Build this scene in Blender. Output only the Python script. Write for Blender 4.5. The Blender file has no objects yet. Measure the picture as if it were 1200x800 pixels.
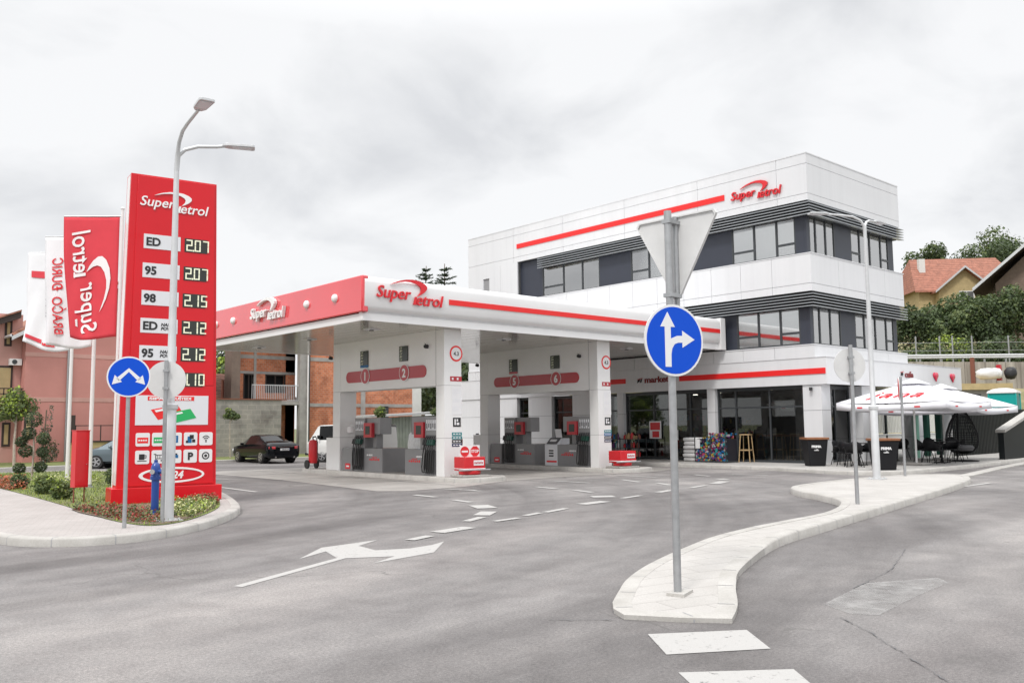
import bpy, math, random
from mathutils import Matrix, Vector
R = math.radians
sc = bpy.context.scene
col = sc.collection
# ------------------------------------------------------------------ camera
AZ, PITCH, ROLL, F = 48.3327, 5.4235, -0.5641, 1031.35
a, p, r = R(AZ), R(PITCH), R(ROLL)
fw = Vector((math.cos(a)*math.cos(p), math.sin(a)*math.cos(p), math.sin(p)))
rt = Vector((math.sin(a), -math.cos(a), 0)); up = rt.cross(fw)
rt2 = rt*math.cos(r)+up*math.sin(r); up2 = -rt*math.sin(r)+up*math.cos(r)
cd = bpy.data.cameras.new("camera"); cam = bpy.data.objects.new("camera", cd); col.objects.link(cam)
cd.sensor_width = 36; cd.lens = 36*F/1200; cd.clip_end = 2000; cd.clip_start = 0.05
cam.matrix_world = Matrix(((rt2.x, up2.x, -fw.x, 0), (rt2.y, up2.y, -fw.y, 0), (rt2.z, up2.z, -fw.z, 1.55), (0, 0, 0, 1)))
sc.camera = cam
# ------------------------------------------------------------------ sky and sun
SUN_EL, SUN_AZ = 52, 205
w = bpy.data.worlds.new("World"); sc.world = w; w.use_nodes = True
nt = w.node_tree; N = nt.nodes; L = nt.links; N.clear()
out = N.new('ShaderNodeOutputWorld'); bg = N.new('ShaderNodeBackground'); bg.inputs[1].default_value = 0.1
sky = N.new('ShaderNodeTexSky'); sky.sky_type = 'NISHITA'; sky.sun_disc = False
sky.sun_elevation = R(SUN_EL); sky.sun_rotation = R(90-SUN_AZ)
tc = N.new('ShaderNodeTexCoord'); sx = N.new('ShaderNodeSeparateXYZ'); L.new(tc.outputs['Generated'], sx.inputs[0])
def mth(op, a_, b_=None, c_=None, clamp=False, tree=nt):
    n = tree.nodes.new('ShaderNodeMath'); n.operation = op; n.use_clamp = clamp
    for i, v in enumerate((a_, b_, c_)):
        if v is None: continue
        if isinstance(v, (int, float)): n.inputs[i].default_value = v
        else: tree.links.new(v, n.inputs[i])
    return n.outputs[0]
# clouds laid on a flat layer: direction / (height + offset)
den = mth('ADD', mth('MAXIMUM', sx.outputs[2], 0.0), 0.42)
cx = mth('DIVIDE', sx.outputs[0], den); cy = mth('DIVIDE', sx.outputs[1], den)
cmb = N.new('ShaderNodeCombineXYZ'); L.new(cx, cmb.inputs[0]); L.new(cy, cmb.inputs[1]); cmb.inputs[2].default_value = 8.3
n1 = N.new('ShaderNodeTexNoise'); n1.inputs['Scale'].default_value = 3.6; n1.inputs['Detail'].default_value = 10; n1.inputs['Roughness'].default_value = 0.52
n1.inputs['Distortion'].default_value = 0.35; L.new(cmb.outputs[0], n1.inputs['Vector'])
n2 = N.new('ShaderNodeTexNoise'); n2.inputs['Scale'].default_value = 1.5; n2.inputs['Detail'].default_value = 3; L.new(cmb.outputs[0], n2.inputs['Vector'])
mixn = mth('ADD', mth('MULTIPLY', n1.outputs[0], 0.62), mth('MULTIPLY', n2.outputs[0], 0.38))
cr = N.new('ShaderNodeValToRGB'); L.new(mixn, cr.inputs[0])
cr.color_ramp.elements[0].position = 0.33; cr.color_ramp.elements[0].color = (0.64, 0.65, 0.67, 1)
cr.color_ramp.elements[1].position = 0.51; cr.color_ramp.elements[1].color = (0.835, 0.84, 0.85, 1)
e = cr.color_ramp.elements.new(0.435); e.color = (0.765, 0.772, 0.785, 1)
# an overcast sky is brighter overhead than near the horizon
zen = mth('MULTIPLY_ADD', mth('POWER', mth('MAXIMUM', mth('SUBTRACT', sx.outputs[2], 0.42), 0.0), 1.0), 3.0, 1.0)
cl = N.new('ShaderNodeVectorMath'); cl.operation = 'SCALE'; L.new(cr.outputs[0], cl.inputs[0]); L.new(mth('MULTIPLY', zen, 10.0), cl.inputs['Scale'])
mx = N.new('ShaderNodeMix'); mx.data_type = 'RGBA'; mx.inputs['Factor'].default_value = 0.96
L.new(sky.outputs[0], mx.inputs[6]); L.new(cl.outputs[0], mx.inputs[7]); L.new(mx.outputs[2], bg.inputs[0]); L.new(bg.outputs[0], out.inputs[0])
sd = bpy.data.lights.new("sun", 'SUN'); sd.energy = 1.5; sd.angle = R(10); sd.color = (1, 0.965, 0.92)
so = bpy.data.objects.new("sun", sd); col.objects.link(so)
sv = Vector((math.cos(R(SUN_AZ))*math.cos(R(SUN_EL)), math.sin(R(SUN_AZ))*math.cos(R(SUN_EL)), math.sin(R(SUN_EL))))
so.rotation_euler = sv.to_track_quat('Z', 'Y').to_euler(); so.location = (0, 0, 60)
vs = sc.view_settings; vs.view_transform = 'Standard'; vs.look = 'None'; vs.gamma = 1; vs.exposure = 0.22; vs.use_curve_mapping = False
sc.cycles.max_bounces = 8; sc.cycles.transparent_max_bounces = 24

# ------------------------------------------------------------------ materials
MT = {}
def mat(name, c, rough=0.6, metal=0.0, var=0.0, vscale=3.0, bump=0.0, bscale=40.0, coat=0.0, emit=0.0, spec=0.5, dirt=0.0):
    if name in MT: return MT[name]
    m = bpy.data.materials.new(name); m.use_nodes = True; t = m.node_tree; b = t.nodes['Principled BSDF']
    b.inputs['Base Color'].default_value = (*c, 1); b.inputs['Roughness'].default_value = rough; b.inputs['Metallic'].default_value = metal
    b.inputs['Coat Weight'].default_value = coat; b.inputs['Specular IOR Level'].default_value = spec; b.inputs['Coat Roughness'].default_value = 0.08
    if emit: b.inputs['Emission Color'].default_value = (*c, 1); b.inputs['Emission Strength'].default_value = emit
    if var or bump:
        g = t.nodes.new('ShaderNodeNewGeometry')
        if var:
            nz = t.nodes.new('ShaderNodeTexNoise'); nz.inputs['Scale'].default_value = vscale; nz.inputs['Detail'].default_value = 6; nz.inputs['Roughness'].default_value = 0.62
            t.links.new(g.outputs['Position'], nz.inputs['Vector'])
            rp = t.nodes.new('ShaderNodeValToRGB'); t.links.new(nz.outputs[0], rp.inputs[0])
            rp.color_ramp.elements[0].position = 0.3; rp.color_ramp.elements[1].position = 0.7
            rp.color_ramp.elements[0].color = (*[max(0, x*(1-var)) for x in c], 1); rp.color_ramp.elements[1].color = (*[min(1, x*(1+var)) for x in c], 1)
            t.links.new(rp.outputs[0], b.inputs['Base Color'])
        if bump:
            nb = t.nodes.new('ShaderNodeTexNoise'); nb.inputs['Scale'].default_value = bscale; nb.inputs['Detail'].default_value = 4
            t.links.new(g.outputs['Position'], nb.inputs['Vector'])
            bm_ = t.nodes.new('ShaderNodeBump'); bm_.inputs['Strength'].default_value = bump; bm_.inputs['Distance'].default_value = 0.01
            t.links.new(nb.outputs[0], bm_.inputs['Height']); t.links.new(bm_.outputs[0], b.inputs['Normal'])
    MT[name] = m; return m
def nn(t, k): return t.nodes.new(k)
def ramp(t, src, stops):
    rp = nn(t, 'ShaderNodeValToRGB'); t.links.new(src, rp.inputs[0]); es = rp.color_ramp.elements
    es[0].position, es[0].color = stops[0][0], (*stops[0][1], 1); es[1].position, es[1].color = stops[-1][0], (*stops[-1][1], 1)
    for q, c in stops[1:-1]: e_ = es.new(q); e_.color = (*c, 1)
    return rp.outputs[0]
def noise(t, vec, s, d=5, ro=0.55, dist=0.0):
    n_ = nn(t, 'ShaderNodeTexNoise'); n_.inputs['Scale'].default_value = s; n_.inputs['Detail'].default_value = d; n_.inputs['Roughness'].default_value = ro; n_.inputs['Distortion'].default_value = dist
    t.links.new(vec, n_.inputs['Vector']); return n_.outputs[0]
def mixc(t, f, a_, b_, mode='MIX'):
    m_ = nn(t, 'ShaderNodeMix'); m_.data_type = 'RGBA'; m_.blend_type = mode
    for s, v in ((m_.inputs['Factor'], f), (m_.inputs[6], a_), (m_.inputs[7], b_)):
        if isinstance(v, (int, float)): s.default_value = v
        elif isinstance(v, tuple): s.default_value = (*v, 1)
        else: t.links.new(v, s)
    return m_.outputs[2]
def newmat(name):
    m = bpy.data.materials.new(name); m.use_nodes = True; MT[name] = m; t = m.node_tree
    g = nn(t, 'ShaderNodeNewGeometry'); return m, t, t.nodes['Principled BSDF'], g.outputs['Position']
def mapv(t, pos, s=(1, 1, 1), rot=(0, 0, 0)):
    mp = nn(t, 'ShaderNodeMapping'); mp.inputs['Scale'].default_value = s; mp.inputs['Rotation'].default_value = rot; t.links.new(pos, mp.inputs[0]); return mp.outputs[0]
def bumpn(t, b, h, st, dist=0.01):
    bn = nn(t, 'ShaderNodeBump'); bn.inputs['Strength'].default_value = st; bn.inputs['Distance'].default_value = dist
    t.links.new(h, bn.inputs['Height']); t.links.new(bn.outputs[0], b.inputs['Normal'])
# asphalt: dusty worn grey with polished wheel tracks, patches, cracks and aggregate
m, t, b, pos = newmat('asphalt')
big = noise(t, mapv(t, pos, (0.5, 1.0, 1)), 0.16, 4, 0.6, 0.6)
mid = noise(t, pos, 1.7, 9, 0.68, 0.3); trk = noise(t, mapv(t, pos, (0.05, 0.75, 1), (0, 0, R(-22))), 1.0, 4, 0.6, 0.2)
fine = noise(t, pos, 38, 4, 0.75); grit = noise(t, pos, 130, 2, 0.8)
c = ramp(t, big, [(0.38, (0.160, 0.153, 0.153)), (0.5, (0.200, 0.193, 0.192)), (0.62, (0.244, 0.236, 0.234))])
c = mixc(t, 0.55, c, ramp(t, mid, [(0.3, (0.62, 0.60, 0.60)), (0.52, (0.98, 0.97, 0.97)), (0.72, (1.28, 1.26, 1.24))]), 'MULTIPLY')
c = mixc(t, 0.45, c, ramp(t, trk, [(0.35, (0.72, 0.70, 0.70)), (0.5, (1, 1, 1)), (0.68, (1.18, 1.17, 1.15))]), 'MULTIPLY')
c = mixc(t, 0.6, c, ramp(t, fine, [(0.34, (0.55, 0.55, 0.55)), (0.66, (1.42, 1.4, 1.38))]), 'MULTIPLY')
c = mixc(t, 0.6, c, ramp(t, grit, [(0.36, (0.5, 0.5, 0.5)), (0.64, (1.5, 1.48, 1.45))]), 'MULTIPLY')
v = nn(t, 'ShaderNodeTexVoronoi'); v.feature = 'DISTANCE_TO_EDGE'; v.inputs['Scale'].default_value = 0.17
wob = nn(t, 'ShaderNodeVectorMath'); wob.operation = 'ADD'; t.links.new(pos, wob.inputs[0])
wn = nn(t, 'ShaderNodeTexNoise'); wn.inputs['Scale'].default_value = 0.8; wn.inputs['Detail'].default_value = 5; t.links.new(pos, wn.inputs['Vector'])
ws = nn(t, 'ShaderNodeVectorMath'); ws.operation = 'SCALE'; ws.inputs['Scale'].default_value = 1.6; t.links.new(wn.outputs['Color'], ws.inputs[0]); t.links.new(ws.outputs[0], wob.inputs[1])
t.links.new(wob.outputs[0], v.inputs['Vector'])
def sweep(cx_, cy_, sc_, lo, hi, f_):
    sp_ = nn(t, 'ShaderNodeVectorMath'); sp_.operation = 'DISTANCE'; s2 = nn(t, 'ShaderNodeSeparateXYZ'); t.links.new(pos, s2.inputs[0]); cb_ = nn(t, 'ShaderNodeCombineXYZ'); t.links.new(s2.outputs[0], cb_.inputs[0]); t.links.new(s2.outputs[1], cb_.inputs[1])
    t.links.new(cb_.outputs[0], sp_.inputs[0]); sp_.inputs[1].default_value = (cx_, cy_, 0)
    k_ = nn(t, 'ShaderNodeCombineXYZ'); t.links.new(mth('MULTIPLY', sp_.outputs['Value'], sc_, tree=t), k_.inputs[0]); t.links.new(mth('MULTIPLY', s2.outputs[0], 0.05, tree=t), k_.inputs[1])
    return mixc(t, f_, c, ramp(t, noise(t, k_.outputs[0], 1.0, 5, 0.6), [(0.36, (lo, lo*.985, lo*.985)), (0.5, (1, 1, 1)), (0.64, (hi, hi*.99, hi*.98))]), 'MULTIPLY')
c = sweep(2.0, 23.0, 0.55, 0.66, 1.22, 0.8); c = sweep(14.0, -6.0, 0.5, 0.72, 1.2, 0.7)
crk = ramp(t, v.outputs['Distance'], [(0.0, (1, 1, 1)), (0.0022, (1, 1, 1)), (0.004, (0, 0, 0))])
crm = mixc(t, 1.0, crk, ramp(t, noise(t, pos, 0.35, 3), [(0.5, (0, 0, 0)), (0.58, (0.75, 0.75, 0.75))]), 'MULTIPLY')
c = mixc(t, crm, c, (0.10, 0.095, 0.09))
t.links.new(c, b.inputs['Base Color']); b.inputs['Roughness'].default_value = 0.82
bumpn(t, b, fine, 0.35, 0.006)
# paving stones of the left footway and of the island
def paver(name, c1, c2, mortar, bw, bh, rot, ms=0.012):
    m, t, b, pos = newmat(name)
    br = nn(t, 'ShaderNodeTexBrick'); br.inputs['Scale'].default_value = 1; br.inputs['Brick Width'].default_value = bw; br.inputs['Row Height'].default_value = bh
    br.inputs['Mortar Size'].default_value = ms; br.inputs['Color1'].default_value = (*c1, 1); br.inputs['Color2'].default_value = (*c2, 1); br.inputs['Mortar'].default_value = (*mortar, 1)
    t.links.new(mapv(t, pos, (1, 1, 1), (0, 0, R(rot))), br.inputs['Vector'])
    c = mixc(t, 0.5, br.outputs[0], ramp(t, noise(t, pos, 1.2, 6, 0.6), [(0.3, (0.8, 0.78, 0.76)), (0.7, (1.14, 1.13, 1.12))]), 'MULTIPLY')
    c = mixc(t, 0.4, c, ramp(t, noise(t, pos, 70, 3, 0.7), [(0.35, (0.75, 0.75, 0.75)), (0.65, (1.2, 1.2, 1.2))]), 'MULTIPLY')
    t.links.new(c, b.inputs['Base Color']); b.inputs['Roughness'].default_value = 0.85; bumpn(t, b, br.outputs['Fac'], -0.4, 0.006); return m
paver('paving_slabs', (0.43, 0.405, 0.39), (0.40, 0.375, 0.36), (0.31, 0.29, 0.28), 0.2, 0.1, 20, 0.004)
paver('island_slabs', (0.47, 0.455, 0.435), (0.44, 0.425, 0.405), (0.33, 0.315, 0.30), 0.6, 0.3, 15, 0.006)
paver('patio_slabs', (0.44, 0.43, 0.41), (0.40, 0.39, 0.375), (0.25, 0.24, 0.23), 0.4, 0.4, 0, 0.008)
# plain hollow-brick wall and rough block wall, in both wall directions
def brick(name, c1, c2, mortar, bw, bh, ms, stain):
    m, t, b, pos = newmat(name)
    s = nn(t, 'ShaderNodeSeparateXYZ'); t.links.new(pos, s.inputs[0]); cb = nn(t, 'ShaderNodeCombineXYZ')
    t.links.new(mth('ADD', s.outputs[0], s.outputs[1], tree=t), cb.inputs[0]); t.links.new(s.outputs[2], cb.inputs[1])
    br = nn(t, 'ShaderNodeTexBrick'); br.inputs['Scale'].default_value = 1; br.inputs['Brick Width'].default_value = bw; br.inputs['Row Height'].default_value = bh
    br.inputs['Mortar Size'].default_value = ms; br.inputs['Color1'].default_value = (*c1, 1); br.inputs['Color2'].default_value = (*c2, 1); br.inputs['Mortar'].default_value = (*mortar, 1)
    t.links.new(cb.outputs[0], br.inputs['Vector'])
    c = mixc(t, stain, br.outputs[0], ramp(t, noise(t, pos, 1.1, 8, 0.65, 0.5), [(0.3, (0.55, 0.5, 0.5)), (0.5, (1, 1, 1)), (0.72, (1.4, 1.35, 1.3))]), 'MULTIPLY')
    sp = ramp(t, noise(t, pos, 5, 6, 0.7), [(0.60, (0, 0, 0)), (0.68, (0.8, 0.8, 0.8))])
    c = mixc(t, mixc(t, 1.0, sp, (stain, stain, stain), 'MULTIPLY'), c, tuple(x*1.05 for x in mortar))
    t.links.new(c, b.inputs['Base Color']); b.inputs['Roughness'].default_value = 0.9; bumpn(t, b, br.outputs['Fac'], -0.6, 0.02); return m
brick('hollow_brick', (0.60, 0.22, 0.11), (0.46, 0.145, 0.07), (0.46, 0.30, 0.22), 0.25, 0.12, 0.010, 0.9)
brick('grey_block', (0.30, 0.285, 0.26), (0.25, 0.24, 0.22), (0.33, 0.31, 0.28), 0.5, 0.25, 0.02, 0.8)
# roof tiles: rows and ripples
def tiles(name, c0):
    m, t, b, pos = newmat(name)
    wv = nn(t, 'ShaderNodeTexWave'); wv.bands_direction = 'Z'; wv.inputs['Scale'].default_value = 1.2; wv.inputs['Distortion'].default_value = 0.4; t.links.new(pos, wv.inputs['Vector'])
    wx = nn(t, 'ShaderNodeTexWave'); wx.bands_direction = 'DIAGONAL'; wx.inputs['Scale'].default_value = 1.1; t.links.new(pos, wx.inputs['Vector'])
    c = mixc(t, 0.5, ramp(t, noise(t, pos, 2.5, 6, 0.7), [(0.3, tuple(x*0.65 for x in c0)), (0.7, tuple(x*1.35 for x in c0))]), ramp(t, wv.outputs[0], [(0.0, (0.45, 0.45, 0.45)), (0.4, (1, 1, 1)), (1, (1.15, 1.15, 1.15))]), 'MULTIPLY')
    t.links.new(c, b.inputs['Base Color']); b.inputs['Roughness'].default_value = 0.8; bumpn(t, b, wx.outputs[0], 0.8, 0.05); return m
tiles('roof_tiles', (0.33, 0.135, 0.09)); tiles('old_tiles', (0.33, 0.15, 0.10))
# grass
m, t, b, pos = newmat('lawn_base')
c = ramp(t, noise(t, pos, 1.3, 7, 0.7), [(0.3, (0.16, 0.145, 0.07)), (0.5, (0.16, 0.19, 0.06)), (0.7, (0.21, 0.26, 0.08))])
t.links.new(c, b.inputs['Base Color']); b.inputs['Roughness'].default_value = 0.95
m, t, b, pos = newmat('hill_ground')
c = ramp(t, noise(t, pos, 0.5, 8, 0.7), [(0.3, (0.11, 0.12, 0.05)), (0.5, (0.22, 0.20, 0.10)), (0.7, (0.36, 0.27, 0.15))])
t.links.new(c, b.inputs['Base Color']); b.inputs['Roughness'].default_value = 0.95; bumpn(t, b, noise(t, pos, 4, 6), 0.8, 0.1)
m, t, b, pos = newmat('far_ground')
c = ramp(t, noise(t, pos, 0.08, 8, 0.7), [(0.3, (0.10, 0.13, 0.05)), (0.7, (0.2, 0.19, 0.11))])
t.links.new(c, b.inputs['Base Color']); b.inputs['Roughness'].default_value = 0.95
m, t, b, pos = newmat('soil')
c = ramp(t, noise(t, pos, 9, 7, 0.7), [(0.3, (0.10, 0.07, 0.05)), (0.7, (0.30, 0.22, 0.16))])
t.links.new(c, b.inputs['Base Color']); b.inputs['Roughness'].default_value = 0.95; bumpn(t, b, noise(t, pos, 30, 6), 0.9, 0.03)
# worn road paint
def paint(name, lo, hi, c0, sc_=14, mx_=1.0):
    m, t, b, pos = newmat(name)
    f = ramp(t, noise(t, pos, sc_, 7, 0.7), [(lo, (0, 0, 0)), (hi, (mx_, mx_, mx_))])
    c = mixc(t, 0.0, c0, c0)
    c = mixc(t, 0.35, c, ramp(t, noise(t, pos, 160, 2, 0.8), [(0.35, (0.7, 0.7, 0.7)), (0.65, (1.15, 1.15, 1.15))]), 'MULTIPLY')
    t.links.new(c, b.inputs['Base Color']); b.inputs['Roughness'].default_value = 0.75
    tr = nn(t, 'ShaderNodeBsdfTransparent'); mi = nn(t, 'ShaderNodeMixShader'); t.links.new(f, mi.inputs[0]); t.links.new(tr.outputs[0], mi.inputs[1]); t.links.new(b.outputs[0], mi.inputs[2]); t.links.new(mi.outputs[0], t.nodes['Material Output'].inputs[0]); return m
paint('road_paint', 0.27, 0.41, (0.44, 0.43, 0.415)); paint('worn_paint', 0.30, 0.72, (0.42, 0.41, 0.40), 3.5, 0.8)
# poured concrete
m, t, b, pos = newmat('pad_concrete')
c = ramp(t, noise(t, pos, 0.5, 8, 0.65, 0.6), [(0.32, (0.26, 0.245, 0.23)), (0.5, (0.36, 0.34, 0.32)), (0.68, (0.43, 0.41, 0.385))])
c = mixc(t, 0.3, c, ramp(t, noise(t, pos, 90, 3, 0.7), [(0.35, (0.7, 0.7, 0.7)), (0.65, (1.2, 1.2, 1.2))]), 'MULTIPLY')
t.links.new(c, b.inputs['Base Color']); b.inputs['Roughness'].default_value = 0.6
m, t, b, pos = newmat('kerb')
c = ramp(t, noise(t, pos, 2.2, 8, 0.65), [(0.3, (0.38, 0.365, 0.34)), (0.6, (0.48, 0.465, 0.44)), (0.75, (0.52, 0.505, 0.48))])
c = mixc(t, 0.4, c, ramp(t, noise(t, pos, 60, 4, 0.7), [(0.35, (0.75, 0.74, 0.72)), (0.65, (1.12, 1.12, 1.12))]), 'MULTIPLY')
t.links.new(c, b.inputs['Base Color']); b.inputs['Roughness'].default_value = 0.85; bumpn(t, b, noise(t, pos, 60, 4), 0.3, 0.01)
# brushed retaining wall with vertical streaks
m, t, b, pos = newmat('retaining_concrete')
c = ramp(t, noise(t, mapv(t, pos, (1.6, 1.6, 0.12)), 1.0, 7, 0.7), [(0.3, (0.16, 0.14, 0.12)), (0.5, (0.34, 0.31, 0.27)), (0.7, (0.46, 0.43, 0.38))])
t.links.new(c, b.inputs['Base Color']); b.inputs['Roughness'].default_value = 0.9
# clear glass: see-through, with mirror reflection growing at grazing angles
def glassm(name, tint, base=0.06, k=1.0):
    m = bpy.data.materials.new(name); m.use_nodes = True; t = m.node_tree; t.nodes.clear(); MT[name] = m
    o = nn(t, 'ShaderNodeOutputMaterial'); mi = nn(t, 'ShaderNodeMixShader'); tr = nn(t, 'ShaderNodeBsdfTransparent'); gl = nn(t, 'ShaderNodeBsdfGlossy')
    tr.inputs[0].default_value = (*tint, 1); gl.inputs['Roughness'].default_value = 0.015; lw = nn(t, 'ShaderNodeFresnel'); lw.inputs[0].default_value = 1.5
    t.links.new(mth('MULTIPLY_ADD', lw.outputs[0], k, base, clamp=True, tree=t), mi.inputs[0]); t.links.new(tr.outputs[0], mi.inputs[1]); t.links.new(gl.outputs[0], mi.inputs[2]); t.links.new(mi.outputs[0], o.inputs[0])
glassm('shop_glass', (0.62, 0.64, 0.63), 0.03, 1.1); glassm('office_glass', (0.965, 0.985, 0.98), 0.48, 1.3); glassm('car_glass', (0.02, 0.022, 0.022), 0.015, 0.8)
# foliage
def leaf(name, c, tr=0.25):
    m = bpy.data.materials.new(name); m.use_nodes = True; t = m.node_tree; MT[name] = m; b = t.nodes['Principled BSDF']
    g = nn(t, 'ShaderNodeNewGeometry')
    cc = ramp(t, noise(t, g.outputs['Position'], 2.2, 3), [(0.3, tuple(x*0.7 for x in c)), (0.7, tuple(min(1, x*1.35) for x in c))])
    t.links.new(cc, b.inputs['Base Color']); b.inputs['Roughness'].default_value = 0.6
    ts = nn(t, 'ShaderNodeBsdfTranslucent'); t.links.new(cc, ts.inputs[0]); mi = nn(t, 'ShaderNodeMixShader'); mi.inputs[0].default_value = tr
    t.links.new(b.outputs[0], mi.inputs[1]); t.links.new(ts.outputs[0], mi.inputs[2]); t.links.new(mi.outputs[0], t.nodes['Material Output'].inputs[0])
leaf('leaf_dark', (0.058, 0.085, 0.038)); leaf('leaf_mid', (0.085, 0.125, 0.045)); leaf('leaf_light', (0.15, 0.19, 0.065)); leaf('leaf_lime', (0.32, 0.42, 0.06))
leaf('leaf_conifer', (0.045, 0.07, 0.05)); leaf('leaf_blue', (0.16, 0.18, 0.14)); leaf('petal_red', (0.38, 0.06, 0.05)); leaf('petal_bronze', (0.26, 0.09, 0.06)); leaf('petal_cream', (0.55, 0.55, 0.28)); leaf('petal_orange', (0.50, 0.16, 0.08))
mat('bark', (0.16, 0.12, 0.09), 0.9, var=0.4, vscale=8, bump=0.5); mat('bark_pale', (0.42, 0.36, 0.30), 0.9, var=0.3, vscale=8)
# paints and metals
m, t, b, pos = newmat('clad_white')
c = ramp(t, noise(t, mapv(t, pos, (2.2, 2.2, 0.10)), 1.6, 6, 0.65), [(0.3, (0.68, 0.685, 0.70)), (0.5, (0.71, 0.715, 0.73)), (0.7, (0.725, 0.73, 0.745))])
c = mixc(t, 0.5, c, ramp(t, noise(t, mapv(t, pos, (0.35, 0.35, 0.35)), 1.0, 2, 0.5), [(0.35, (0.93, 0.93, 0.94)), (0.65, (1.04, 1.04, 1.04))]), 'MULTIPLY')
t.links.new(c, b.inputs['Base Color']); b.inputs['Roughness'].default_value = 0.32
mat('clad_joint', (0.30, 0.30, 0.31), 0.8)
mat('canopy_white', (0.78, 0.78, 0.785), 0.28, var=0.03, vscale=0.9, coat=0.3); mat('portal_white', (0.80, 0.80, 0.795), 0.3, var=0.03, vscale=1.1, coat=0.3)
mat('ceiling_panel', (0.66, 0.63, 0.60), 0.14, metal=0.55, var=0.05, vscale=1.2)
mat('sign_red', (0.64, 0.003, 0.012), 0.3, spec=0.4, coat=0.25, var=0.04, vscale=0.8); mat('canopy_red', (0.76, 0.03, 0.045), 0.12, coat=1.0, spec=0.9, var=0.05, vscale=0.6)
mat('stripe_red', (0.80, 0.02, 0.02), 0.4); mat('logo_red', (0.68, 0.02, 0.03), 0.35); mat('band_red', (0.44, 0.018, 0.03), 0.3, coat=0.3); mat('barrier_red', (0.60, 0.012, 0.02), 0.4, coat=0.3, var=0.06)
mat('letter_white', (0.85, 0.85, 0.85), 0.4); mat('letter_black', (0.02, 0.02, 0.022), 0.5); mat('label_grey', (0.72, 0.73, 0.76), 0.3)
mat('anthracite', (0.036, 0.041, 0.058), 0.45, var=0.06, vscale=2); mat('louvre', (0.42, 0.44, 0.46), 0.35, metal=0.5); mat('louvre_dark', (0.025, 0.028, 0.032), 0.6); mat('frame_dark', (0.045, 0.05, 0.055), 0.4)
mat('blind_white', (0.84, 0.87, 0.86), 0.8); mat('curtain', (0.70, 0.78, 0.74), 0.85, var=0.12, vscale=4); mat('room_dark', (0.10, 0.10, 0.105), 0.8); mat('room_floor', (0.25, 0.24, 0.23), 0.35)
mat('zinc', (0.42, 0.43, 0.44), 0.42, metal=0.7, var=0.12, vscale=12); mat('zinc_pale', (0.62, 0.63, 0.64), 0.42, metal=0.35, var=0.06, vscale=6); mat('sign_back', (0.66, 0.66, 0.655), 0.45, metal=0.05, var=0.06, vscale=4)
mat('pole_white', (0.78, 0.77, 0.76), 0.3, coat=0.4); mat('sign_blue', (0.0, 0.075, 0.60), 0.45, spec=0.25); mat('sign_white', (0.78, 0.78, 0.79), 0.35)
mat('hydrant_blue', (0.005, 0.05, 0.26), 0.35, coat=0.4, var=0.1); mat('flag_white', (0.80, 0.80, 0.82), 0.8, var=0.03); mat('flag_red', (0.68, 0.05, 0.07), 0.75, var=0.05)
mat('pump_grey', (0.24, 0.24, 0.245), 0.35, coat=0.2, var=0.05); mat('pump_dark', (0.10, 0.10, 0.105), 0.4); mat('rubber', (0.018, 0.018, 0.018), 0.55); mat('nozzle_green', (0.008, 0.05, 0.035), 0.45)
mat('screen', (0.03, 0.035, 0.03), 0.2); mat('digit', (0.86, 0.87, 0.66), 0.5, emit=0.12); mat('wrap', (0.62, 0.63, 0.63), 0.25, var=0.12, vscale=10, bump=1.0, bscale=14); mat('pink_wall', (0.55, 0.25, 0.22), 0.85, var=0.08, vscale=0.6); mat('pink_light', (0.58, 0.33, 0.29), 0.85, var=0.08, vscale=0.9)
mat('pink_dark', (0.45, 0.16, 0.14), 0.85); mat('wood_dark', (0.045, 0.032, 0.028), 0.7); mat('concrete', (0.36, 0.345, 0.325), 0.9, var=0.2, vscale=2); mat('plaster_white', (0.66, 0.66, 0.64), 0.8, var=0.05)
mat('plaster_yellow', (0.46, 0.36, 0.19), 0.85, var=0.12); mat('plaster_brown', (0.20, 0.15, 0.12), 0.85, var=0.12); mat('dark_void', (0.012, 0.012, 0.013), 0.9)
mat('car_black', (0.004, 0.005, 0.007), 0.12, coat=0.12, spec=0.25); mat('car_grey', (0.12, 0.16, 0.18), 0.3, metal=0.4, coat=0.8); mat('van_white', (0.72, 0.72, 0.70), 0.35, coat=0.5); mat('tail_red', (0.45, 0.01, 0.02), 0.2, coat=1.0); mat('chrome', (0.7, 0.7, 0.7), 0.15, metal=1.0); mat('rim', (0.5, 0.5, 0.51), 0.3, metal=0.8)
mat('umbrella', (0.80, 0.80, 0.84), 0.8, var=0.02); mat('furniture', (0.012, 0.012, 0.014), 0.6, spec=0.25); mat('furniture_grey', (0.10, 0.10, 0.105), 0.7); mat('wood', (0.42, 0.29, 0.15), 0.6, var=0.2, vscale=9); mat('bin_wood', (0.26, 0.11, 0.05), 0.6, var=0.2, vscale=9)
mat('teal', (0.0, 0.36, 0.33), 0.35, coat=0.3); mat('green_panel', (0.25, 0.55, 0.42), 0.5); mat('black_panel', (0.012, 0.015, 0.016), 0.5, spec=0.25); mat('tarp_white', (0.72, 0.72, 0.72), 0.6, var=0.08, vscale=3, bump=0.8, bscale=5); mat('tarp_black', (0.02, 0.02, 0.022), 0.5, bump=0.8, bscale=6)
mat('fence_white', (0.62, 0.62, 0.58), 0.5); mat('corrugated', (0.34, 0.37, 0.34), 0.5, metal=0.2, var=0.1); mat('text_maroon', (0.20, 0.015, 0.02), 0.4); mat('heart_red', (0.65, 0.01, 0.06), 0.35, coat=0.5); mat('rust', (0.22, 0.08, 0.05), 0.8)
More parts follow.
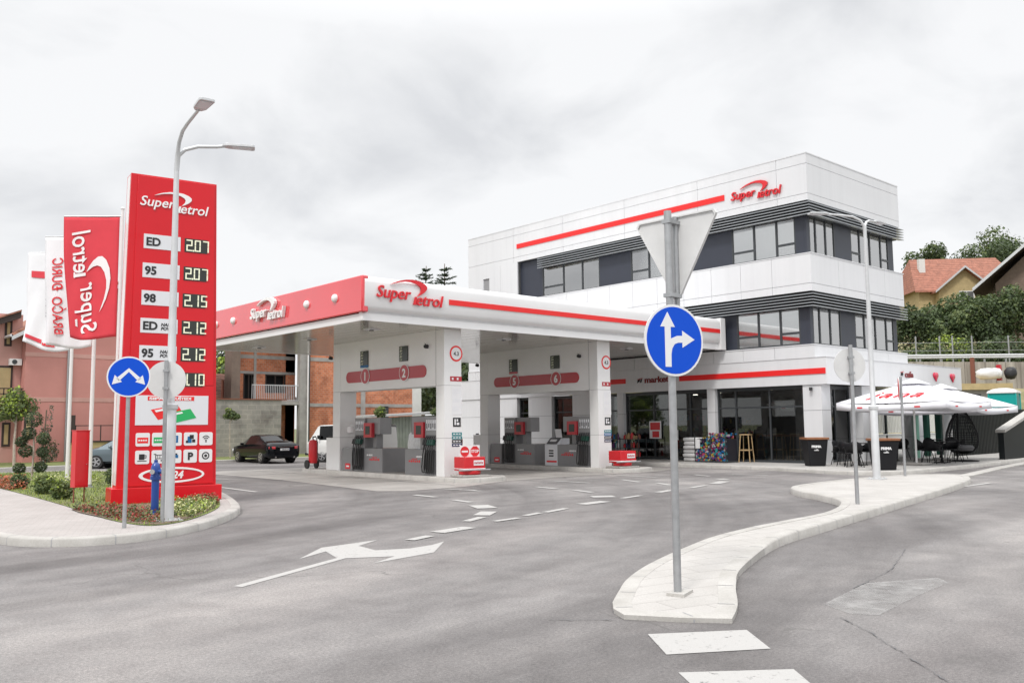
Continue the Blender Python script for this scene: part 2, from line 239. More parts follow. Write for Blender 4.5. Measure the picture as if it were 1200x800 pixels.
for i_, c_ in enumerate([(0.0, 0.12, 0.32), (0.34, 0.03, 0.08), (0.40, 0.28, 0.04), (0.03, 0.22, 0.24), (0.32, 0.32, 0.34), (0.14, 0.03, 0.16), (0.02, 0.02, 0.03), (0.02, 0.03, 0.09)]): mat('goods_%s' % 'abcdefgh'[i_], c_, 0.4)
GOODS = ['goods_%s' % k for k in 'abcdefgh']

# ------------------------------------------------------------------ mesh helpers
class MB:
    def __init__(s, *mats): s.v = []; s.f = []; s.m = []; s.mats = list(mats); s.X = Matrix.Identity(4)
    def mi(s, n):
        if isinstance(n, int): return n
        if n not in s.mats: s.mats.append(n)
        return s.mats.index(n)
    def add(s, vs, fs, m=0):
        k = len(s.v); mi = s.mi(m); s.v += [s.X @ Vector(q) for q in vs]
        for f in fs: s.f.append([k+i for i in f]); s.m.append(mi)
        return s
    def box(s, x0, x1, y0, y1, z0, z1, m=0):
        vs = [(x, y, z) for z in (z0, z1) for x, y in ((x0, y0), (x1, y0), (x1, y1), (x0, y1))]
        return s.add(vs, [(3, 2, 1, 0), (4, 5, 6, 7), (0, 1, 5, 4), (1, 2, 6, 5), (2, 3, 7, 6), (3, 0, 4, 7)], m)
    def cbox(s, c, d, m=0, rz=0, rx=0, ry=0):
        o = s.X; s.X = o @ Matrix.Translation(c) @ Matrix.Rotation(rz, 4, 'Z') @ Matrix.Rotation(ry, 4, 'Y') @ Matrix.Rotation(rx, 4, 'X')
        s.box(-d[0]/2, d[0]/2, -d[1]/2, d[1]/2, -d[2]/2, d[2]/2, m); s.X = o; return s
    def prism(s, pts, h0, h1, m=0, fr=None):   # outline in (u, v), extruded along w; fr maps (u, v, w) to xyz
        fr = fr or (lambda u, v_, w_: (u, v_, w_)); n = len(pts)
        vs = [fr(u, v_, h0) for u, v_ in pts]+[fr(u, v_, h1) for u, v_ in pts]
        return s.add(vs, [tuple(range(n))[::-1], tuple(range(n, 2*n))]+[(i, (i+1) % n, n+(i+1) % n, n+i) for i in range(n)], m)
    def poly(s, pts, m=0): return s.add(pts, [tuple(range(len(pts)))], m)
    def tube(s, path, rad, n=10, m=0, caps=True):
        P = [Vector(q) for q in path]; rs = rad if isinstance(rad, (list, tuple)) else [rad]*len(P); vs = []; pu = None
        for i, q in enumerate(P):
            d = (P[min(i+1, len(P)-1)]-P[max(i-1, 0)]).normalized()
            u = Vector((0, 0, 1)) if abs(d.z) < 0.95 else Vector((1, 0, 0))
            if pu is not None: u = pu
            x = (u-d*u.dot(d)).normalized(); y = d.cross(x); pu = x
            vs += [q+(x*math.cos(2*math.pi*k/n)+y*math.sin(2*math.pi*k/n))*rs[i] for k in range(n)]
        fs = [(i*n+k, i*n+(k+1) % n, (i+1)*n+(k+1) % n, (i+1)*n+k) for i in range(len(P)-1) for k in range(n)]
        if caps: fs += [tuple(range(n))[::-1], tuple((len(P)-1)*n+k for k in range(n))]
        return s.add(vs, fs, m)
    def lathe(s, prof, n=16, c=(0, 0, 0), m=0, axis='Z'):
        vs = []
        for rr, z in prof:
            for k in range(n):
                x, y = rr*math.cos(2*math.pi*k/n), rr*math.sin(2*math.pi*k/n)
                q = (x, y, z) if axis == 'Z' else ((z, x, y) if axis == 'X' else (y, z, x)); vs.append((q[0]+c[0], q[1]+c[1], q[2]+c[2]))
        fs = [(i*n+k, i*n+(k+1) % n, (i+1)*n+(k+1) % n, (i+1)*n+k) for i in range(len(prof)-1) for k in range(n)]
        return s.add(vs, fs+[tuple(range(n))[::-1], tuple((len(prof)-1)*n+k for k in range(n))], m)
    def build(s, name, parent=None, world=True, smooth=40, bevel=0, label=None, cat=None, group=None, kind=None):
        if parent and name.endswith('window') or name in ('windscreen',):
            us = sorted({i for f in s.f for i in f}); mp_ = {q: i for i, q in enumerate(us)}; s.v = [s.v[i] for i in us]; s.f = [[mp_[i] for i in f] for f in s.f]
        me = bpy.data.meshes.new(name); me.from_pydata(s.v, [], s.f); me.update()
        for q in s.mats: me.materials.append(MT[q])
        me.polygons.foreach_set('material_index', s.m)
        if smooth:
            me.shade_smooth(); me.set_sharp_from_angle(angle=R(smooth))
        o = bpy.data.objects.new(name, me); col.objects.link(o)
        if parent:
            o.parent = parent
            if world:
                b_ = parent.location.copy()
                if parent.parent: b_ = b_+parent.parent.location
                if parent.type == 'MESH': b_ = Vector((0, 0, 0))
                o.location = -b_
        if bevel:
            bv = o.modifiers.new('bevel', 'BEVEL'); bv.width = bevel; bv.segments = 2; bv.limit_method = 'ANGLE'; bv.angle_limit = R(50)
        tag(o, label, cat, group, kind); return o
def tag(o, label=None, cat=None, group=None, kind=None):
    if label: o['label'] = label
    if cat: o['category'] = cat
    if group: o['group'] = group
    if kind: o['kind'] = kind
    return o
def thing(name, label, cat, loc=(0, 0, 0), rz=0, group=None):
    o = bpy.data.objects.new(name, None); col.objects.link(o); o.location = loc; o.rotation_euler = (0, 0, rz); o.empty_display_size = 0.2
    return tag(o, label, cat, group)
def kids(o): return [c for c in list(col.objects) if c.parent == o]
def copy_tree(o, loc=None, rz=None, label=None, group=None, scale=None, parent=None):
    c = o.copy(); col.objects.link(c)
    if parent: c.parent = parent
    if loc is not None: c.location = loc
    if rz is not None: c.rotation_euler = (0, 0, rz)
    if scale is not None: c.scale = (scale,)*3 if isinstance(scale, (int, float)) else scale
    if label: c['label'] = label
    if group: c['group'] = group
    for ch in kids(o): copy_tree(ch, parent=c)
    return c
_tx = {}
def textgeo(s, size=1.0, shear=0.0, off=0.0, ext=0.01, sp=1.0, align='CENTER'):
    k = (s, size, shear, off, ext, sp, align)
    if k in _tx: return _tx[k]
    cu = bpy.data.curves.new('t', 'FONT'); cu.body = s; cu.size = size; cu.shear = shear; cu.offset = off; cu.extrude = ext; cu.space_character = sp
    cu.align_x = align; cu.resolution_u = 3; o = bpy.data.objects.new('t', cu); col.objects.link(o); bpy.context.view_layer.update()
    me = o.evaluated_get(bpy.context.evaluated_depsgraph_get()).to_mesh()
    g = ([tuple(v_.co) for v_ in me.vertices], [tuple(q.vertices) for q in me.polygons])
    bpy.data.objects.remove(o); bpy.data.curves.remove(cu); _tx[k] = g; return g
def frame(o, xd, upd=(0, 0, 1)):
    x = Vector(xd).normalized(); u = Vector(upd).normalized(); n = x.cross(u)
    return Matrix(((x.x, u.x, n.x, o[0]), (x.y, u.y, n.y, o[1]), (x.z, u.z, n.z, o[2]), (0, 0, 0, 1)))
FL = (0, -1, 0)   # reading direction on walls facing -X
FR = (1, 0, 0)    # reading direction on walls facing -Y
def puttext(mb, s, fr, size, m, w=None, **k):
    vs, fs = textgeo(s, size, **k); o = mb.X; mb.X = o @ fr
    if w:
        xs = [q[0] for q in vs]; k_ = w/(max(xs)-min(xs)); mb.X = mb.X @ Matrix.Diagonal((k_, 1, 1, 1))
    mb.add(vs, fs, m); mb.X = o
def logo(mb, fr, W, m, ext=0.012, m2=None):
    """the station's word mark: two slanted words joined by a crescent swoosh"""
    o = mb.X; mb.X = o @ fr @ Matrix.Scale(W, 4)
    def word(s, x0, x1, y0, h):
        vs, fs = textgeo(s, 1.0, 0.22, 0.010, ext/W, 1.0, 'LEFT'); xs = [q[0] for q in vs]; k_ = (x1-x0)/(max(xs)-min(xs)); mn = min(xs)
        mb.add([(x0+(q[0]-mn)*k_, y0+q[1]*h/0.7, q[2]) for q in vs], fs, m)
        return
    word('Super', 0, 0.50, 0.0, 0.145); word('etrol', 0.585, 1.0, -0.055, 0.145)
    # foot of the crescent letter, with serif
    mb.prism([(0.535, -0.055), (0.585, -0.055), (0.588, -0.043), (0.572, -0.04), (0.59, 0.045), (0.56, 0.045), (0.54, -0.04), (0.533, -0.045)], -ext/W, ext/W, m)
    O = [(.194, .166), (.25, .195), (.32, .222), (.42, .246), (.52, .255), (.62, .245), (.70, .218), (.74, .185), (.738, .15), (.70, .11), (.65, .078), (.595, .052)]
    I = [(.615, .078), (.642, .108), (.652, .145), (.635, .176), (.58, .205), (.50, .222), (.42, .222), (.32, .205), (.25, .186)]
    mm = m2 or m; ring = O+I; n = len(ring); e_ = ext/W
    # triangulated strip between both edges
    I2 = I[::-1]; ii = [I2[min(len(I2)-1, int(round(k*(len(I2)-1)/(len(O)-1))))] for k in range(len(O))]; ii[0] = O[0]; ii[-1] = O[-1]
    vs = [(x, y, e_) for x, y in O]+[(x, y, e_) for x, y in ii]+[(x, y, -e_) for x, y in O]+[(x, y, -e_) for x, y in ii]; k = len(O); fs = []
    for i in range(k-1): fs += [(k+i, k+i+1, i+1, i), (i, i+1, 2*k+i+1, 2*k+i), (k+i+1, k+i, 3*k+i, 3*k+i+1)]
    mb.add(vs, fs, mm); mb.X = o
def catmull(P, n=6, closed=True):
    out_ = []; k = len(P)
    for i in range(k if closed else k-1):
        p0, p1, p2, p3 = [P[(i+j) % k] if closed else P[max(0, min(k-1, i+j))] for j in (-1, 0, 1, 2)]
        for s_ in range(n):
            t_ = s_/n; out_.append(tuple(0.5*((2*p1[q])+(-p0[q]+p2[q])*t_+(2*p0[q]-5*p1[q]+4*p2[q]-p3[q])*t_**2+(-p0[q]+3*p1[q]-3*p2[q]+p3[q])*t_**3) for q in (0, 1)))
    if not closed: out_.append(tuple(P[-1]))
    return out_
def area(P): return sum(P[i][0]*P[(i+1) % len(P)][1]-P[(i+1) % len(P)][0]*P[i][1] for i in range(len(P)))/2
def inset(P, d):
    if area(P) < 0: P = P[::-1]
    n = len(P); out_ = []
    for i in range(n):
        a_, b_, c_ = Vector(P[i-1]), Vector(P[i]), Vector(P[(i+1) % n]); t_ = (c_-a_)
        if t_.length < 1e-6: t_ = Vector((1, 0))
        t_.normalize(); out_.append((b_.x-t_.y*d, b_.y+t_.x*d))
    return P, out_
def unfold(P, Q, d):
    n = len(P); ok = []
    for q in Q:
        m_ = 1e9
        for i in range(n):
            a_, b_ = Vector(P[i]), Vector(P[(i+1) % n]); e_ = b_-a_; k = max(0, min(1, (Vector(q)-a_).dot(e_)/max(1e-9, e_.dot(e_)))); m_ = min(m_, (Vector(q)-a_-e_*k).length)
        ok.append(m_ > d*0.68)
    out_ = []
    for i in range(n):
        k = 0
        while k < n and not (ok[(i+k) % n] or ok[(i-k) % n]): k += 1
        out_.append(Q[(i+k) % n] if ok[(i+k) % n] else Q[(i-k) % n])
    return out_
def kerbring(name, P, wdt, h, fill, fillh, zf=None, stone=0.8):
    """a kerb of width wdt along outline P and a paved surface inside it"""
    P, Q = inset(P, wdt); P1, B = inset(P, 0.025); Q = unfold(P, Q, wdt); n = len(P); mb = MB('kerb', 'clad_joint')
    zf = zf or (lambda x, y: 1.0); z0 = 0
    vs = [(x, y, z0-0.05) for x, y in P]+[(x, y, zf(x, y)*(h-0.025)) for x, y in P]+[(x, y, zf(x, y)*h) for x, y in B]+[(x, y, zf(x, y)*h) for x, y in Q]+[(x, y, zf(x, y)*h-0.03) for x, y in Q]
    mb.add(vs, [(j*n+i, j*n+(i+1) % n, (j+1)*n+(i+1) % n, (j+1)*n+i) for j in range(4) for i in range(n)], 0)
    acc = 0.0
    for i in range(n):      # open joints between the kerb stones
        a_, b_ = Vector(P[i]), Vector(P[(i+1) % n]); L_ = (b_-a_).length
        while acc < L_:
            k_ = acc/L_; q = a_+(b_-a_)*k_; q2 = Vector(Q[i])+(Vector(Q[(i+1) % n])-Vector(Q[i]))*k_
            if q.length < 60 and (q2-q).length < wdt*1.6:
                e_ = (b_-a_).normalized()*0.006; zz = zf(q.x, q.y)*h; o_ = (q-q2).normalized()*0.002; qq = q+(q2-q)*0.15
                mb.add([(*(q+o_-e_), 0), (*(q+o_+e_), 0), (*(q+o_+e_), zz-.024), (*(q+o_-e_), zz-.024), (*(qq+e_), zz+.0015), (*(qq-e_), zz+.0015), (*(q2+e_), zz+.0015), (*(q2-e_), zz+.0015)], [(0, 1, 2, 3), (3, 2, 4, 5), (5, 4, 6, 7)], 'clad_joint')
            acc += stone
        acc -= L_
    k = mb.build(name+'_kerb' if name != 'kerb' else 'kerb', kind='structure', smooth=50)
    f = MB(fill); f.poly([(x, y, fillh) for x, y in Q], 0) if zf(0, 0) == 1.0 else f.poly([(x, y, fillh*zf(x, y)) for x, y in Q], 0); f.build(name, kind='structure', smooth=0)
    return Q
def ground_poly(name, pts, z, m, kind='structure', parent=None, **kw):
    mb = MB(m)
    if area(pts) < 0: pts = pts[::-1]
    mb.poly([(x, y, z) for x, y in pts], 0); return mb.build(name, parent=parent, smooth=0, kind=kind, **kw)
# ================================================================== GROUND
ground_poly('ground', [(-500, -500), (700, -500), (700, 700), (-500, 700)], -0.012, 'far_ground')
ground_poly('road', [(-60, -40), (60, -40), (60, 6), (52, 13.5), (42, 14), (42, 39), (-60, 39)], 0.0, 'asphalt')
def strip(name, pts, wd, h, m='kerb', z=-0.02, kind='structure', parent=None, **k):
    mb = MB(m); n = len(pts); Ls = []
    for i, q in enumerate(pts):
        t_ = (Vector(pts[min(i+1, n-1)])-Vector(pts[max(i-1, 0)])).normalized(); nx = Vector((-t_.y, t_.x))
        Ls.append((Vector(q)-nx*wd/2, Vector(q)+nx*wd/2))
    vs = []
    for a_, b_ in Ls: vs += [(a_.x, a_.y, z), (a_.x, a_.y, h-0.015), (a_.x+(b_.x-a_.x)*0.08, a_.y+(b_.y-a_.y)*0.08, h), (b_.x, b_.y, h), (b_.x, b_.y, z)]
    fs = [(i*5+j, i*5+(j+1) % 5, (i+1)*5+(j+1) % 5, (i+1)*5+j) for i in range(n-1) for j in range(5)]
    mb.add(vs, fs+[(0, 1, 2, 3, 4), tuple((n-1)*5+q for q in (4, 3, 2, 1, 0))], 0); return mb.build(name, parent=parent, smooth=0, kind=kind, **k)
# far verge
strip('verge_kerb', [(-60, 39.1), (42, 39.1)], 0.22, 0.10)
ground_poly('verge', [(-60, 39.2), (60, 39.2), (60, 46), (-60, 46)], 0.07, 'lawn_base')
ground_poly('concrete_apron', [(12.3, 31), (12.35, 24.3), (11.75, 18.1), (12.3, 17.6), (14.2, 17.75), (16.3, 18.6), (18.3, 18.7), (22.7, 18.5), (24.4, 19), (24.6, 31)], 0.006, 'pad_concrete')
mb = MB('room_dark')
for yy in (21.0, 24.2, 27.4): mb.box(12.36, 24.5, yy, yy+0.025, 0.0062, 0.0085)
for xx in (14.3, 18.4, 20.6): mb.box(xx, xx+0.025, 18.4, 31, 0.0062, 0.0088)
mb.build('apron_joints', kind='structure', smooth=0)
# left footway, planted island
LO = [(1.9, 60), (2.3, 30), (2.6, 18), (2.75, 15), (2.86, 13.9), (3.12, 13.15), (3.66, 12.7), (4.38, 12.66), (5.25, 13.15), (6.13, 14.04), (6.94, 15.2), (7.4, 16.2), (7.9, 17.6), (8.5, 19.6), (9.6, 24), (10.2, 30), (9.6, 33.2), (7.2, 34), (5.6, 35.5), (4.9, 40), (4.7, 60)]
LOs = LO[:2]+catmull(LO[2:-2], 5, False)+LO[-2:]
kerbring('footway', LOs, 0.17, 0.12, 'paving_slabs', 0.115)
BED = [(5.5, 34.5), (5.3, 30), (5.15, 24.8), (4.92, 19.3), (4.72, 16.4), (4.62, 14.7), (4.75, 13.55), (5.25, 13.62), (5.95, 14.4), (6.68, 15.5), (7.15, 16.5), (7.6, 17.7), (8.2, 19.8), (9.2, 24), (9.8, 30), (9.3, 32.8), (7.1, 33.6)]
BEDs = catmull(BED, 4)
ground_poly('lawn_soil', BEDs, 0.125, 'lawn_base')
ground_poly('flower_bed_soil', catmull([(4.7, 17.2), (4.66, 14.7), (4.8, 13.62), (5.22, 13.68), (5.9, 14.46), (6.62, 15.55), (7.1, 16.55), (7.5, 17.6), (7.3, 17.5), (5.4, 17.4)], 3), 0.131, 'soil')
# right traffic island (kerb stones round a paved middle)
RO = [(5.50, 4.98), (5.47, 4.76), (5.68, 4.41), (5.93, 4.12), (6.42, 4.42), (7.13, 4.92), (7.99, 5.42), (9.88, 6.22), (11.76, 6.62), (16.38, 7.5), (20.6, 8.3), (23.3, 9.0), (24.6, 9.8), (24.2, 10.6), (22.9, 11.0), (21.2, 11.1), (19.4, 11.0), (17.9, 10.75), (16.9, 10.0), (16.25, 9.1), (15.2, 8.1), (13.3, 7.28), (11.46, 7.05), (9.71, 6.75), (8.26, 6.42), (7.12, 5.98), (6.19, 5.5)]
RO = [(5.56, 5.02), (5.44, 4.80), (5.68, 4.41)]+catmull([(5.93, 4.12), (6.42, 4.40), (7.13, 4.90), (7.99, 5.40), (9.88, 6.15), (11.76, 6.55), (16.38, 7.45), (20.6, 8.3), (23.3, 9.0), (24.6, 9.8), (24.2, 10.6), (22.9, 11.0), (21.2, 11.1), (19.4, 11.0), (17.9, 10.75), (16.9, 10.0), (16.25, 9.15), (15.2, 8.15), (13.3, 7.36), (11.46, 7.12), (9.71, 6.92), (8.61, 6.62), (7.51, 6.24), (6.7, 5.85), (6.17, 5.5), (5.75, 5.2)], 5, False)
kerbring('traffic_island', RO, 0.16, 0.13, 'island_slabs', 0.124, lambda x, y: 0.35+0.65*max(0, min(1, (x-6.2)/4.5)))
strip('ramp_kerb', catmull([(24.5, 9.9), (27, 10.3), (31, 11.0), (36, 11.7)], 5, False), 0.3, 0.05)
# patio and shop pavement
PO = [(25.6, 40), (25.6, 20), (25.5, 16.5), (25.0, 14.6), (24.6, 13.2), (24.9, 12.2), (26.0, 11.75), (28, 11.7), (31, 11.75), (35, 12.0), (42, 12.5), (52, 13.3), (52, 40)]
kerbring('patio', PO[:2]+catmull(PO[2:-2], 5, False)+PO[-2:], 0.2, 0.12, 'patio_slabs', 0.115)
# hillside rising on the right behind the building
def hz(d, s):
    f = lambda a_, b_, x: max(0, min(1, (x-a_)/(b_-a_)))
    g = lambda q: q*q*(3-2*q)
    h = 3.7*g(f(45, 57, d))
    if d > 60.2: h = 5.4+5.2*g(f(66, 92, d))+9*f(95, 220, d)
    return h*g(f(9, 20, s))-0.15
mb = MB('hill_ground'); ds = [44+0.8*i for i in range(20)]+[60.15, 60.25]+[60.4+1.6*i for i in range(25)]+[105, 120, 140, 170, 220]; ss = [6+2.5*i for i in range(45)]
RT = Vector((rt.x, rt.y, 0)); FW = Vector((fw.x, fw.y, 0)).normalized()
def ds2w(d, s, z): q = FW*d+RT*s; return (q.x, q.y, z)
rnd = random.Random(4)
vs = [ds2w(d, s, hz(d, s)+(rnd.uniform(-.08, .08) if d > 46 else 0)) for d in ds for s in ss]
n = len(ss); mb.add(vs, [(i*n+j, i*n+j+1, (i+1)*n+j+1, (i+1)*n+j) for i in range(len(ds)-1) for j in range(n-1)], 0)
mb.build('hillside', kind='structure', smooth=60)

# ---------------------------------------------------------------- paint
Ginv = cam.matrix_world.to_3x3()
def G(x, y, z=0.0):
    d = Ginv @ Vector(((x-600)/F, (400-y)/F, -1)); t_ = (z-1.55)/d.z; return (d.x*t_, d.y*t_)
ARW = [(3.81, 8.44), (5.5, 9.35)]
arrow_px = [(273.3, 686.8), (394.7, 653.7), (381.8, 646), (350.3, 655), (376.6, 641.6), (405, 637.7), (442.5, 632.5), (420.5, 639.5), (440, 644.7), (480, 642.5), (505.8, 638.5), (520.5, 634.3), (508.4, 647.2), (437, 660), (462, 651.8), (405, 654), (283.6, 687.8)]
ground_poly('lane_arrow', [G(*q) for q in arrow_px], 0.004, 'road_paint')
dash = [(480, 633, 504, 628, .16), (512, 624, 550, 618, .28), (546, 611, 565, 606, .16), (564, 604, 573, 599.5, .3), (560.4, 592, 571.5, 595.6, .4), (579, 611, 607.5, 607, .14), (615, 604.3, 633, 601, .14), (639, 600.4, 663.6, 595.8, .14), (681, 591, 709.5, 587.5, .28), (704, 581, 709, 582.8, .5), (729, 583.9, 751, 580.6, .14), (771, 577, 787, 574.3, .2), (810, 571.6, 827, 568.6, .14), (837, 566.8, 849, 564, .3), (843, 561, 850, 562, .3), (628, 570.4, 652.5, 572.8, .16), (673, 574.3, 694, 577, .16), (648, 563.5, 691.5, 566, .14), (728.5, 562, 750, 565, .16), (723, 557.2, 769.5, 559.6, .14), (770.5, 566, 786, 568.6, .16), (814, 556.3, 831.6, 558, .14), (540, 574, 564, 575.5, .14), (485.7, 580, 511, 582.6, .16), (532.5, 586, 552.4, 588.6, .16), (521, 573, 558, 574.5, .12), (250, 569.9, 301, 576.5, .14), (240, 562, 268, 562, .14), (858, 556, 900, 557, .14), (1116, 572, 1160, 566, .12)]
mb = MB('road_paint')
for x0, y0, x1, y1, wd in dash:
    A, B = Vector(G(x0, y0)), Vector(G(x1, y1)); t_ = (B-A).normalized(); n_ = Vector((-t_.y, t_.x))*wd/2
    mb.poly([(q.x, q.y, 0.0095) for q in (A-n_, B-n_, B+n_, A+n_)], 0)
mb.build('lane_dashes', kind='structure', smooth=0)
mb = MB('road_paint')
for q in ([(759, 743), (875, 738), (903, 760), (781, 767)], [(795, 788), (930, 784), (975, 822), (840, 830)]): mb.poly([(*G(*k_), 0.004) for k_ in q], 0)
mb.build('crossing_stripes', kind='structure', smooth=0)
ground_poly('faded_marking', [G(*q) for q in [(965, 708), (1015, 683), (1100, 677), (1112, 683), (1075, 698), (1030, 721), (995, 719)]], 0.004, 'worn_paint')
# old asphalt patch along the right carriageway
m, t, b, pos = newmat('asphalt_patch')
c = ramp(t, noise(t, pos, 0.7, 6, 0.6, .5), [(0.3, (0.195, 0.188, 0.186)), (0.7, (0.250, 0.243, 0.239))])
c = mixc(t, 0.5, c, ramp(t, noise(t, pos, 60, 3, 0.75), [(0.34, (0.6, 0.6, 0.6)), (0.66, (1.35, 1.34, 1.32))]), 'MULTIPLY')
t.links.new(c, b.inputs['Base Color']); b.inputs['Roughness'].default_value = 0.8

# open crack along the edge of the patch
mb = MB('pump_dark'); rn = random.Random(2)
for seg in ([(985, 724), (1003, 733), (1020, 741), (1036, 752), (1052, 762), (1066, 769)], [(1066, 771), (1085, 783), (1100, 792), (1122, 806), (1138, 820)], [(1000, 690), (1022, 679), (1044, 668), (1054, 654), (1062, 642)], [(720, 727), (700, 726), (670, 727), (640, 726)]):
    q_ = [Vector(G(*k_)) for k_ in seg]; pts = []
    for i in range(len(q_)-1):
        for k_ in range(8): pts.append(q_[i]+(q_[i+1]-q_[i])*k_/8+Vector((rn.uniform(-.012, .012), rn.uniform(-.012, .012))))
    vs = []
    for i, q in enumerate(pts):
        d_ = (pts[min(i+1, len(pts)-1)]-pts[max(0, i-1)]).normalized(); w_ = .002+.006*max(0, math.sin(i*.45))*rn.random(); vs += [(q.x-d_.y*w_, q.y+d_.x*w_, .0075), (q.x+d_.y*w_, q.y-d_.x*w_, .0075)]
    mb.add(vs, [(2*i, 2*i+1, 2*i+3, 2*i+2) for i in range(len(pts)-1)], 0)
mb.build('road_crack', kind='structure', smooth=0)
# ================================================================== MAIN BUILDING
BX, BY = 28.1, 15.8
bld = thing('station_building', 'white and anthracite three storey station building with red stripes and shop windows below', 'building', (BX, BY, 0))
def panels(mb, axis, c, u0, u1, z0, z1, joints, zj, th=0.06, gap=0.014, out=-1, m='clad_white'):
    """cladding panels with open joints over a dark backing; axis 'X' = wall facing -X at x=c running along y, 'Y' = wall facing -Y"""
    us = [u0]+[j for j in joints if u0 < j < u1]+[u1]; zs = [z0]+[z for z in zj if z0 < z < z1]+[z1]
    for i in range(len(us)-1):
        for k in range(len(zs)-1):
            a0, a1, b0, b1 = us[i]+gap/2*(i > 0), us[i+1]-gap/2*(i < len(us)-2), zs[k]+gap/2*(k > 0), zs[k+1]-gap/2*(k < len(zs)-2)
            if axis == 'X': mb.box(c, c+th, a0, a1, b0, b1, m)
            else: mb.box(a0, a1, c, c+th, b0, b1, m)
fr_ = lambda a_, b_, st: [a_+st*i for i in range(int((b_-a_)/st)+1)]
YB, XE = 34.9, 35.2
jl = [17.31, 18.63, 19.95, 21.27, 22.6, 23.9, 25.2, 26.5, 27.8, 29.1, 30.4, 31.7, 33.0, 34.3]; jr = [29.3, 32.2]
# parapet (top band)
mb = MB('clad_white', 'clad_joint'); mb.box(BX+.06, XE-.06, BY+.06, YB-.06, 9.4, 11.0, 'clad_joint')
panels(mb, 'X', BX, BY, YB, 9.38, 11.06, [17.0, 20.5, 24.3, 28, 31.4], [9.62, 10.7]); panels(mb, 'Y', BY, BX+.06, XE, 9.38, 11.06, [], [9.62, 10.7])
mb.box(XE-.06, XE, BY+.06, YB, 9.38, 11.06); mb.box(BX-.015, XE+.015, BY-.015, YB, 11.06, 11.10); mb.box(BX+.06, XE-.06, YB-.06, YB, 9.38, 11.06)
mb.build('parapet', bld, smooth=0)
# white stair block at the far end
mb = MB('clad_white', 'clad_joint'); mb.box(BX+.06, XE, 31.3, YB, 4.25, 9.38, 'clad_joint')
panels(mb, 'X', BX, 31.2, 33.24, 4.25, 9.38, [32.4], [5.6, 7.48]); panels(mb, 'X', BX, 33.72, YB, 4.25, 9.38, [], [5.6, 7.48]); panels(mb, 'X', BX, 33.24, 33.72, 4.25, 7.3, [], []); panels(mb, 'X', BX, 33.24, 33.72, 8.86, 9.38, [], [])
mb.box(BX, BX+.06, 31.14, 31.2, 4.25, 9.38); mb.build('stair_block', bld, smooth=0)
mb = MB('frame_dark'); mb.box(BX+.12, BX+.16, 33.24, 33.72, 7.3, 8.86); f_ = mb.build('window', bld, smooth=0); MB('office_glass').box(BX+.10, BX+.112, 33.28, 33.68, 7.36, 8.8).build('pane', f_, smooth=0)
# balcony band, second floor
mb = MB('clad_white', 'clad_joint'); mb.box(BX+.02, XE-.02, BY+.02, 31.2, 6.15, 7.44, 'clad_joint')
panels(mb, 'X', BX-.04, BY-.04, 31.14, 6.13, 7.46, jl, [6.40]); panels(mb, 'Y', BY-.04, BX+.02, XE, 6.13, 7.46, [30.0, 31.9, 33.6], [6.40]); mb.box(XE-.02, XE+.04, BY+.02, 31.2, 6.13, 7.46)
mb.box(BX-.06, XE+.06, BY-.06, 31.14, 7.46, 7.49); mb.build('spandrel', bld, smooth=0)
# band above the shop
mb = MB('clad_white', 'clad_joint'); mb.box(BX+.02, XE-.02, BY+.02, YB, 3.80, 4.2, 'clad_joint')
panels(mb, 'X', BX-.04, BY-.04, YB, 3.80, 4.23, jl, []); panels(mb, 'Y', BY-.04, BX+.02, XE+.04, 3.80, 4.23, [30.0, 31.9, 33.6], [])
mb.box(BX-.06, XE+.06, BY-.06, YB, 4.23, 4.26); mb.build('spandrel', bld, smooth=0)
# shop fascia and low cafe roof
mb = MB('clad_white', 'clad_joint'); LX = 39.3
mb.box(BX-.03, BX+.03, 15.35, 36.2, 2.85, 3.785); mb.box(BX+.03, LX, 15.35, 15.41, 2.85, 3.785); mb.box(LX, LX+.06, 15.35, 24, 2.85, 3.785); mb.box(BX-.05, LX+.08, 15.33, 36.2, 3.785, 3.797)
mb.box(BX+.03, LX, 15.41, 24, 2.87, 2.93, 'ceiling_panel'); mb.build('shop_fascia', bld, smooth=0)
# red stripes
mb = MB('stripe_red'); mb.box(BX-.03, BX-.0, 19.25, 31.15, 10.02, 10.24); mb.build('red_stripe', bld, smooth=0)
mb = MB('stripe_red'); mb.box(BX-.055, BX-.03, 15.38, 21.6, 3.21, 3.41); mb.build('red_stripe', bld, smooth=0)
mb = MB('stripe_red'); mb.box(BX-.055, BX-.03, 24.4, 30.0, 3.23, 3.43); mb.build('red_stripe', bld, smooth=0)
# wall signs
mb = MB('logo_red'); logo(mb, frame((BX-.05, 18.93, 9.93), FL), 2.15, 'logo_red', 0.03); mb.build('logo', bld, smooth=0)
mb = MB('text_maroon', 'letter_black'); puttext(mb, 'market', frame((BX-.045, 22.75, 3.22), FL), 0.34, 'text_maroon', shear=0, off=0.01, w=1.25)
fr0 = frame((BX-.045, 23.75, 3.22), FL); o_ = mb.X; mb.X = fr0
for k_ in range(5): mb.cbox((0.02+0.05*k_, 0.08+0.02*(k_ % 3), 0), (0.025, 0.14, 0.02), 'letter_black', rz=-0.3)
mb.cbox((0.14, 0.17, 0.003), (0.26, 0.03, 0.02), 'band_red', rz=0.15); mb.X = o_; mb.build('market_lettering', bld, smooth=0)
mb = MB('text_maroon', 'letter_black'); puttext(mb, 'cafe', frame((34.35, 15.335, 3.25), FR), 0.32, 'text_maroon', off=0.01, w=0.72)
fr0 = frame((33.65, 15.335, 3.24), FR); mb.X = fr0
for k_ in range(4): mb.cbox((0.02+0.05*k_, 0.10+0.02*(k_ % 3), 0), (0.02, 0.12, 0.02), 'letter_black', rz=-0.3)
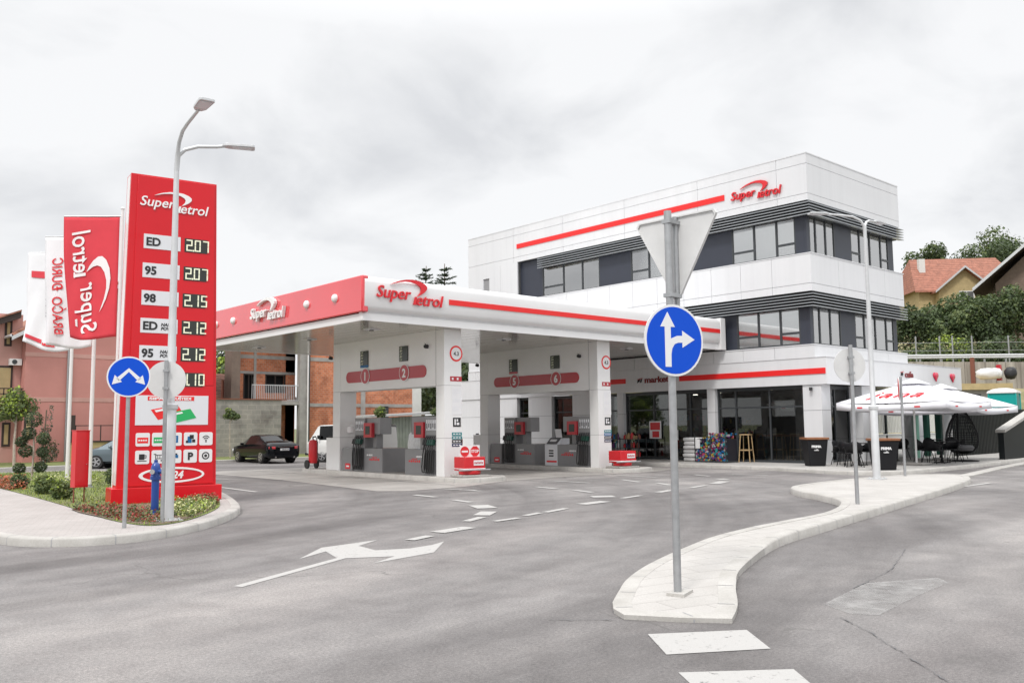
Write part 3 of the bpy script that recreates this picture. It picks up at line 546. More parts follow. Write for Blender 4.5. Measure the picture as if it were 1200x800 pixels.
mb.cbox((0.12, 0.2, 0.003), (0.24, 0.025, 0.02), 'band_red', rz=0.15); mb.X = Matrix.Identity(4); mb.build('cafe_lettering', bld, smooth=0)
for x in (36.75, 38.4):
    mb = MB('heart_red'); P = [(0.21*math.sin(t_)**3*1.1, 0.013*(13*math.cos(t_)-5*math.cos(2*t_)-2*math.cos(3*t_)-math.cos(4*t_))) for t_ in [2*math.pi*k_/28 for k_ in range(28)]]
    vs = [(x+u*q, 15.335-h, 3.36+v_*q) for q, h in ((1, 0), (0.97, .03), (0.85, .045)) for u, v_ in P]; n = 28
    mb.add(vs, [(j*n+i, (j)*n+(i+1) % n, (j+1)*n+(i+1) % n, (j+1)*n+i) for j in range(2) for i in range(n)]+[tuple(2*n+i for i in range(n))], 0); mb.build('heart', bld)
# upper storeys: recessed dark wall, windows, louvres
def storey(z0, z1, left, right, lou0):
    mb = MB('anthracite'); rx = BX+.22; ry = BY+.22
    gl = [g for g in left if g[2]]; gr = [g for g in right if g[2]]
    for y1, y0, w_, *_ in left:
        if not w_: mb.box(rx, rx+.1, y0, y1, z0, z1)
    for x0, x1, w_, *_ in right:
        if not w_: mb.box(x0, x1, ry, ry+.1, z0, z1)
    mb.box(XE-.3, XE-.2, ry+.1, 31, z0, z1)
    for z in (z0, z1-.02): mb.box(rx, XE-.2, ry, 31.1, z, z+.02)
    mb.box(rx+.004, 28.498, ry+.004, 16.42, z0+.001, z1-.001)
    mb.build('dark_wall', bld, smooth=0)
    MB('room_dark').box(rx+3, rx+3.1, ry+2.6, 31.1, z0, z1).build('inner_wall', bld, smooth=0)
    for side, lst in (('L', left), ('R', right)):
        for g in lst:
            if not g[2]: continue
            ms = g[2]; hi = g[3]   # mullions, list of panes with a low transom
            b0, b1 = (g[1], g[0]) if side == 'L' else (g[0], g[1]); zt = z1-.14
            mb = MB('frame_dark'); gz = MB('office_glass'); cu = MB('blind_white', 'curtain')
            def bx(m_, u0, u1, d0, d1, a_, c_, k_=0):
                if side == 'L': m_.box(rx+d0, rx+d1, u0, u1, a_, c_, k_)
                else: m_.box(u0, u1, ry+d0, ry+d1, a_, c_, k_)
            bx(mb, b0, b1, .0, .08, zt, z1-.001); bx(mb, b0, b1, .0, .08, z0+.02, z0+.08)
            ed = sorted([b0+.0]+ms+[b1]); 
            for i_, u in enumerate(ed):
                ww = .07 if 0 < i_ < len(ed)-1 else .12
                uu0 = max(b0, u-ww/2); uu1 = min(b1, u+ww/2)
                bx(mb, uu0, uu1, .0, .08, z0+.08, zt)
            for i_ in range(len(ed)-1):
                if i_ in hi: bx(mb, ed[i_]+.035, ed[i_+1]-.035, .005, .075, z0+.42, z0+.50)
            bx(gz, b0+.02, b1-.02, .03, .042, z0+.04, zt+.03)
            rn = random.Random(int(b0*31+z0*7))
            for i_ in range(len(ed)-1):
                if z0 < 5 and side == 'R':    # wavy curtains
                    n_ = 26
                    for q in range(n_):
                        u0 = ed[i_]+(ed[i_+1]-ed[i_])*q/n_; u1 = ed[i_]+(ed[i_+1]-ed[i_])*(q+1)/n_
                        if rn.random() < .12: continue
                        dd = .14+.04*math.sin(q*1.9+i_); bx(cu, u0, u1, dd, dd+.02, z0+.03, zt, 'curtain')
                else:
                    top = zt; bot = z0+.05+rn.choice([0, .05, .3, .45, .15])
                    bx(cu, ed[i_]+.03, ed[i_+1]-.03, .085, .095, bot, top, 'blind_white')
            w_o = mb.build('window', bld, smooth=0); gz.build('pane', w_o, smooth=0); cu.build('blind', w_o, smooth=0)
    mb = MB('louvre', 'louvre_dark')      # horizontal louvre blades round both sides
    lz0, lz1 = lou0; nb = 5; st = (lz1-lz0)/nb; ym = 29.62 if z0 > 5 else 28.6
    mb.box(BX+.12, XE-.05, BY+.12, ym-.1, lz0+.02, lz1, 'louvre_dark')
    for k_ in range(nb):
        z = lz0+st*k_
        o0 = -.12
        vs = [(BX+o0, ym, z), (BX+o0, BY+o0, z), (XE+.1, BY+o0, z), (BX+.12, ym, z+st*.36), (BX+.12, BY+.12, z+st*.36), (XE+.1, BY+.12, z+st*.36)]
        tp = [(x, y, zz+.028) for x, y, zz in vs]
        mb.add(vs+tp, [(0, 1, 4, 3), (1, 2, 5, 4), (9, 10, 7, 6), (10, 11, 8, 7), (6, 7, 1, 0), (7, 8, 2, 1), (3, 4, 10, 9), (0, 3, 9, 6), (8, 11, 5, 2)], 0)
    mb.build('louvres', bld, smooth=0)
storey(7.49, 9.38, [(31.14, 29.62, None), (29.62, 25.97, [28.23, 27.04], [0, 1] and [2]), (25.97, 24.2, None), (24.2, 22.1, [23.21], [1]), (22.1, 19.15, None), (19.15, 16.45, [18.17, 17.23], [0, 2]), (16.45, 16.13, None)],
       [(28.32, 28.5, None), (28.5, 30.31, [28.96, 29.67], []), (30.31, 31.5, None), (31.5, 34.6, [32.22, 33.05, 33.95], [0, 3]), (34.6, 35.0, None)], (8.84, 9.36))
storey(4.26, 6.13, [(31.14, 29.62, None), (29.62, 25.97, [28.23, 27.04], [2]), (25.97, 19.05, None), (19.05, 16.40, [18.11, 17.2], [0, 2]), (16.40, 16.13, None)],
       [(28.32, 28.5, None), (28.5, 30.5, [29.0, 29.75], []), (30.5, 31.55, None), (31.55, 34.75, [32.3, 33.2, 34.1], [0, 3]), (34.75, 35.0, None)], (5.58, 6.11))
# ground floor: pillars, shop glazing, room behind
for (y0, y1, x0, x1) in ((15.6, 16.3, 28.12, 28.72), (20.0, 20.35, 28.12, 28.5), (24.61, 24.94, 28.12, 28.5), (25.75, 27.59, 28.12, 28.5), (28.92, 30.48, 28.12, 28.5), (31.28, 33.1, 28.12, 28.5), (33.7, 36, 28.12, 28.5)):
    mb = MB('clad_white', 'clad_joint'); mb.box(x0+.02, x1-.02, y0+.02, y1-.02, .1, 2.85, 'clad_joint')
    for z0, z1 in ((.11, .93), (.945, 1.95), (1.965, 2.849)): mb.box(x0, x1, y0, y1, z0, z1)
    mb.build('pillar', bld, smooth=0)
for (x0, x1, m_) in ((31.0, 31.7, 'clad_white'), (35.35, 35.95, 'clad_white'), (39.0, 39.3, 'clad_white')):
    mb = MB(m_, 'clad_joint'); mb.box(x0+.02, x1-.02, 15.62, 16.18, .1, 2.85, 'clad_joint')
    for z0, z1 in ((.11, .93), (.945, 2.849)): mb.box(x0, x1, 15.6, 16.2, z0, z1)
    mb.build('pillar', bld, smooth=0)
def glazing(u0, u1, mull, door=None, side='L'):
    mb = MB('frame_dark'); g = MB('shop_glass')
    def bx(m_, a_, b_, d0, d1, z0, z1):
        if side == 'L': m_.box(28.30+d0, 28.30+d1, a_, b_, z0, z1)
        else: m_.box(a_, b_, 16.1+d0, 16.1+d1, z0, z1)
    bx(mb, u0, u1, 0, .1, .112, .2); bx(mb, u0, u1, 0, .1, 2.72, 2.848); bx(mb, u0, u1, .01, .09, 2.08, 2.14)
    for u in [u0+.03]+mull+[u1-.03]: bx(mb, u-.03, u+.03, .002, .098, .2, 2.72)
    bx(g, u0+.01, u1-.01, .04, .055, .16, 2.76); w_o = mb.build('shop_window', bld, smooth=0); g.build('pane', w_o, smooth=0)
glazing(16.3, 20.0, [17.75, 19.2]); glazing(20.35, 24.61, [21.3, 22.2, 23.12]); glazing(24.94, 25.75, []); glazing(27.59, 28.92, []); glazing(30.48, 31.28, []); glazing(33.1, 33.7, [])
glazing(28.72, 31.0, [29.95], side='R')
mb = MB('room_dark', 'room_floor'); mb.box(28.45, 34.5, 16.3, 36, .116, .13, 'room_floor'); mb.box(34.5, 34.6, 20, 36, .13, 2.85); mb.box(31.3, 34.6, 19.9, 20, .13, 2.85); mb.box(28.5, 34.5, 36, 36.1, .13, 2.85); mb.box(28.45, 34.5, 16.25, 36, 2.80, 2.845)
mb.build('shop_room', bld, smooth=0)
mb = MB('frame_dark'); mb.box(31.3, 31.36, 17.2, 19.9, .13, 2.8); mb.build('inner_partition', bld, smooth=0)
mb = MB('anthracite'); mb.box(29.7, 30.5, 17.0, 17.6, .13, 2.8); mb.build('inner_column', bld, smooth=0)
# glowing ceiling lamps of the shop
for k_, (x, y) in enumerate(((29.6, 23.4), (31.5, 23.4), (30.5, 21.5), (29.8, 27.9), (29.7, 18.6))):
    m_ = mat('shop_lamp', (1, 0.93, 0.82), 0.5, emit=6.0); MB('shop_lamp').lathe([(.10, 2.775), (.10, 2.799)], 14, (x, y, 0)).build('ceiling_lamp', bld)
# security camera on the corner pillar
MB('letter_black').cbox((28.05, 15.95, 2.7), (.18, .1, .1), rz=.4).build('security_camera', bld)

# ================================================================== CANOPY
CX0, CX1, CY0, CY1 = 12.2, 28.085, 19.52, 30.3
can = thing('fuel_canopy', 'large flat petrol canopy with white front fascia and glossy red side fascia over the pumps', 'canopy', (CX0, CY0, 0))
MB('canopy_white').box(CX0+.15, CX1, CY0+.15, CY1-.15, 4.6, 5.3).build('roof_deck', can, smooth=0)
mb = MB('ceiling_panel'); mb.box(CX0+.05, CX1, CY0+.05, CY1-.05, 4.31, 4.33)
for k_ in range(26): mb.box(CX0+.05+.3, CX1, CY0+.35+k_*.4, CY0+.353+k_*.4, 4.3065, 4.3098, 'clad_joint')
mb.build('ceiling', can, smooth=0)
# bullnosed white fascia, front
prof = [(0.05, 4.30), (-.01, 4.30), (-.01, 4.485), (.03, 4.5), (.05, 4.54), (.0, 4.56), (-.07, 4.60), (-.11, 4.68), (-.12, 5.28), (-.10, 5.38), (-.03, 5.455), (.08, 5.47), (.16, 5.44), (.16, 4.33)]
mb = MB('canopy_white'); vs = [(CX0-.02, CY0+y, z) for y, z in prof]+[(CX1-.32, CY0+y, z) for y, z in prof]; n = len(prof)
mb.add(vs, [(i, (i+1) % n, n+(i+1) % n, n+i) for i in range(n)]+[tuple(range(n))[::-1], tuple(range(n, 2*n))], 0); mb.build('front_fascia', can, smooth=50)
mb = MB('canopy_white'); mb.box(CX1-.315, CX1-.01, CY0-.14, CY0+.16, 4.29, 5.49); mb.build('end_cap', can, bevel=.01)
mb = MB('canopy_white'); mb.box(CX0-.01, CX0+.05, CY0+.06, CY1, 4.30, 4.49); mb.box(CX0+.06, CX1, CY1-.05, CY1, 4.30, 5.4); mb.build('lower_lip', can, smooth=0)
mb = MB('canopy_red'); mb.box(CX0-.10, CX0+.1, CY0-.10, CY1, 4.51, 5.47); mb.build('side_fascia', can, bevel=.03)
mb = MB('stripe_red'); mb.box(14.92, CX1-.35, CY0-.135, CY0-.121, 4.91, 5.06); mb.build('red_stripe', can, smooth=0)
mb = MB('logo_red'); logo(mb, frame((12.52, CY0-.15, 4.93), FR), 2.18, 'logo_red', 0.02); mb.build('logo', can, smooth=0)
mb = MB('letter_white', 'stripe_red'); logo(mb, frame((CX0-.16, 25.75, 4.90), FL), 2.2, 'letter_white', 0.05); mb.build('logo', can, smooth=0)
for y in (20.75, 22.3, 27.15, 28.5):
    MB('letter_white', 'chrome').lathe([(.02, -.10), (.07, -.09), (.105, -.06), (.115, -.02), (.115, .0)], 20, (CX0-.10, y, 5.0), 0, 'X').build('round_lamp', can)
for x, y in ((13.6, 21.3), (13.6, 24.9), (13.6, 28.4), (18.6, 21.3), (18.6, 24.9), (18.6, 28.4), (24.6, 21.3), (24.6, 25)):
    mb = MB('frame_dark', 'label_grey'); mb.box(x-.17, x+.17, y-.17, y+.17, 4.285, 4.309, 'label_grey'); mb.box(x-.05, x+.05, y-.05, y+.05, 4.26, 4.285); mb.build('recessed_lamp', can, smooth=0)

def seg7(mb, fr, s, h, m, wd=None):
    o = mb.X; mb.X = o @ fr; w_ = h*.52; t_ = h*.13; x = 0
    S = {'0': 'abcdef', '1': 'bc', '2': 'abged', '5': 'afgcd', '7': 'abc', '8': 'abcdefg', '3': 'abgcd', '4': 'fgbc'}
    B = dict(a=(0, h-t_, w_, h), d=(0, 0, w_, t_), g=(0, h/2-t_/2, w_, h/2+t_/2), f=(0, h/2, t_, h), e=(0, 0, t_, h/2), b=(w_-t_, h/2, w_, h), c=(w_-t_, 0, w_, h/2))
    for ch in s:
        if ch == '.': mb.box(x-.02-t_*.5, x-.02+t_*.5, 0, t_, 0, .012, m); continue
        for g in S[ch]: u0, v0, u1, v1 = B[g]; mb.box(x+u0+.004, x+u1-.004, v0+.004, v1-.004, 0, .012 if g in 'adg' else .0115, m)
        x += w_+h*.16
    mb.X = o
def portal(X0, nums, top, hl):
    Y0, Y1 = 20.0, 26.15; X1 = X0+.62
    mb = MB('portal_white', 'clad_joint')
    mb.box(X0+.003, X1-.003, Y0+.39, Y1-.455, 2.7, top-.001)                     # beam
    mb.box(X0-.001, X0+.003, Y0+.39, Y0+.40, 2.7, top-.002, 'clad_joint')
    p_ = mb.build('pump_portal', can, smooth=0)
    mb = MB('portal_white', 'clad_joint'); mb.box(X0+.01, X1-.01, Y0+.01, Y0+.37, .1, top-.002, 'clad_joint')
    for z0, z1 in ((.11, 1.195), (1.205, 2.695), (2.705, top-.003)): mb.box(X0, X1, Y0, Y0+.38, z0, z1)
    mb.build('column', p_, smooth=0)
    mb = MB('portal_white', 'clad_joint', 'letter_black'); mb.box(X0+.01, X1-.01, Y1-.44, Y1-.01, .1, top-.002, 'clad_joint')
    for z0, z1 in ((.11, 1.195), (1.205, 2.695), (2.705, top-.003)): mb.box(X0, X1, Y1-.45, Y1, z0, z1)
    mb.box(X0, X1+.1, Y1+.003, Y1+.42, .11, 1.19); mb.box(X0-.02, X0, Y1+.08, Y1+.25, 1.2, 1.25, 'letter_black'); mb.build('column', p_, smooth=0)
    # red number band with rounded ends
    r_ = .18; ya, yb, zc = 20.85, 25.3, 3.15
    P = [(ya+r_-r_*math.cos(t_), zc+r_*math.sin(t_)) for t_ in [math.pi*(k_/10-.5) for k_ in range(11)]]+[(yb-r_+r_*math.cos(t_), zc+r_*math.sin(t_)) for t_ in [math.pi*(.5-k_/10) for k_ in range(11)]]
    mb = MB('band_red'); mb.prism(P, X0-.02, X0-.001, 0, lambda u, v_, w_: (w_, u, v_)); mb.build('number_band', p_, smooth=0)
    for y, nm in zip((24.12, 21.95), nums):
        mb = MB('letter_white', 'band_red'); mb.lathe([(.26, -.005), (.26, .0)], 28, (X0-.03, y, zc), 'letter_white', 'X'); mb.lathe([(.235, -.006), (.235, .0)], 28, (X0-.034, y, zc), 'band_red', 'X')
        puttext(mb, nm, frame((X0-.043, y, zc-.13), FL), .36, 'letter_white', off=.012, ext=.003); mb.build('pump_number', p_, smooth=0)
    for q, y in enumerate((24.2, 22.0)):
        mb = MB('screen', 'digit', 'goods_a', 'band_red'); mb.box(X0-.03, X0-.001, y-.22, y+.22, 3.5, 3.96)
        for k_ in range(5): seg7(mb, frame((X0-.031, y+.17, 3.88-.09*k_), FL), '2.07'if k_ % 2 else '2.12', .06, 'digit')
        if q == 0: mb.box(X0-.03, X0-.001, y-.22, y+.22, 3.43, 3.499, 'goods_a' if nums[0] == '1' else 'band_red')
        mb.build('price_display', p_, smooth=0)
    # round height-limit sign and notices on the end face of the column
    xc = (X0+X1)/2+.12
    mb = MB('sign_white', 'stripe_red', 'letter_black', 'goods_d', 'goods_a', 'band_red'); mb.lathe([(.25, .0), (.25, .01)], 30, (0, 0, 0), 'stripe_red', 'Y') if 0 else None
    mb.X = frame((xc, Y0-.002, 3.62), FR); mb.lathe([(.23, 0), (.23, .008)], 30, (0, 0, 0), 'stripe_red'); mb.lathe([(.18, 0), (.18, .011)], 30, (0, 0, 0), 'sign_white'); mb.X = Matrix.Identity(4)
    puttext(mb, '4.3', frame((xc, Y0-.014, 3.56), FR), .16, 'letter_black', off=.004, ext=.002); mb.build('height_sign', p_, smooth=0)
    mb = MB('sign_white', 'band_red', 'letter_black', 'goods_d', 'goods_a', 'label_grey'); yy = Y0-.003
    def fb(x0, x1, z0, z1, m_, d=.004): mb.box(x0, x1, yy-d, yy, z0, z1, m_)
    fb(xc-.22, xc+.2, 2.82, 2.96, 'band_red'); fb(xc-.16, xc-.1, 2.86, 2.92, 'sign_white', .007); fb(xc+.02, xc+.08, 2.86, 2.92, 'sign_white', .007)
    rn = random.Random(3)
    fb(xc-.16, xc+.2, 1.86, 2.66, 'sign_white', .003)
    for k_ in range(3):
        for q in range(5):
            if rn.random() < .8: fb(xc-.13, xc-.13+rn.uniform(.12, .3), 2.58-.25*k_-.035*q, 2.59-.25*k_-.035*q, 'label_grey', .005)
    fb(xc-.12, xc+.16, 1.52, 1.78, 'letter_black'); fb(xc-.07, xc-.02, 1.57, 1.74, 'sign_white', .007); fb(xc+.01, xc+.1, 1.57, 1.64, 'sign_white', .007); fb(xc+.01, xc+.06, 1.67, 1.74, 'sign_white', .007)
    for k_, m_ in enumerate(('goods_d', 'goods_d' if nums[0] == '1' else 'goods_a', 'letter_black', 'goods_h')):
        z = 1.36-.105*k_; fb(xc-.16, xc+.2, z-.09, z, m_)
        for q in range(3): fb(xc-.12+.1*q, xc-.05+.1*q, z-.06, z-.03, 'sign_white', .007)
    mb.build('notice', p_, smooth=0)
    for y in (Y0+.8, Y1+.1):
        mb = MB('letter_black'); mb.lathe([(.05, -.09), (.06, -.02), (.06, .02)], 12, (X0-.02, y, top-.45), 0, 'X'); mb.tube([(X0-.0, y, top-.45), (X0-.1, y+.0, top-.36)], .012, 6); mb.build('security_camera', p_)
portal(15.2, '12', 4.31, 0); portal(21.6, '56', 4.31, 0)

# pump islands (raised concrete)
def island(X0):
    c_ = X0+.45; P = [(X0-.35, 19.1), (X0-.1, 18.75), (X0+1.2, 18.75), (X0+1.45, 19.1), (X0+1.45, 27.6), (X0+1.2, 27.9), (X0-.1, 27.9), (X0-.35, 27.6)]
    kerbring('pump_island', P, .2, .13, 'pad_concrete', .125)
island(15.2); island(21.6)

# ================================================================== FUEL DISPENSERS
def dispenser(mirror, label):
    """local: y along the island, front faces -x; nozzles at +y side (mirror flips)"""
    s = -1 if mirror else 1
    t_ = thing('fuel_dispenser', label, 'fuel pump', (0, 0, 0), 0, 'fuel pumps under the canopy')
    def Y(a_, b_): return (min(a_*s, b_*s), max(a_*s, b_*s))
    y0, y1 = Y(0, .60); mb = MB('pump_grey', 'pump_dark', 'label_grey')
    mb.box(0, .55, y0, y1, 0, 1.70); mb.box(-.012, -.001, y0+.03, y1-.03, .05, .72, 'pump_dark')
    for k_ in range(5):
        yy = y0+.1+k_*(.40/4); mb.box(-.014, -.001, yy-.04, yy+.04, .98, 1.16, 'pump_dark'); mb.box(-.012, -.001, yy-.028, yy+.028, 1.3, 1.6, 'label_grey'); mb.box(-.014, -.012, yy-.018, yy+.018, 1.34+.04*(k_ % 2), 1.5, 'pump_dark')
    mb.build('nozzle_cabinet', t_, False, bevel=.012)
    for k_ in range(5):
        yy = y0+.1+k_*(.40/4); mb = MB('rubber', 'nozzle_green'); c_ = 'nozzle_green' if (k_ in (0, 1, 2)) == (not mirror) and not mirror or (mirror and k_ < 3) else 'rubber'
        mb.cbox((-.09, yy, .95), (.10, .075, .16), c_, ry=.25); mb.tube([(-.08, yy, 1.02), (-.03, yy, 1.12)], .014, 6, 'rubber')
        mb.tube([(-.10, yy, .90), (-.15, yy-.01*s, .6), (-.17, yy-.03*s, .25), (-.14, yy-.05*s, .1), (-.09, yy-.05*s, .08), (-.05, yy-.045*s, .2), (-.03, yy-.04*s, .75)], .017, 7, 'rubber')
        mb.build('nozzle_and_hose', t_, False)
    y0, y1 = Y(-1.02, 0); mb = MB('pump_grey', 'letter_white', 'logo_red'); mb.box(0, 1.1, y0, y1-.002, 0, .74)
    if not mirror or True:
        for k_, (a_, b_, z0, z1, m_) in enumerate(((-.45, -.22, .5, .56, 'letter_white'), (-.2, -.12, .5, .56, 'letter_white'), (-.85, -.25, .36, .43, 'logo_red'), (-.7, -.4, .44, .48, 'logo_red'))):
            yy = Y(a_, b_)
            n_ = 6
            for q in range(n_): mb.box(-.004, -.0005, yy[0]+(yy[1]-yy[0])*q/n_, yy[0]+(yy[1]-yy[0])*(q+.72)/n_, z0+.008*(q % 2), z1-.006*(q % 3), m_)
    mb.build('hydraulic_cabinet', t_, False, bevel=.012)
    y0, y1 = Y(-.78, -.002); mb = MB('pump_grey', 'pump_dark'); mb.box(.06, .5, y0, y1, 1.18, 1.70); mb.box(.15, .4, min(-.45*s, -.25*s), max(-.45*s, -.25*s), .74, 1.18); mb.build('display_head', t_, False, bevel=.012)
    y0, y1 = Y(-.48, -.02); mb = MB('band_red', 'screen'); mb.box(-.06, .055, y0, y1, 1.08, 1.54); mb.box(-.066, -.0605, y0+.1, y1-.1, 1.18, 1.44, 'screen'); mb.build('payment_screen', t_, False, bevel=.015)
    return t_
dA = dispenser(False, 'grey fuel pump on the left half of the nearer pump island, under number 1')
dB = dispenser(True, 'grey fuel pump with green nozzles next to the near column carrying notices, under number 2')
dA.location = (15.25, 24.25, .125); # mirrored unit: nozzles run towards -y from its origin
dB.location = (15.25, 20.99, .125)
copy_tree(dA, (21.65, 24.2, .125), label='grey fuel pump on the left half of the farther island, under number 5')
copy_tree(dB, (21.65, 20.99, .125), label='grey fuel pump beside the right column of the farther island, under number 6')
# small cabinets at the far ends
def endcab(x, y, label):
    t_ = thing('service_cabinet', label, 'cabinet', (x, y, .125), 0, 'low grey cabinets by the pumps'); mb = MB('pump_grey', 'logo_red'); mb.box(0, .5, 0, .62, 0, .74); mb.build('housing', t_, False, bevel=.012)
    mb = MB('logo_red', 'letter_white'); mb.box(-.006, -.001, .12, .42, .06, .24); mb.box(-.008, -.006, .18, .36, .12, .17, 'letter_white'); mb.build('badge', t_, False, smooth=0)
endcab(15.25, 25.0, 'low grey cabinet with red badge between the left column and the pump under number 1'); endcab(21.65, 24.97, 'low grey cabinet with red badge between the left column and the pump under number 5')
# plastic-wrapped crate on the second pump's cabinet
mb = MB('wrap', 'pump_grey'); rn = random.Random(8); vs = []
for z, k_ in ((0, 1), (.12, 1.03), (.28, .98), (.42, 1.02), (.5, .9)):
    for q in range(16):
        a_ = 2*math.pi*q/16; cx_ = max(-1, min(1, 1.4*math.cos(a_))); sy = max(-1, min(1, 1.4*math.sin(a_))); vs.append((cx_*.32*k_+rn.uniform(-.02, .02), sy*.45*k_+rn.uniform(-.02, .02), z))
mb.add(vs, [(j*16+i, j*16+(i+1) % 16, (j+1)*16+(i+1) % 16, (j+1)*16+i) for j in range(4) for i in range(16)]+[tuple(64+i for i in range(16))], 0)
o = mb.build('wrapped_crate', label='bulky parcel in crinkled clear plastic film lying on the grey cabinet left of pump 2', cat='parcel'); o.location = (15.95, 21.93, .867)
# red stop barriers standing on concrete feet at the island ends
def barrier(loc, plates, label):
    t_ = thing('stop_barrier', label, 'barrier', loc, R(-8), 'red barriers at the island ends')
    mb = MB('barrier_red', 'sign_white'); mb.lathe([(.27, .06), (.31, .1), (.31, .18)], 24, (0, 0, 0)); mb.box(-.33, .33, -.3, .3, .18, .56); mb.box(-.34, .34, -.31, .31, .22, .25, 'sign_white'); mb.build('drum', t_, False, bevel=.03)
    mb = MB('sign_white', 'band_red'); mb.box(-.05, .27, -.312, -.303, .33, .47)
    for q in range(6): mb.box(-.03+.048*q, .0+.048*q, -.316, -.312, .37, .43-.01*(q % 2), 'band_red')
    mb.build('notice', t_, False, smooth=0)
    mb = MB('zinc'); mb.tube([(-.55, -.36, .21), (.45, -.36, .21), (.5, .0, .21)], .02, 8); mb.build('guard_rail', t_, False)
    mb = MB('concrete'); mb.box(-.42, .42, -.36, .36, 0, .07); mb.build('foot', t_, False, bevel=.02)
    if plates:
        mb = MB('sign_white', 'barrier_red'); mb.box(-.32, .32, -.02, 0, .56, .88); mb.build('sign_board', t_, False, smooth=0)
        mb = MB('barrier_red', 'sign_white'); mb.X = frame((-.17, -.022, .71), FR); mb.lathe([(.14, 0), (.14, .006)], 26, (0, 0, 0)); mb.box(-.1, .1, -.025, .025, .006, .01, 'sign_white'); mb.build('no_entry_sign', t_, False, smooth=0)
        mb = MB('barrier_red', 'sign_white'); mb.X = frame((.16, -.022, .71), FR); P = [(.15*math.cos(R(22.5+45*q)), .15*math.sin(R(22.5+45*q))) for q in range(8)]; mb.prism(P, 0, .006); mb.X = Matrix.Identity(4)
        puttext(mb, 'STOP', frame((.16, -.029, .675), FR), .11, 'sign_white', off=.004, ext=.002, w=.25); mb.build('stop_sign', t_, False, smooth=0)
    else:
        pass
    return t_
barrier((15.55, 19.3, .125), True, 'red barrier with no entry and STOP plates at the end of the left island')
barrier((21.9, 19.25, .125), False, 'red barrier without plates, white notice, at the end of the right island')
# wheeled extinguishers at the far ends
def extinguisher(loc, label):
    t_ = thing('wheeled_extinguisher', label, 'fire extinguisher', loc, 0, 'wheeled fire extinguishers')
    mb = MB('barrier_red'); mb.lathe([(.02, .18), (.13, .2), (.15, .26), (.15, .88), (.12, .97), (.05, 1.0)], 18); mb.build('cylinder', t_, False)
    mb = MB('rubber', 'zinc'); 
    for s in (-.18, .18): mb.lathe([(.05, s-.025), (.15, s-.025), (.15, s+.025), (.05, s+.025)], 16, (0, .08, .16), 0, 'X')
    mb.build('wheel', t_, False)
    mb = MB('letter_black'); mb.tube([(0, 0, 1.0), (0, .02, 1.08), (.1, 0, 1.1)], .025, 8); mb.tube([(.1, 0, 1.1), (.2, .05, .9), (.17, .0, .5)], .015, 6); mb.build('valve', t_, False)
extinguisher((15.1, 27.3, .125), 'red wheeled extinguisher at the far end of the nearer island, beside the van'); extinguisher((21.5, 27.35, .125), 'red wheeled fire extinguisher seen between the two pump portals')
# air and water point between pumps 5 and 6
t_ = thing('air_water_point', 'silver air and water service point with sloping top and notice between pumps 5 and 6', 'service point', (21.75, 22.35, .125))
mb = MB('label_grey', 'zinc_pale'); mb.prism([(-.1, 0), (.5, 0), (.5, .95), (.15, .95), (-.1, .72)], -.36, .3, 0, lambda u, v_, w_: (u, w_, v_)); mb.build('housing', t_, False, bevel=.02)
mb = MB('pump_dark', 'sign_white'); mb.cbox((.03, -.03, .86), (.3, .5, .02), 'pump_dark', ry=-.75); mb.cbox((.02, -.03, .87), (.1, .3, .02), 'sign_white', ry=-.75); mb.build('panel', t_, False, smooth=0)
mb = MB('sign_white', 'letter_black'); mb.cbox((.25, -.05, 1.12), (.02, .3, .3), 'sign_white', ry=-.15); mb.box(-.104, -.101, -.2, .12, .25, .6, 'sign_white')
for q in range(3): mb.box(-.107, -.104, -.15, .08, .5-.09*q, .55-.09*q, 'letter_black')
mb.build('notice', t_, False, smooth=0)
mb = MB('stripe_red'); mb.box(-.106, -.1, -.3, .2, .12, .18); mb.build('red_strip', t_, False, smooth=0)
# paper-towel dispenser on left column
mb = MB('letter_white'); mb.lathe([(.02, -.12), (.12, -.1), (.14, 0), (.12, .1), (.02, .12)], 18, (15.6, 25.66, 1.45)); mb.build('towel_dispenser', label='round white towel holder on the left column of the nearer portal', cat='dispenser')
# ================================================================== PRICE TOTEM
TA = (5.62, 17.72); taz = R(-8)
tot = thing('price_totem', 'tall red fuel price totem with illuminated digits and service icons standing in the flower bed', 'price sign', (*TA, .12), taz)
H_ = 6.48; 
def twid(z): k = z/H_; return (0.0+0.10*k, 1.88-0.12*k)
def tslab(mb, x0, x1, y0, y1, z0, z1, m=0):
    # x given as fractions of the tapering front
    vs = []
    for z in (z0, z1):
        a_, b_ = twid(z); vs += [(a_+(b_-a_)*x0, y0, z), (a_+(b_-a_)*x1, y0, z), (a_+(b_-a_)*x1, y1, z), (a_+(b_-a_)*x0, y1, z)]
    mb.add(vs, [(3, 2, 1, 0), (4, 5, 6, 7), (0, 1, 5, 4), (1, 2, 6, 5), (2, 3, 7, 6), (3, 0, 4, 7)], m)
mb = MB('sign_red'); mb.box(-.10, 1.97, -.08, .52, 0, .30); mb.build('plinth', tot, False, bevel=.01)
mb = MB('sign_red', 'pole_white'); tslab(mb, 0, 1, .02, .44, .30, H_); tslab(mb, -.004, .0, .08, .36, .35, H_-.03, 'pole_white'); mb.build('body', tot, False, bevel=.015)
mb = MB('sign_red')
for z0, z1 in ((.33, 2.28), (2.29, H_-.03)): tslab(mb, .075, .97, -.008, .02, z0, z1)
mb.build('front_panel', tot, False, bevel=.006)
def tx(fx, z): a_, b_ = twid(z); return a_+(b_-a_)*fx
mb = MB('letter_white'); logo(mb, frame((.27, -.02, 5.85), FR), 1.33, 'letter_white', .008); mb.build('logo', tot, False, smooth=0)
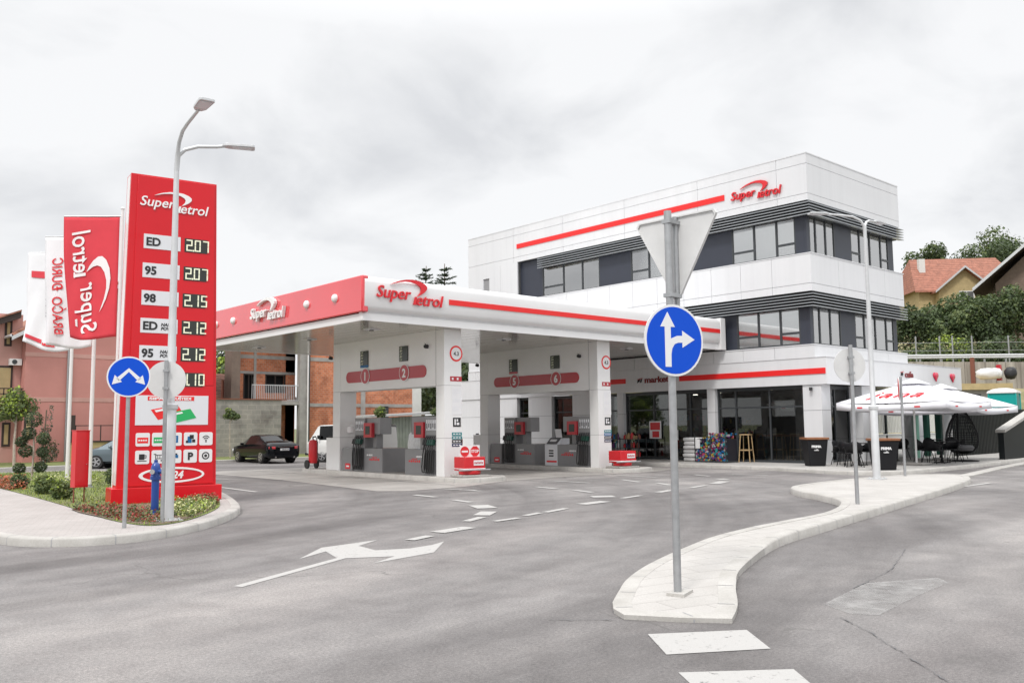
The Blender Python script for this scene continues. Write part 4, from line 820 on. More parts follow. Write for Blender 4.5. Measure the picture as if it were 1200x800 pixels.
rows = [(5.13, 'ED', '', '2.07'), (4.55, '95', '', '2.07'), (4.0, '98', '', '2.15'), (3.45, 'ED', 'NAFTA\nPOWER', '2.12'), (2.91, '95', 'NAFTA\nPOWER', '2.12'), (2.40, 'G', '', '1.10')]
for z, nm, sub, pr in rows:
    mb = MB('label_grey', 'letter_black'); x0 = tx(.165, z); mb.box(x0, x0+.70, -.016, -.008, z-.14, z+.15)
    puttext(mb, nm, frame((x0+.04, -.019, z-.075), FR), .225, 'letter_black', align='LEFT', off=.008, ext=.002)
    if sub:
        for q, s_ in enumerate(sub.split('\n')): puttext(mb, s_, frame((x0+.38, -.019, z+.005-.08*q), FR), .085, 'letter_black', align='LEFT', off=.003, ext=.002, shear=.2)
    mb.build('fuel_label', tot, False, smooth=0)
    mb = MB('screen', 'digit'); x1 = x0+.78; mb.box(x1, x1+.45, -.016, -.008, z-.14, z+.14); seg7(mb, frame((x1+.03, -.017, z-.12), FR), pr, .24, 'digit'); mb.build('price_digits', tot, False, smooth=0)
mb = MB('label_grey', 'stripe_red', 'goods_d', 'letter_white', 'goods_h'); x0 = tx(.15, 1.8); mb.box(x0, x0+1.38, -.016, -.008, 1.50, 2.08)
for a_, s_ in ((.22, 'SIPAJ'), (.68, 'UŠTEDI')):
    mb.box(x0+a_, x0+a_+.36+.06*(s_[0] == 'U'), -.019, -.016, 1.98, 2.06, 'stripe_red'); puttext(mb, s_, frame((x0+a_+.18+.03*(s_[0] == 'U'), -.022, 1.995), FR), .07, 'letter_white', ext=.002, w=.3, off=.003)
for dx, dy, m_, h_ in ((0, 0, 'stripe_red', .002), (.25, -.08, 'nozzle_green', .004)):
    m_ = 'stripe_red' if not dx else 'card_green'; mat('card_green', (0.02, 0.42, 0.12), 0.3)
    if m_ not in mb.mats: mb.mats.append(m_)
    mb.prism([(x0+.28+dx, 1.80+dy), (x0+.78+dx, 1.90+dy), (x0+.90+dx, 1.72+dy), (x0+.42+dx, 1.60+dy)], -.017-h_, -.017, m_, lambda u, v_, w_: (u, w_, v_))
    mb.prism([(x0+.35+dx, 1.79+dy), (x0+.62+dx, 1.84+dy), (x0+.64+dx, 1.81+dy), (x0+.38+dx, 1.75+dy)], -.022-h_, -.017-h_, 'letter_white', lambda u, v_, w_: (u, w_, v_))
mb.build('advert_panel', tot, False, smooth=0)
# service icons
def icon(k_, x, z):
    mb = MB('sign_white', 'letter_black', 'stripe_red', 'card_green', 'goods_a'); s_ = .13
    P = [(x+sx_*(s_-.03)+.03*math.cos(t_), z+sz*(s_-.03)+.03*math.sin(t_)) for sx_, sz, t0 in ((1, 1, 0), (-1, 1, 90), (-1, -1, 180), (1, -1, 270)) for t_ in (R(t0), R(t0+45), R(t0+90))]
    mb.prism(P, -.016, -.008, 0, lambda u, v_, w_: (u, w_, v_))
    B = lambda a_, b_, c_, d_, m_='letter_black', h=.019: mb.box(x+a_, x+b_, -h, -.016, z+c_, z+d_, m_)
    if k_ < 2:
        c_ = ('stripe_red', 'card_green')[k_]; B(-.10, .10, -.07, .04, c_)
        for q in range(4): B(-.08+.042*q, -.05+.042*q, -.03, .0, 'sign_white', .021)
    elif k_ == 3:
        B(-.06, .02, -.08, .05, 'goods_a'); B(-.02, .06, .0, .08); B(.03, .09, -.07, -.01); B(-.09, -.05, -.08, -.03)
    elif k_ == 4:
        for r_ in (.03, .06, .09):
            P = [(x+r_*math.cos(t_), z-.05+r_*1.3*math.sin(t_)) for t_ in [R(40+10*i) for i in range(11)]]; Q = [(x+(r_-.014)*math.cos(t_), z-.05+(r_-.014)*1.3*math.sin(t_)) for t_ in [R(40+10*i) for i in range(11)]]
            for i in range(10): mb.prism([P[i], P[i+1], Q[i+1], Q[i]], -.019, -.016, 'letter_black', lambda u, v_, w_: (u, w_, v_))
        B(-.015, .015, -.07, -.045)
    elif k_ == 5: B(-.06, .04, -.05, .06); B(.04, .075, -.02, .04); B(.045, .06, -.005, .025, 'sign_white', .021); B(-.09, .08, -.08, -.065)
    elif k_ == 6: B(-.09, -.06, .045, .06); B(-.06, -.045, -.05, .06); B(-.045, .07, .03, .042); B(.065, .08, -.02, .07); B(-.045, .07, -.04, -.028); B(-.02, -.01, -.04, .03); B(.02, .03, -.04, .03); B(-.04, -.015, -.085, -.06); B(.04, .065, -.085, -.06)
    elif k_ == 8: puttext(mb, 'P', frame((x, -.019, z-.07), FR), .2, 'letter_black', off=.008, ext=.002)
    elif k_ == 9:
        for r_, m_, h in ((.075, 'letter_black', .018), (.05, 'sign_white', .020), (.03, 'letter_black', .022)): mb.prism([(x+r_*math.cos(t_), z+r_*math.sin(t_)) for t_ in [R(20*i) for i in range(18)]], -h, -.016, m_, lambda u, v_, w_: (u, w_, v_))
    elif k_ == 7: B(-.07, .07, -.03, .03, 'goods_a'); B(-.04, .05, .03, .06)
    else: B(-.06, .06, -.07, .07, 'goods_a'); B(-.02, .02, -.05, .05, 'sign_white', .021)
    mb.build('service_icon', tot, False, smooth=0)
for k_ in range(10): icon(k_, tx(.235, 1.2)+(k_ % 5)*.30, 1.22-.34*(k_//5))
mb = MB('letter_white'); cxm = tx(.54, .5)
n = 40; vs = []
for rx_, rz_, dx in ((.62, .155, 0), (.56, .115, .012)):
    for h in (-.016, -.008): vs += [(cxm+dx+rx_*math.cos(2*math.pi*i/n), h, .52+rz_*math.sin(2*math.pi*i/n)) for i in range(n)]
mb.add(vs, [f_ for i in range(n) for f_ in ((i, (i+1) % n, 2*n+(i+1) % n, 2*n+i), (n+i, n+(i+1) % n, (i+1) % n, i))], 0)
puttext(mb, '0-24', frame((cxm+.02, -.012, .455), FR), .2, 'letter_white', off=.006, ext=.004, shear=.2); mb.build('opening_hours_oval', tot, False, smooth=0)

# ================================================================== LAMPS
def lamp(name, base, h, arms, rb, label, led=True):
    t_ = thing(name, label, 'street lamp', base)
    mb = MB('zinc_pale'); mb.tube([(0, 0, 0), (0, 0, 1.75), (0, 0, 1.8), (0, 0, h*.6), (0, 0, h)], [rb, rb, rb*.72, rb*.6, rb*.42], 14); mb.lathe([(rb*1.02, 1.72), (rb*1.25, 1.74), (rb*1.25, 1.80), (rb*.8, 1.83)], 14)
    mb.cbox((0, 0, .012), (.36, .36, .02)); 
    for sx_ in (-.13, .13):
        for sy in (-.13, .13): mb.lathe([(.022, .02), (.022, .05)], 6, (sx_, sy, 0))
    mb.build('pole', t_, False)
    for az_, ln, rise in arms:
        c_, s_ = math.cos(R(az_)), math.sin(R(az_)); P = [(c_*d, s_*d, z) for d, z in ((0, h-.05), (.02, h+.2), (.12, h+.2+rise*.55), (.32, h+.2+rise*.9), (.6, h+.2+rise), (ln, h+.22+rise*1.03))]
        mb = MB('zinc_pale'); mb.tube(P, [.042, .036, .032, .03, .028, .026], 10); mb.build('arm', t_, False)
        mb = MB('zinc_pale', 'label_grey', 'frame_dark'); mb.X = Matrix.Translation((c_*ln, s_*ln, h+.225+rise*1.03)) @ Matrix.Rotation(R(az_), 4, 'Z') @ Matrix.Diagonal((.9, .95, .7, 1))
        mb.prism([(-.05, -.05), (.06, -.10), (.48, -.12), (.52, -.09), (.52, .09), (.48, .12), (.06, .10), (-.05, .05)], -.025, .03); mb.prism([(0, -.04), (.3, -.05), (.3, .05), (0, .04)], .03, .055); mb.box(.12, .46, -.09, .09, -.034, -.0255, 'label_grey'); mb.build('lamp_head', t_, False, bevel=.006)
    return t_
lamp('street_lamp', (5.21, 13.97, .12), 5.62, [(-97, 1.25, .36), (-24, .74, .2)], .095, 'tall pale grey street lamp with two arms standing in front of the red price totem')
lamp('street_lamp', (21.43, 10.5, .125), 6.2, [(146, 1.02, .25), (5, .75, .2)], .095, 'pale grey double-arm street lamp on the right traffic island before the cafe umbrellas')

# ================================================================== ROAD SIGNS
def post(mb, h, r_=.03, z0=0): mb.tube([(0, 0, z0), (0, 0, h)], r_, 12)
def disc(mb, fr, r_, m0, m1, back='sign_back'):
    o = mb.X; mb.X = o @ fr; mb.lathe([(r_, -.012), (r_, 0)], 40, (0, 0, 0), back); mb.lathe([(r_-.002, 0), (r_-.002, .002)], 40, (0, 0, 0), m0)
    if m1: mb.lathe([(r_-.022, .002), (r_-.022, .004)], 40, (0, 0, 0), m1)
    mb.X = o
def face(az_): c_, s_ = math.cos(R(az_)), math.sin(R(az_)); return c_, s_      # normal direction
def sframe(az_, z, d=.04):   # frame whose normal points along az_
    c_, s_ = face(az_); return frame((c_*d, s_*d, z), (-s_, c_, 0))
def band(mb, P, w_, h0, h1, m):
    """flat arrow shaft following P"""
    n = len(P); Ls, Rs = [], []
    for i in range(n):
        t_ = (Vector(P[min(i+1, n-1)])-Vector(P[max(0, i-1)])).normalized(); nn_ = Vector((-t_.y, t_.x))*w_/2; Ls.append(Vector(P[i])+nn_); Rs.append(Vector(P[i])-nn_)
    mb.prism([tuple(q) for q in Rs]+[tuple(q) for q in Ls[::-1]], h0, h1, m)
# left sign: keep either side
t_ = thing('direction_sign', 'round blue sign with two white arrows pointing down left and right, left of the totem', 'road sign', (4.41, 13.49, .115))
mb = MB('zinc'); post(mb, 2.5); mb.build('post', t_, False)
fs = sframe(250, 2.20, .045); mb = MB('sign_white'); disc(mb, fs, .30, 'sign_white', 'sign_blue'); mb.X = fs
band(mb, [(-.15, -.045), (0, .10), (.15, -.045)], .055, .004, .006, 'sign_white')
for s_ in (-1, 1): mb.prism([(s_*x, y) for x, y in ((.225, -.115), (.09, -.075), (.19, .025))][::s_], .004, .006, 'sign_white')
mb.build('sign_plate', t_, False)
# the sign whose back shows before the lamp
t_ = thing('round_sign', 'round road sign seen from behind, its grey back covering the left lamp pole', 'road sign', (5.04, 13.72, .12))
mb = MB('zinc'); post(mb, 2.48); mb.build('post', t_, False); mb = MB('sign_back', 'zinc'); disc(mb, sframe(60, 2.18, .045), .29, 'sign_white', None)
for z in (2.05, 2.32): mb.cbox((-.0, -.0, z), (.085, .085, .035), 'zinc', rz=R(60))
mb.build('sign_plate', t_, False)
# big blue sign with yield sign above, on the near tip of the island
t_ = thing('direction_sign', 'big round blue sign with straight and right arrows on the traffic island tip', 'road sign', (6.35, 4.97, .05))
mb = MB('zinc', 'kerb'); post(mb, 3.44, .035); mb.cbox((.03, 0, .012), (.26, .16, .03), 'kerb', rz=R(20)); mb.build('post', t_, False)
cz = 2.245; az_ = 218+37; fs = sframe(az_, cz, .05); mb = MB('sign_white'); disc(mb, fs, .325, 'sign_white', 'sign_blue'); mb.X = fs @ Matrix.Diagonal((1.06, 1, 1, 1))
band(mb, [(-.07, -.24), (-.07, .16)], .062, .004, .006, 'sign_white'); mb.prism([(-.145, .12), (.005, .12), (-.07, .255)], .004, .0062, 'sign_white')
band(mb, [(-.0705, -.2), (-.068, -.12), (-.055, -.06), (-.02, -.01), (.03, .01), (.09, .012)], .062, .004, .0058, 'sign_white'); mb.prism([(.08, -.065), (.21, .012), (.08, .09)], .004, .0063, 'sign_white')
mb.build('sign_plate', t_, False)
mb = MB('zinc')
for z in (cz-.16, cz+.16): mb.cbox((0, 0, z), (.09, .09, .035), 'zinc', rz=R(az_))
mb.build('clamp', t_, False, smooth=0)
t2 = thing('yield_sign', 'triangular yield sign seen from behind, mounted point down above the big blue sign', 'road sign', (6.35, 4.97, 2.63))
taz2 = 48.3-45   # direction the painted face looks
c_, s_ = face(taz2); off = .09
mb = MB('zinc'); mb.tube([(c_*off*.9+.03, s_*off*.9-.0, -.05), (c_*off*.9+.03, s_*off*.9, .82)], .028, 10)
for z in (.08, .76): mb.cbox((.045, .0, z), (.17, .09, .035), rz=R(taz2))
mb.build('bracket_post', t2, False)
fs = frame((c_*(off+.05), s_*(off+.05), .43), (-s_, c_, 0)); T = [(-.44, .36), (-.415, .40), (.415, .40), (.44, .36), (.03, -.36), (0, -.385), (-.03, -.36)]
mb = MB('sign_back', 'sign_white', 'stripe_red'); mb.X = fs; mb.prism(T[::-1], -.012, 0, 0); mb.prism([(x*.985, y*.985+.002) for x, y in T[::-1]], 0, .003, 'stripe_red'); mb.prism([(x*.66, y*.66+.02) for x, y in T[::-1]], .003, .005, 'sign_white'); 
n = len(T)   # folded rim
for i in range(n):
    a_, b_ = Vector(T[i]), Vector(T[(i+1) % n]); a2, b2 = a_*.965, b_*.965; mb.prism([tuple(a_), tuple(a2), tuple(b2), tuple(b_)], -.03, -.012, 'sign_back')
mb.build('sign_plate', t2, False, smooth=0)
# right island: round sign from behind, and a thin edge-on one
t_ = thing('round_sign', 'round sign seen from behind on the traffic island, left of the right lamp', 'road sign', (14.8, 7.62, .125))
mb = MB('zinc'); post(mb, 2.78, .034); mb.build('post', t_, False); mb = MB('sign_back', 'zinc'); fs = sframe(57, 2.42, .06); disc(mb, fs, .30, 'sign_white', None)
for z in (2.28, 2.56): mb.cbox((.01, 0.01, z), (.10, .09, .04), 'zinc', rz=R(57))
mb.build('sign_plate', t_, False)
t_ = thing('round_sign', 'round road sign seen edge-on, on a thin grey post right of the right lamp', 'road sign', (23.2, 10.6, .125))
mb = MB('zinc'); mb.X = Matrix.Rotation(R(.8), 4, 'Y'); post(mb, 2.6, .034); mb.build('post', t_, False); mb = MB('sign_back', 'stripe_red'); disc(mb, sframe(118, 2.28, .05), .31, 'sign_white', 'stripe_red'); mb.build('sign_plate', t_, False)

# ================================================================== HYDRANT, CABINET
t_ = thing('hydrant', 'dark blue standpipe hydrant in the flower bed in front of the totem', 'hydrant', (5.40, 15.05, .12))
mb = MB('hydrant_blue'); mb.lathe([(.10, 0), (.10, .03), (.062, .05), (.062, .58), (.085, .585), (.085, .64), (.075, .65), (.078, .78), (.06, .84), (.03, .87), (.03, .91), (.012, .915)], 18); mb.build('standpipe', t_, False)
mb = MB('hydrant_blue', 'chrome'); 
for az_, m_ in ((238-10, 'chrome'), (238+170, 'hydrant_blue'), (300, 'hydrant_blue')):
    c_, s_ = face(az_); mb.tube([(c_*.05, s_*.05, .72), (c_*.12, s_*.12, .72)], .035, 12, 'hydrant_blue'); mb.tube([(c_*.12, s_*.12, .72), (c_*.145, s_*.145, .72)], .042, 12, m_)
mb.build('outlet', t_, False)
t_ = thing('hose_cabinet', 'narrow red metal cabinet on two thin legs on the grass left of the totem', 'cabinet', (5.25, 18.75, .12), R(8))
mb = MB('barrier_red'); mb.box(-.13, .13, -.10, .10, .30, 1.40); mb.box(-.14, .14, -.11, .11, 1.40, 1.415); mb.box(-.115, .115, -.107, -.101, .33, 1.37); mb.build('box', t_, False, bevel=.008)
for s_ in (-.10, .10): mb = MB('rust'); mb.tube([(s_, 0, 0), (s_, 0, .31)], .015, 8); mb.build('leg', t_, False)
mb = MB('chrome'); mb.lathe([(.012, -.125), (.012, -.106)], 8, (.08, 0, .75), 0, 'Y'); mb.build('lock', t_, False)

# ================================================================== FLAGS
def pole(base, h, label):
    t_ = thing('flagpole', label, 'flagpole', (*base, .12), group='white flagpoles'); mb = MB('pole_white', 'zinc'); mb.tube([(0, 0, 0), (0, 0, h)], [.055, .035], 14); mb.lathe([(.04, h), (.05, h+.02), (.03, h+.06)], 12); mb.build('mast', t_, False)
    mb = MB('zinc'); mb.lathe([(.11, 0), (.11, .02), (.065, .03), (.065, .08)], 14); mb.build('base_plate', t_, False); return t_
FA = R(140)   # horizontal direction in which the flag arms point
def flag(base, zt, zb, w_, m, label, seed, paintf, curl=0.0):
    t_ = thing('flag', label, 'flag', (base[0], base[1], zb)); H = zt-zb; fr0 = Matrix.Rotation(FA, 4, 'Z'); rn = random.Random(seed); ph = rn.uniform(0, 6)
    def pos_(u, v_):   # u from mast outwards 0..1, v up 0..1
        sag = (1-v_)**1.3; x = .06+w_*u*(1-.10*sag)-(.05*sag*u); y = (.11*math.sin(3.2*u+2.6*v_+ph)+.045*math.sin(9*u-5*v_+ph)+.03*math.sin(14*u+9*v_))*(sag+.15)*u+curl*(1-v_)**3*u*u; z = H*v_+.05*u*math.sin(5*u+ph)*(1-v_)-.05*(1-v_)*math.sin(math.pi*u)+curl*.35*(1-v_)**3*u*u
        return (x, y, z)
    mb = MB(m); nu, nv = 16, 34; vs = [pos_(i/nu, j/nv) for j in range(nv+1) for i in range(nu+1)]; mb.X = fr0
    mb.add(vs, [(j*(nu+1)+i, j*(nu+1)+i+1, (j+1)*(nu+1)+i+1, (j+1)*(nu+1)+i) for j in range(nv) for i in range(nu)], 0); o = mb.build('cloth', t_, False, smooth=180)
    so_ = o.modifiers.new('thick', 'SOLIDIFY'); so_.thickness = .004; so_.offset = 0
    class W(MB): pass
    pb = MB(); paintf(pb)        # print given in flat (u right seen from the camera side, v up) metric coordinates
    if pb.v:
        nvs = []
        for q in pb.v:
            u = 1-(q.x/w_); v_ = q.y/H; a_ = Vector(pos_(u, v_)); du = (Vector(pos_(u+.01, v_))-Vector(pos_(u-.01, v_))); dv = (Vector(pos_(u, v_+.01))-Vector(pos_(u, v_-.01))); n_ = du.cross(dv).normalized()
            nvs.append(a_+(n_ if n_.y > 0 else -n_)*(.022+q.z))
        # one object per printed word or block
        for mi_, mn in enumerate(pb.mats):
            fl = [f_ for f_, m__ in zip(pb.f, pb.m) if m__ == mi_]
            if not fl: continue
            us = sorted({i for f_ in fl for i in f_}); mp_ = {q: i for i, q in enumerate(us)}; p2 = MB(mn); p2.X = fr0; p2.add([tuple(nvs[i]) for i in us], [[mp_[i] for i in f_] for f_ in fl], 0); p2.build('print', o, False, smooth=0)
    mb = MB('zinc'); mb.X = fr0; mb.tube([(-.03, 0, H+.015), (.06+w_, 0, H+.015)], .014, 8); mb.build('arm', t_, False); return t_
def sub(pb, s_, x, y, size, m, rot=90, mirror=True, w=None, **k):
    vs, fs_ = textgeo(s_, size, k.get('shear', 0), k.get('off', .01), .001, 1.0, 'LEFT')
    # cut long edges so that the print follows the cloth
    M = Matrix.Translation((x, y, 0)) @ Matrix.Rotation(R(rot), 4, 'Z') @ (Matrix.Diagonal((1, -1, 1, 1)) if mirror else Matrix.Identity(4))
    o = pb.X; pb.X = M; 
    if w: xs = [q[0] for q in vs]; pb.X = M @ Matrix.Diagonal((w/(max(xs)-min(xs)), 1, 1, 1))
    pb.add(vs, fs_, m); pb.X = o
def print_red(pb):
    M = Matrix.Translation((.62, .24, 0)) @ Matrix.Rotation(R(90), 4, 'Z') @ Matrix.Diagonal((1, 1, 1, 1))
    # mark seen through the cloth: mirrored, reading upwards
    logo(pb, Matrix.Translation((.36, .14, 0)) @ Matrix.Rotation(R(90), 4, 'Z') @ Matrix.Diagonal((1, -1.25, 1, 1)), 2.35, 'letter_white', .001)
    sub(pb, 'www', .22, .3, .07, 'letter_white')
def print_white1(pb): sub(pb, 'BRAĆO', .20, .28, .36, 'logo_red', w=.95, shear=.2, off=.004); sub(pb, 'ĐURIĆ', .20, 1.38, .36, 'logo_red', w=.85, shear=.2, off=.004)
def print_white2(pb):
    for x0, x1, z0, z1, m_ in ((.12, .5, 2.05, 2.24, 'flag_red'), (.02, .42, .16, .28, 'flag_red'), (.85, 1.15, .16, .25, 'flag_red')):
        for q in range(8):
            for j in range(2): u0, u1 = x0+(x1-x0)*q/8, x0+(x1-x0)*(q+1)/8; v0, v1 = z0+(z1-z0)*j/2, z0+(z1-z0)*(j+1)/2; pb.add([(u0, v0, 0), (u1, v0, 0), (u1, v1, 0), (u0, v1, 0)], [(0, 1, 2, 3)], m_)
    sub(pb, 'EUROPETROL', .50, .95, .11, 'letter_black', w=.9, off=0); sub(pb, 'PB', .6, 2.08, .12, 'logo_red', rot=0); sub(pb, 'PETROL', .45, .19, .08, 'logo_red', rot=0, w=.36)
P3, P2, P1 = (6.61, 21.0), (6.78, 23.4), (7.1, 26.5)
pole(P3, 6.5, 'white flagpole nearest the red totem, carrying the red flag'); pole(P2, 6.65, 'middle white flagpole, right of the red hose cabinet'); pole(P1, 6.8, 'leftmost white flagpole, left of the red hose cabinet')
flag(P3, 6.45, 3.66, 1.28, 'flag_red', 'large red banner flag with the white station emblem mirrored, left of the totem', 3, print_red)
flag(P2, 6.40, 3.62, 1.25, 'flag_white', 'white banner flag with red slanted lettering, half behind the red flag', 5, print_white1)
flag(P1, 6.52, 3.75, 1.25, 'flag_white', 'leftmost white banner flag with small red blocks and thin black lettering', 9, print_white2, .5)

# ================================================================== VEGETATION HELPERS
def crown(name, blobs, n, size, mats, parent, seed, world=False, up_bias=.35, fill=.55):
    rn = random.Random(seed); mb = MB(*mats); wt = [b_[1][0]*b_[1][1]*b_[1][2] for b_ in blobs]; tot_ = sum(wt)
    V = []; Fc = []; Mi = []
    for b_, w_ in zip(blobs, wt):
        c_, r_ = b_; k = max(8, int(n*w_/tot_)); lightb = rn.uniform(-.35, .35)
        for _ in range(k):
            while True:
                q = Vector((rn.uniform(-1, 1), rn.uniform(-1, 1), rn.uniform(-1, 1)))
                if .05 < q.length <= 1: break
            d = q.length; q = q/d*(fill+(1-fill)*rn.random()**.7)*(.85+.3*rn.random())
            ps = Vector((c_[0]+q.x*r_[0], c_[1]+q.y*r_[1], c_[2]+q.z*r_[2]))
            nrm = (q.normalized()*.8+Vector((rn.gauss(0, .6), rn.gauss(0, .6), rn.gauss(0, .6)+up_bias))).normalized()
            t1 = nrm.orthogonal().normalized(); t1.rotate(Matrix.Rotation(rn.uniform(0, 6.28), 3, nrm)); t2_ = nrm.cross(t1); s_ = size*rn.uniform(.55, 1.35)
            i0 = len(V); V += [ps+t1*s_, ps+t2_*s_*.55+nrm*s_*.12, ps-t1*s_*.9, ps-t2_*s_*.55+nrm*s_*.12]; Fc.append([i0, i0+1, i0+2, i0+3])
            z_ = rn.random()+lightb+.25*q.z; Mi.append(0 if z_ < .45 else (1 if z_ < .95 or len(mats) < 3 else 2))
    mb.v = V; mb.f = Fc; mb.m = [min(i, len(mats)-1) for i in Mi]; return mb.build(name, parent, world, smooth=0)
def blobset(rn, c_, rx_, rz_, n):
    out_ = [(c_, (rx_*.62, rx_*.62, rz_*.62))]
    for _ in range(n):
        a_ = rn.uniform(0, 6.28); e_ = rn.uniform(-.7, 1.1); k = rn.uniform(.45, .85); r_ = rn.uniform(.28, .48)
        out_.append(((c_[0]+math.cos(a_)*math.cos(e_)*rx_*k, c_[1]+math.sin(a_)*math.cos(e_)*rx_*k, c_[2]+math.sin(e_)*rz_*k), (rx_*r_, rx_*r_, rz_*r_)))
    return out_
def tree(name, loc, h, rad, ch, n, size, mats, label, seed, trunk_r=.12, bark='bark', cat='tree', group=None, nb=9):
    rn = random.Random(seed); t_ = thing(name, label, cat, loc, 0, group); cz_ = h-ch/2
    mb = MB(bark); mb.tube([(0, 0, -.1), (rn.uniform(-.05, .05), 0, h*.3), (rn.uniform(-.1, .1), rn.uniform(-.1, .1), cz_)], [trunk_r, trunk_r*.75, trunk_r*.4], 8)
    for _ in range(6):
        a_ = rn.uniform(0, 6.28); z = rn.uniform(h-ch, cz_+ch*.1); mb.tube([(0, 0, z), (math.cos(a_)*rad*.4, math.sin(a_)*rad*.4, z+ch*.2), (math.cos(a_)*rad*.75, math.sin(a_)*rad*.75, z+ch*.28)], [trunk_r*.4, trunk_r*.25, trunk_r*.1], 6)
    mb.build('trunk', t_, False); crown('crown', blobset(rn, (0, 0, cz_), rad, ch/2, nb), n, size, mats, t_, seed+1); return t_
DK = ['leaf_dark', 'leaf_mid', 'leaf_light']; LT = ['leaf_mid', 'leaf_light', 'leaf_lime']
# grass tufts on the lawn and flowers
def scatter(name, poly_, n, size, mats, z, h, seed, label, cat, up=.2):
    rn = random.Random(seed); xs = [q[0] for q in poly_]; ys = [q[1] for q in poly_]; mb = MB(*mats); V = []; Fc = []; Mi = []
    def ins(x, y):
        c_ = False; j = len(poly_)-1
        for i in range(len(poly_)):
            if (poly_[i][1] > y) != (poly_[j][1] > y) and x < (poly_[j][0]-poly_[i][0])*(y-poly_[i][1])/(poly_[j][1]-poly_[i][1])+poly_[i][0]: c_ = not c_
            j = i
        return c_
    k = 0
    while k < n:
        x, y = rn.uniform(min(xs), max(xs)), rn.uniform(min(ys), max(ys))
        if not ins(x, y): continue
        k += 1; a_ = rn.uniform(0, 6.28); s_ = size*rn.uniform(.5, 1.4); hh = h*rn.uniform(.3, 1); ps = Vector((x, y, z+hh*rn.random()*(1 if up else 0)))
        if up:
            nrm = Vector((rn.gauss(0, .6), rn.gauss(0, .6), .8)).normalized(); t1 = nrm.orthogonal().normalized(); t2_ = nrm.cross(t1); vs = [ps+t1*s_, ps+t2_*s_*.7, ps-t1*s_, ps-t2_*s_*.7]
        else:
            d = Vector((math.cos(a_), math.sin(a_), 0))*s_*.25; vs = [ps-d, ps+d, ps+Vector((rn.gauss(0, .02), rn.gauss(0, .02), hh))]
        i0 = len(V); V += vs; Fc.append(list(range(i0, i0+len(vs)))); Mi.append(rn.randrange(len(mats)))
    mb.v = V; mb.f = Fc; mb.m = Mi; return mb.build(name, smooth=0, label=label, cat=cat, kind='stuff')
scatter('grass', BEDs, 14000, .035, ['leaf_mid', 'leaf_light', 'leaf_lime'], .12, .07, 1, 'short mown grass of the planted strip left of the totem', 'grass', 0)
scatter('red_flowers', catmull([(4.75, 17.3), (4.68, 16), (4.68, 14.7), (4.85, 13.8), (5.15, 13.85), (5.5, 14.4), (5.6, 15.4), (5.4, 16.6), (5.3, 17.2)], 3), 2700, .024, ['petal_red', 'petal_bronze', 'leaf_mid', 'leaf_light', 'petal_bronze', 'leaf_dark'], .13, .12, 2, 'low bronze and red leaved bedding plants at the foot of the totem', 'flowers')
scatter('cream_flowers', catmull([(5.6, 14.3), (5.85, 14.45), (6.6, 15.55), (7.0, 16.4), (6.8, 16.9), (6.0, 16.7), (5.6, 15.6)], 3), 3600, .026, ['petal_cream', 'petal_cream', 'leaf_lime', 'leaf_light', 'leaf_mid'], .13, .17, 3, 'pale yellow bedding plants right of the lamp base', 'flowers')
scatter('crimson_flowers', catmull([(6.9, 16.1), (7.15, 16.6), (7.9, 18.9), (7.7, 19), (7.3, 17.5), (6.6, 16.9)], 3), 1700, .026, ['petal_red', 'petal_red', 'petal_bronze', 'leaf_mid', 'leaf_light'], .13, .17, 4, 'crimson bedding plants at the right corner of the totem plinth', 'flowers')
scatter('orange_flowers', [(5.2, 27.5), (5.1, 23.8), (5.5, 23.8), (6.3, 27.5)], 1800, .035, ['petal_orange', 'petal_orange', 'petal_bronze', 'leaf_mid'], .13, .26, 5, 'orange bedding plants at the left edge of the lawn', 'flowers')
scatter('pale_flowers', [(6.3, 27.6), (6.1, 25.2), (7.6, 25.0), (7.9, 27.6)], 1500, .03, ['petal_cream', 'leaf_lime', 'leaf_light'], .13, .22, 6, 'pale green ground plants beyond the round bushes', 'flowers')
def bush(loc, r_, mats, label, seed, n=900, size=.035, sq=.8, group='round clipped bushes', name='round_bush'):
    t_ = thing(name, label, 'bush', loc, 0, group); rn = random.Random(seed); bl = [((0, 0, r_*sq), (r_*.9, r_*.9, r_*sq))]+[((rn.uniform(-.4, .4)*r_, rn.uniform(-.4, .4)*r_, r_*rn.uniform(.5, 1.1)), (r_*.6,)*3) for _ in range(5)]
    crown('foliage', bl, n, size, mats, t_, seed, fill=.7); MB('bark').tube([(0, 0, -.03), (0, 0, r_)], .02, 6).build('stem', t_, False); return t_
bush((5.44, 24.3, .12), .22, DK, 'small dark bush, leftmost of the row along the footway', 11)
bush((5.40, 21.8, .12), .27, LT, 'larger yellow-green bush, middle of the row along the footway', 12, 1300)
bush((5.25, 19.95, .12), .235, LT, 'round bush nearest the red hose cabinet, on its left', 13, 1200)
bush((7.55, 23.9, .12), .28, DK, 'dark bush close to the left edge of the totem, beyond the flagpoles', 14)
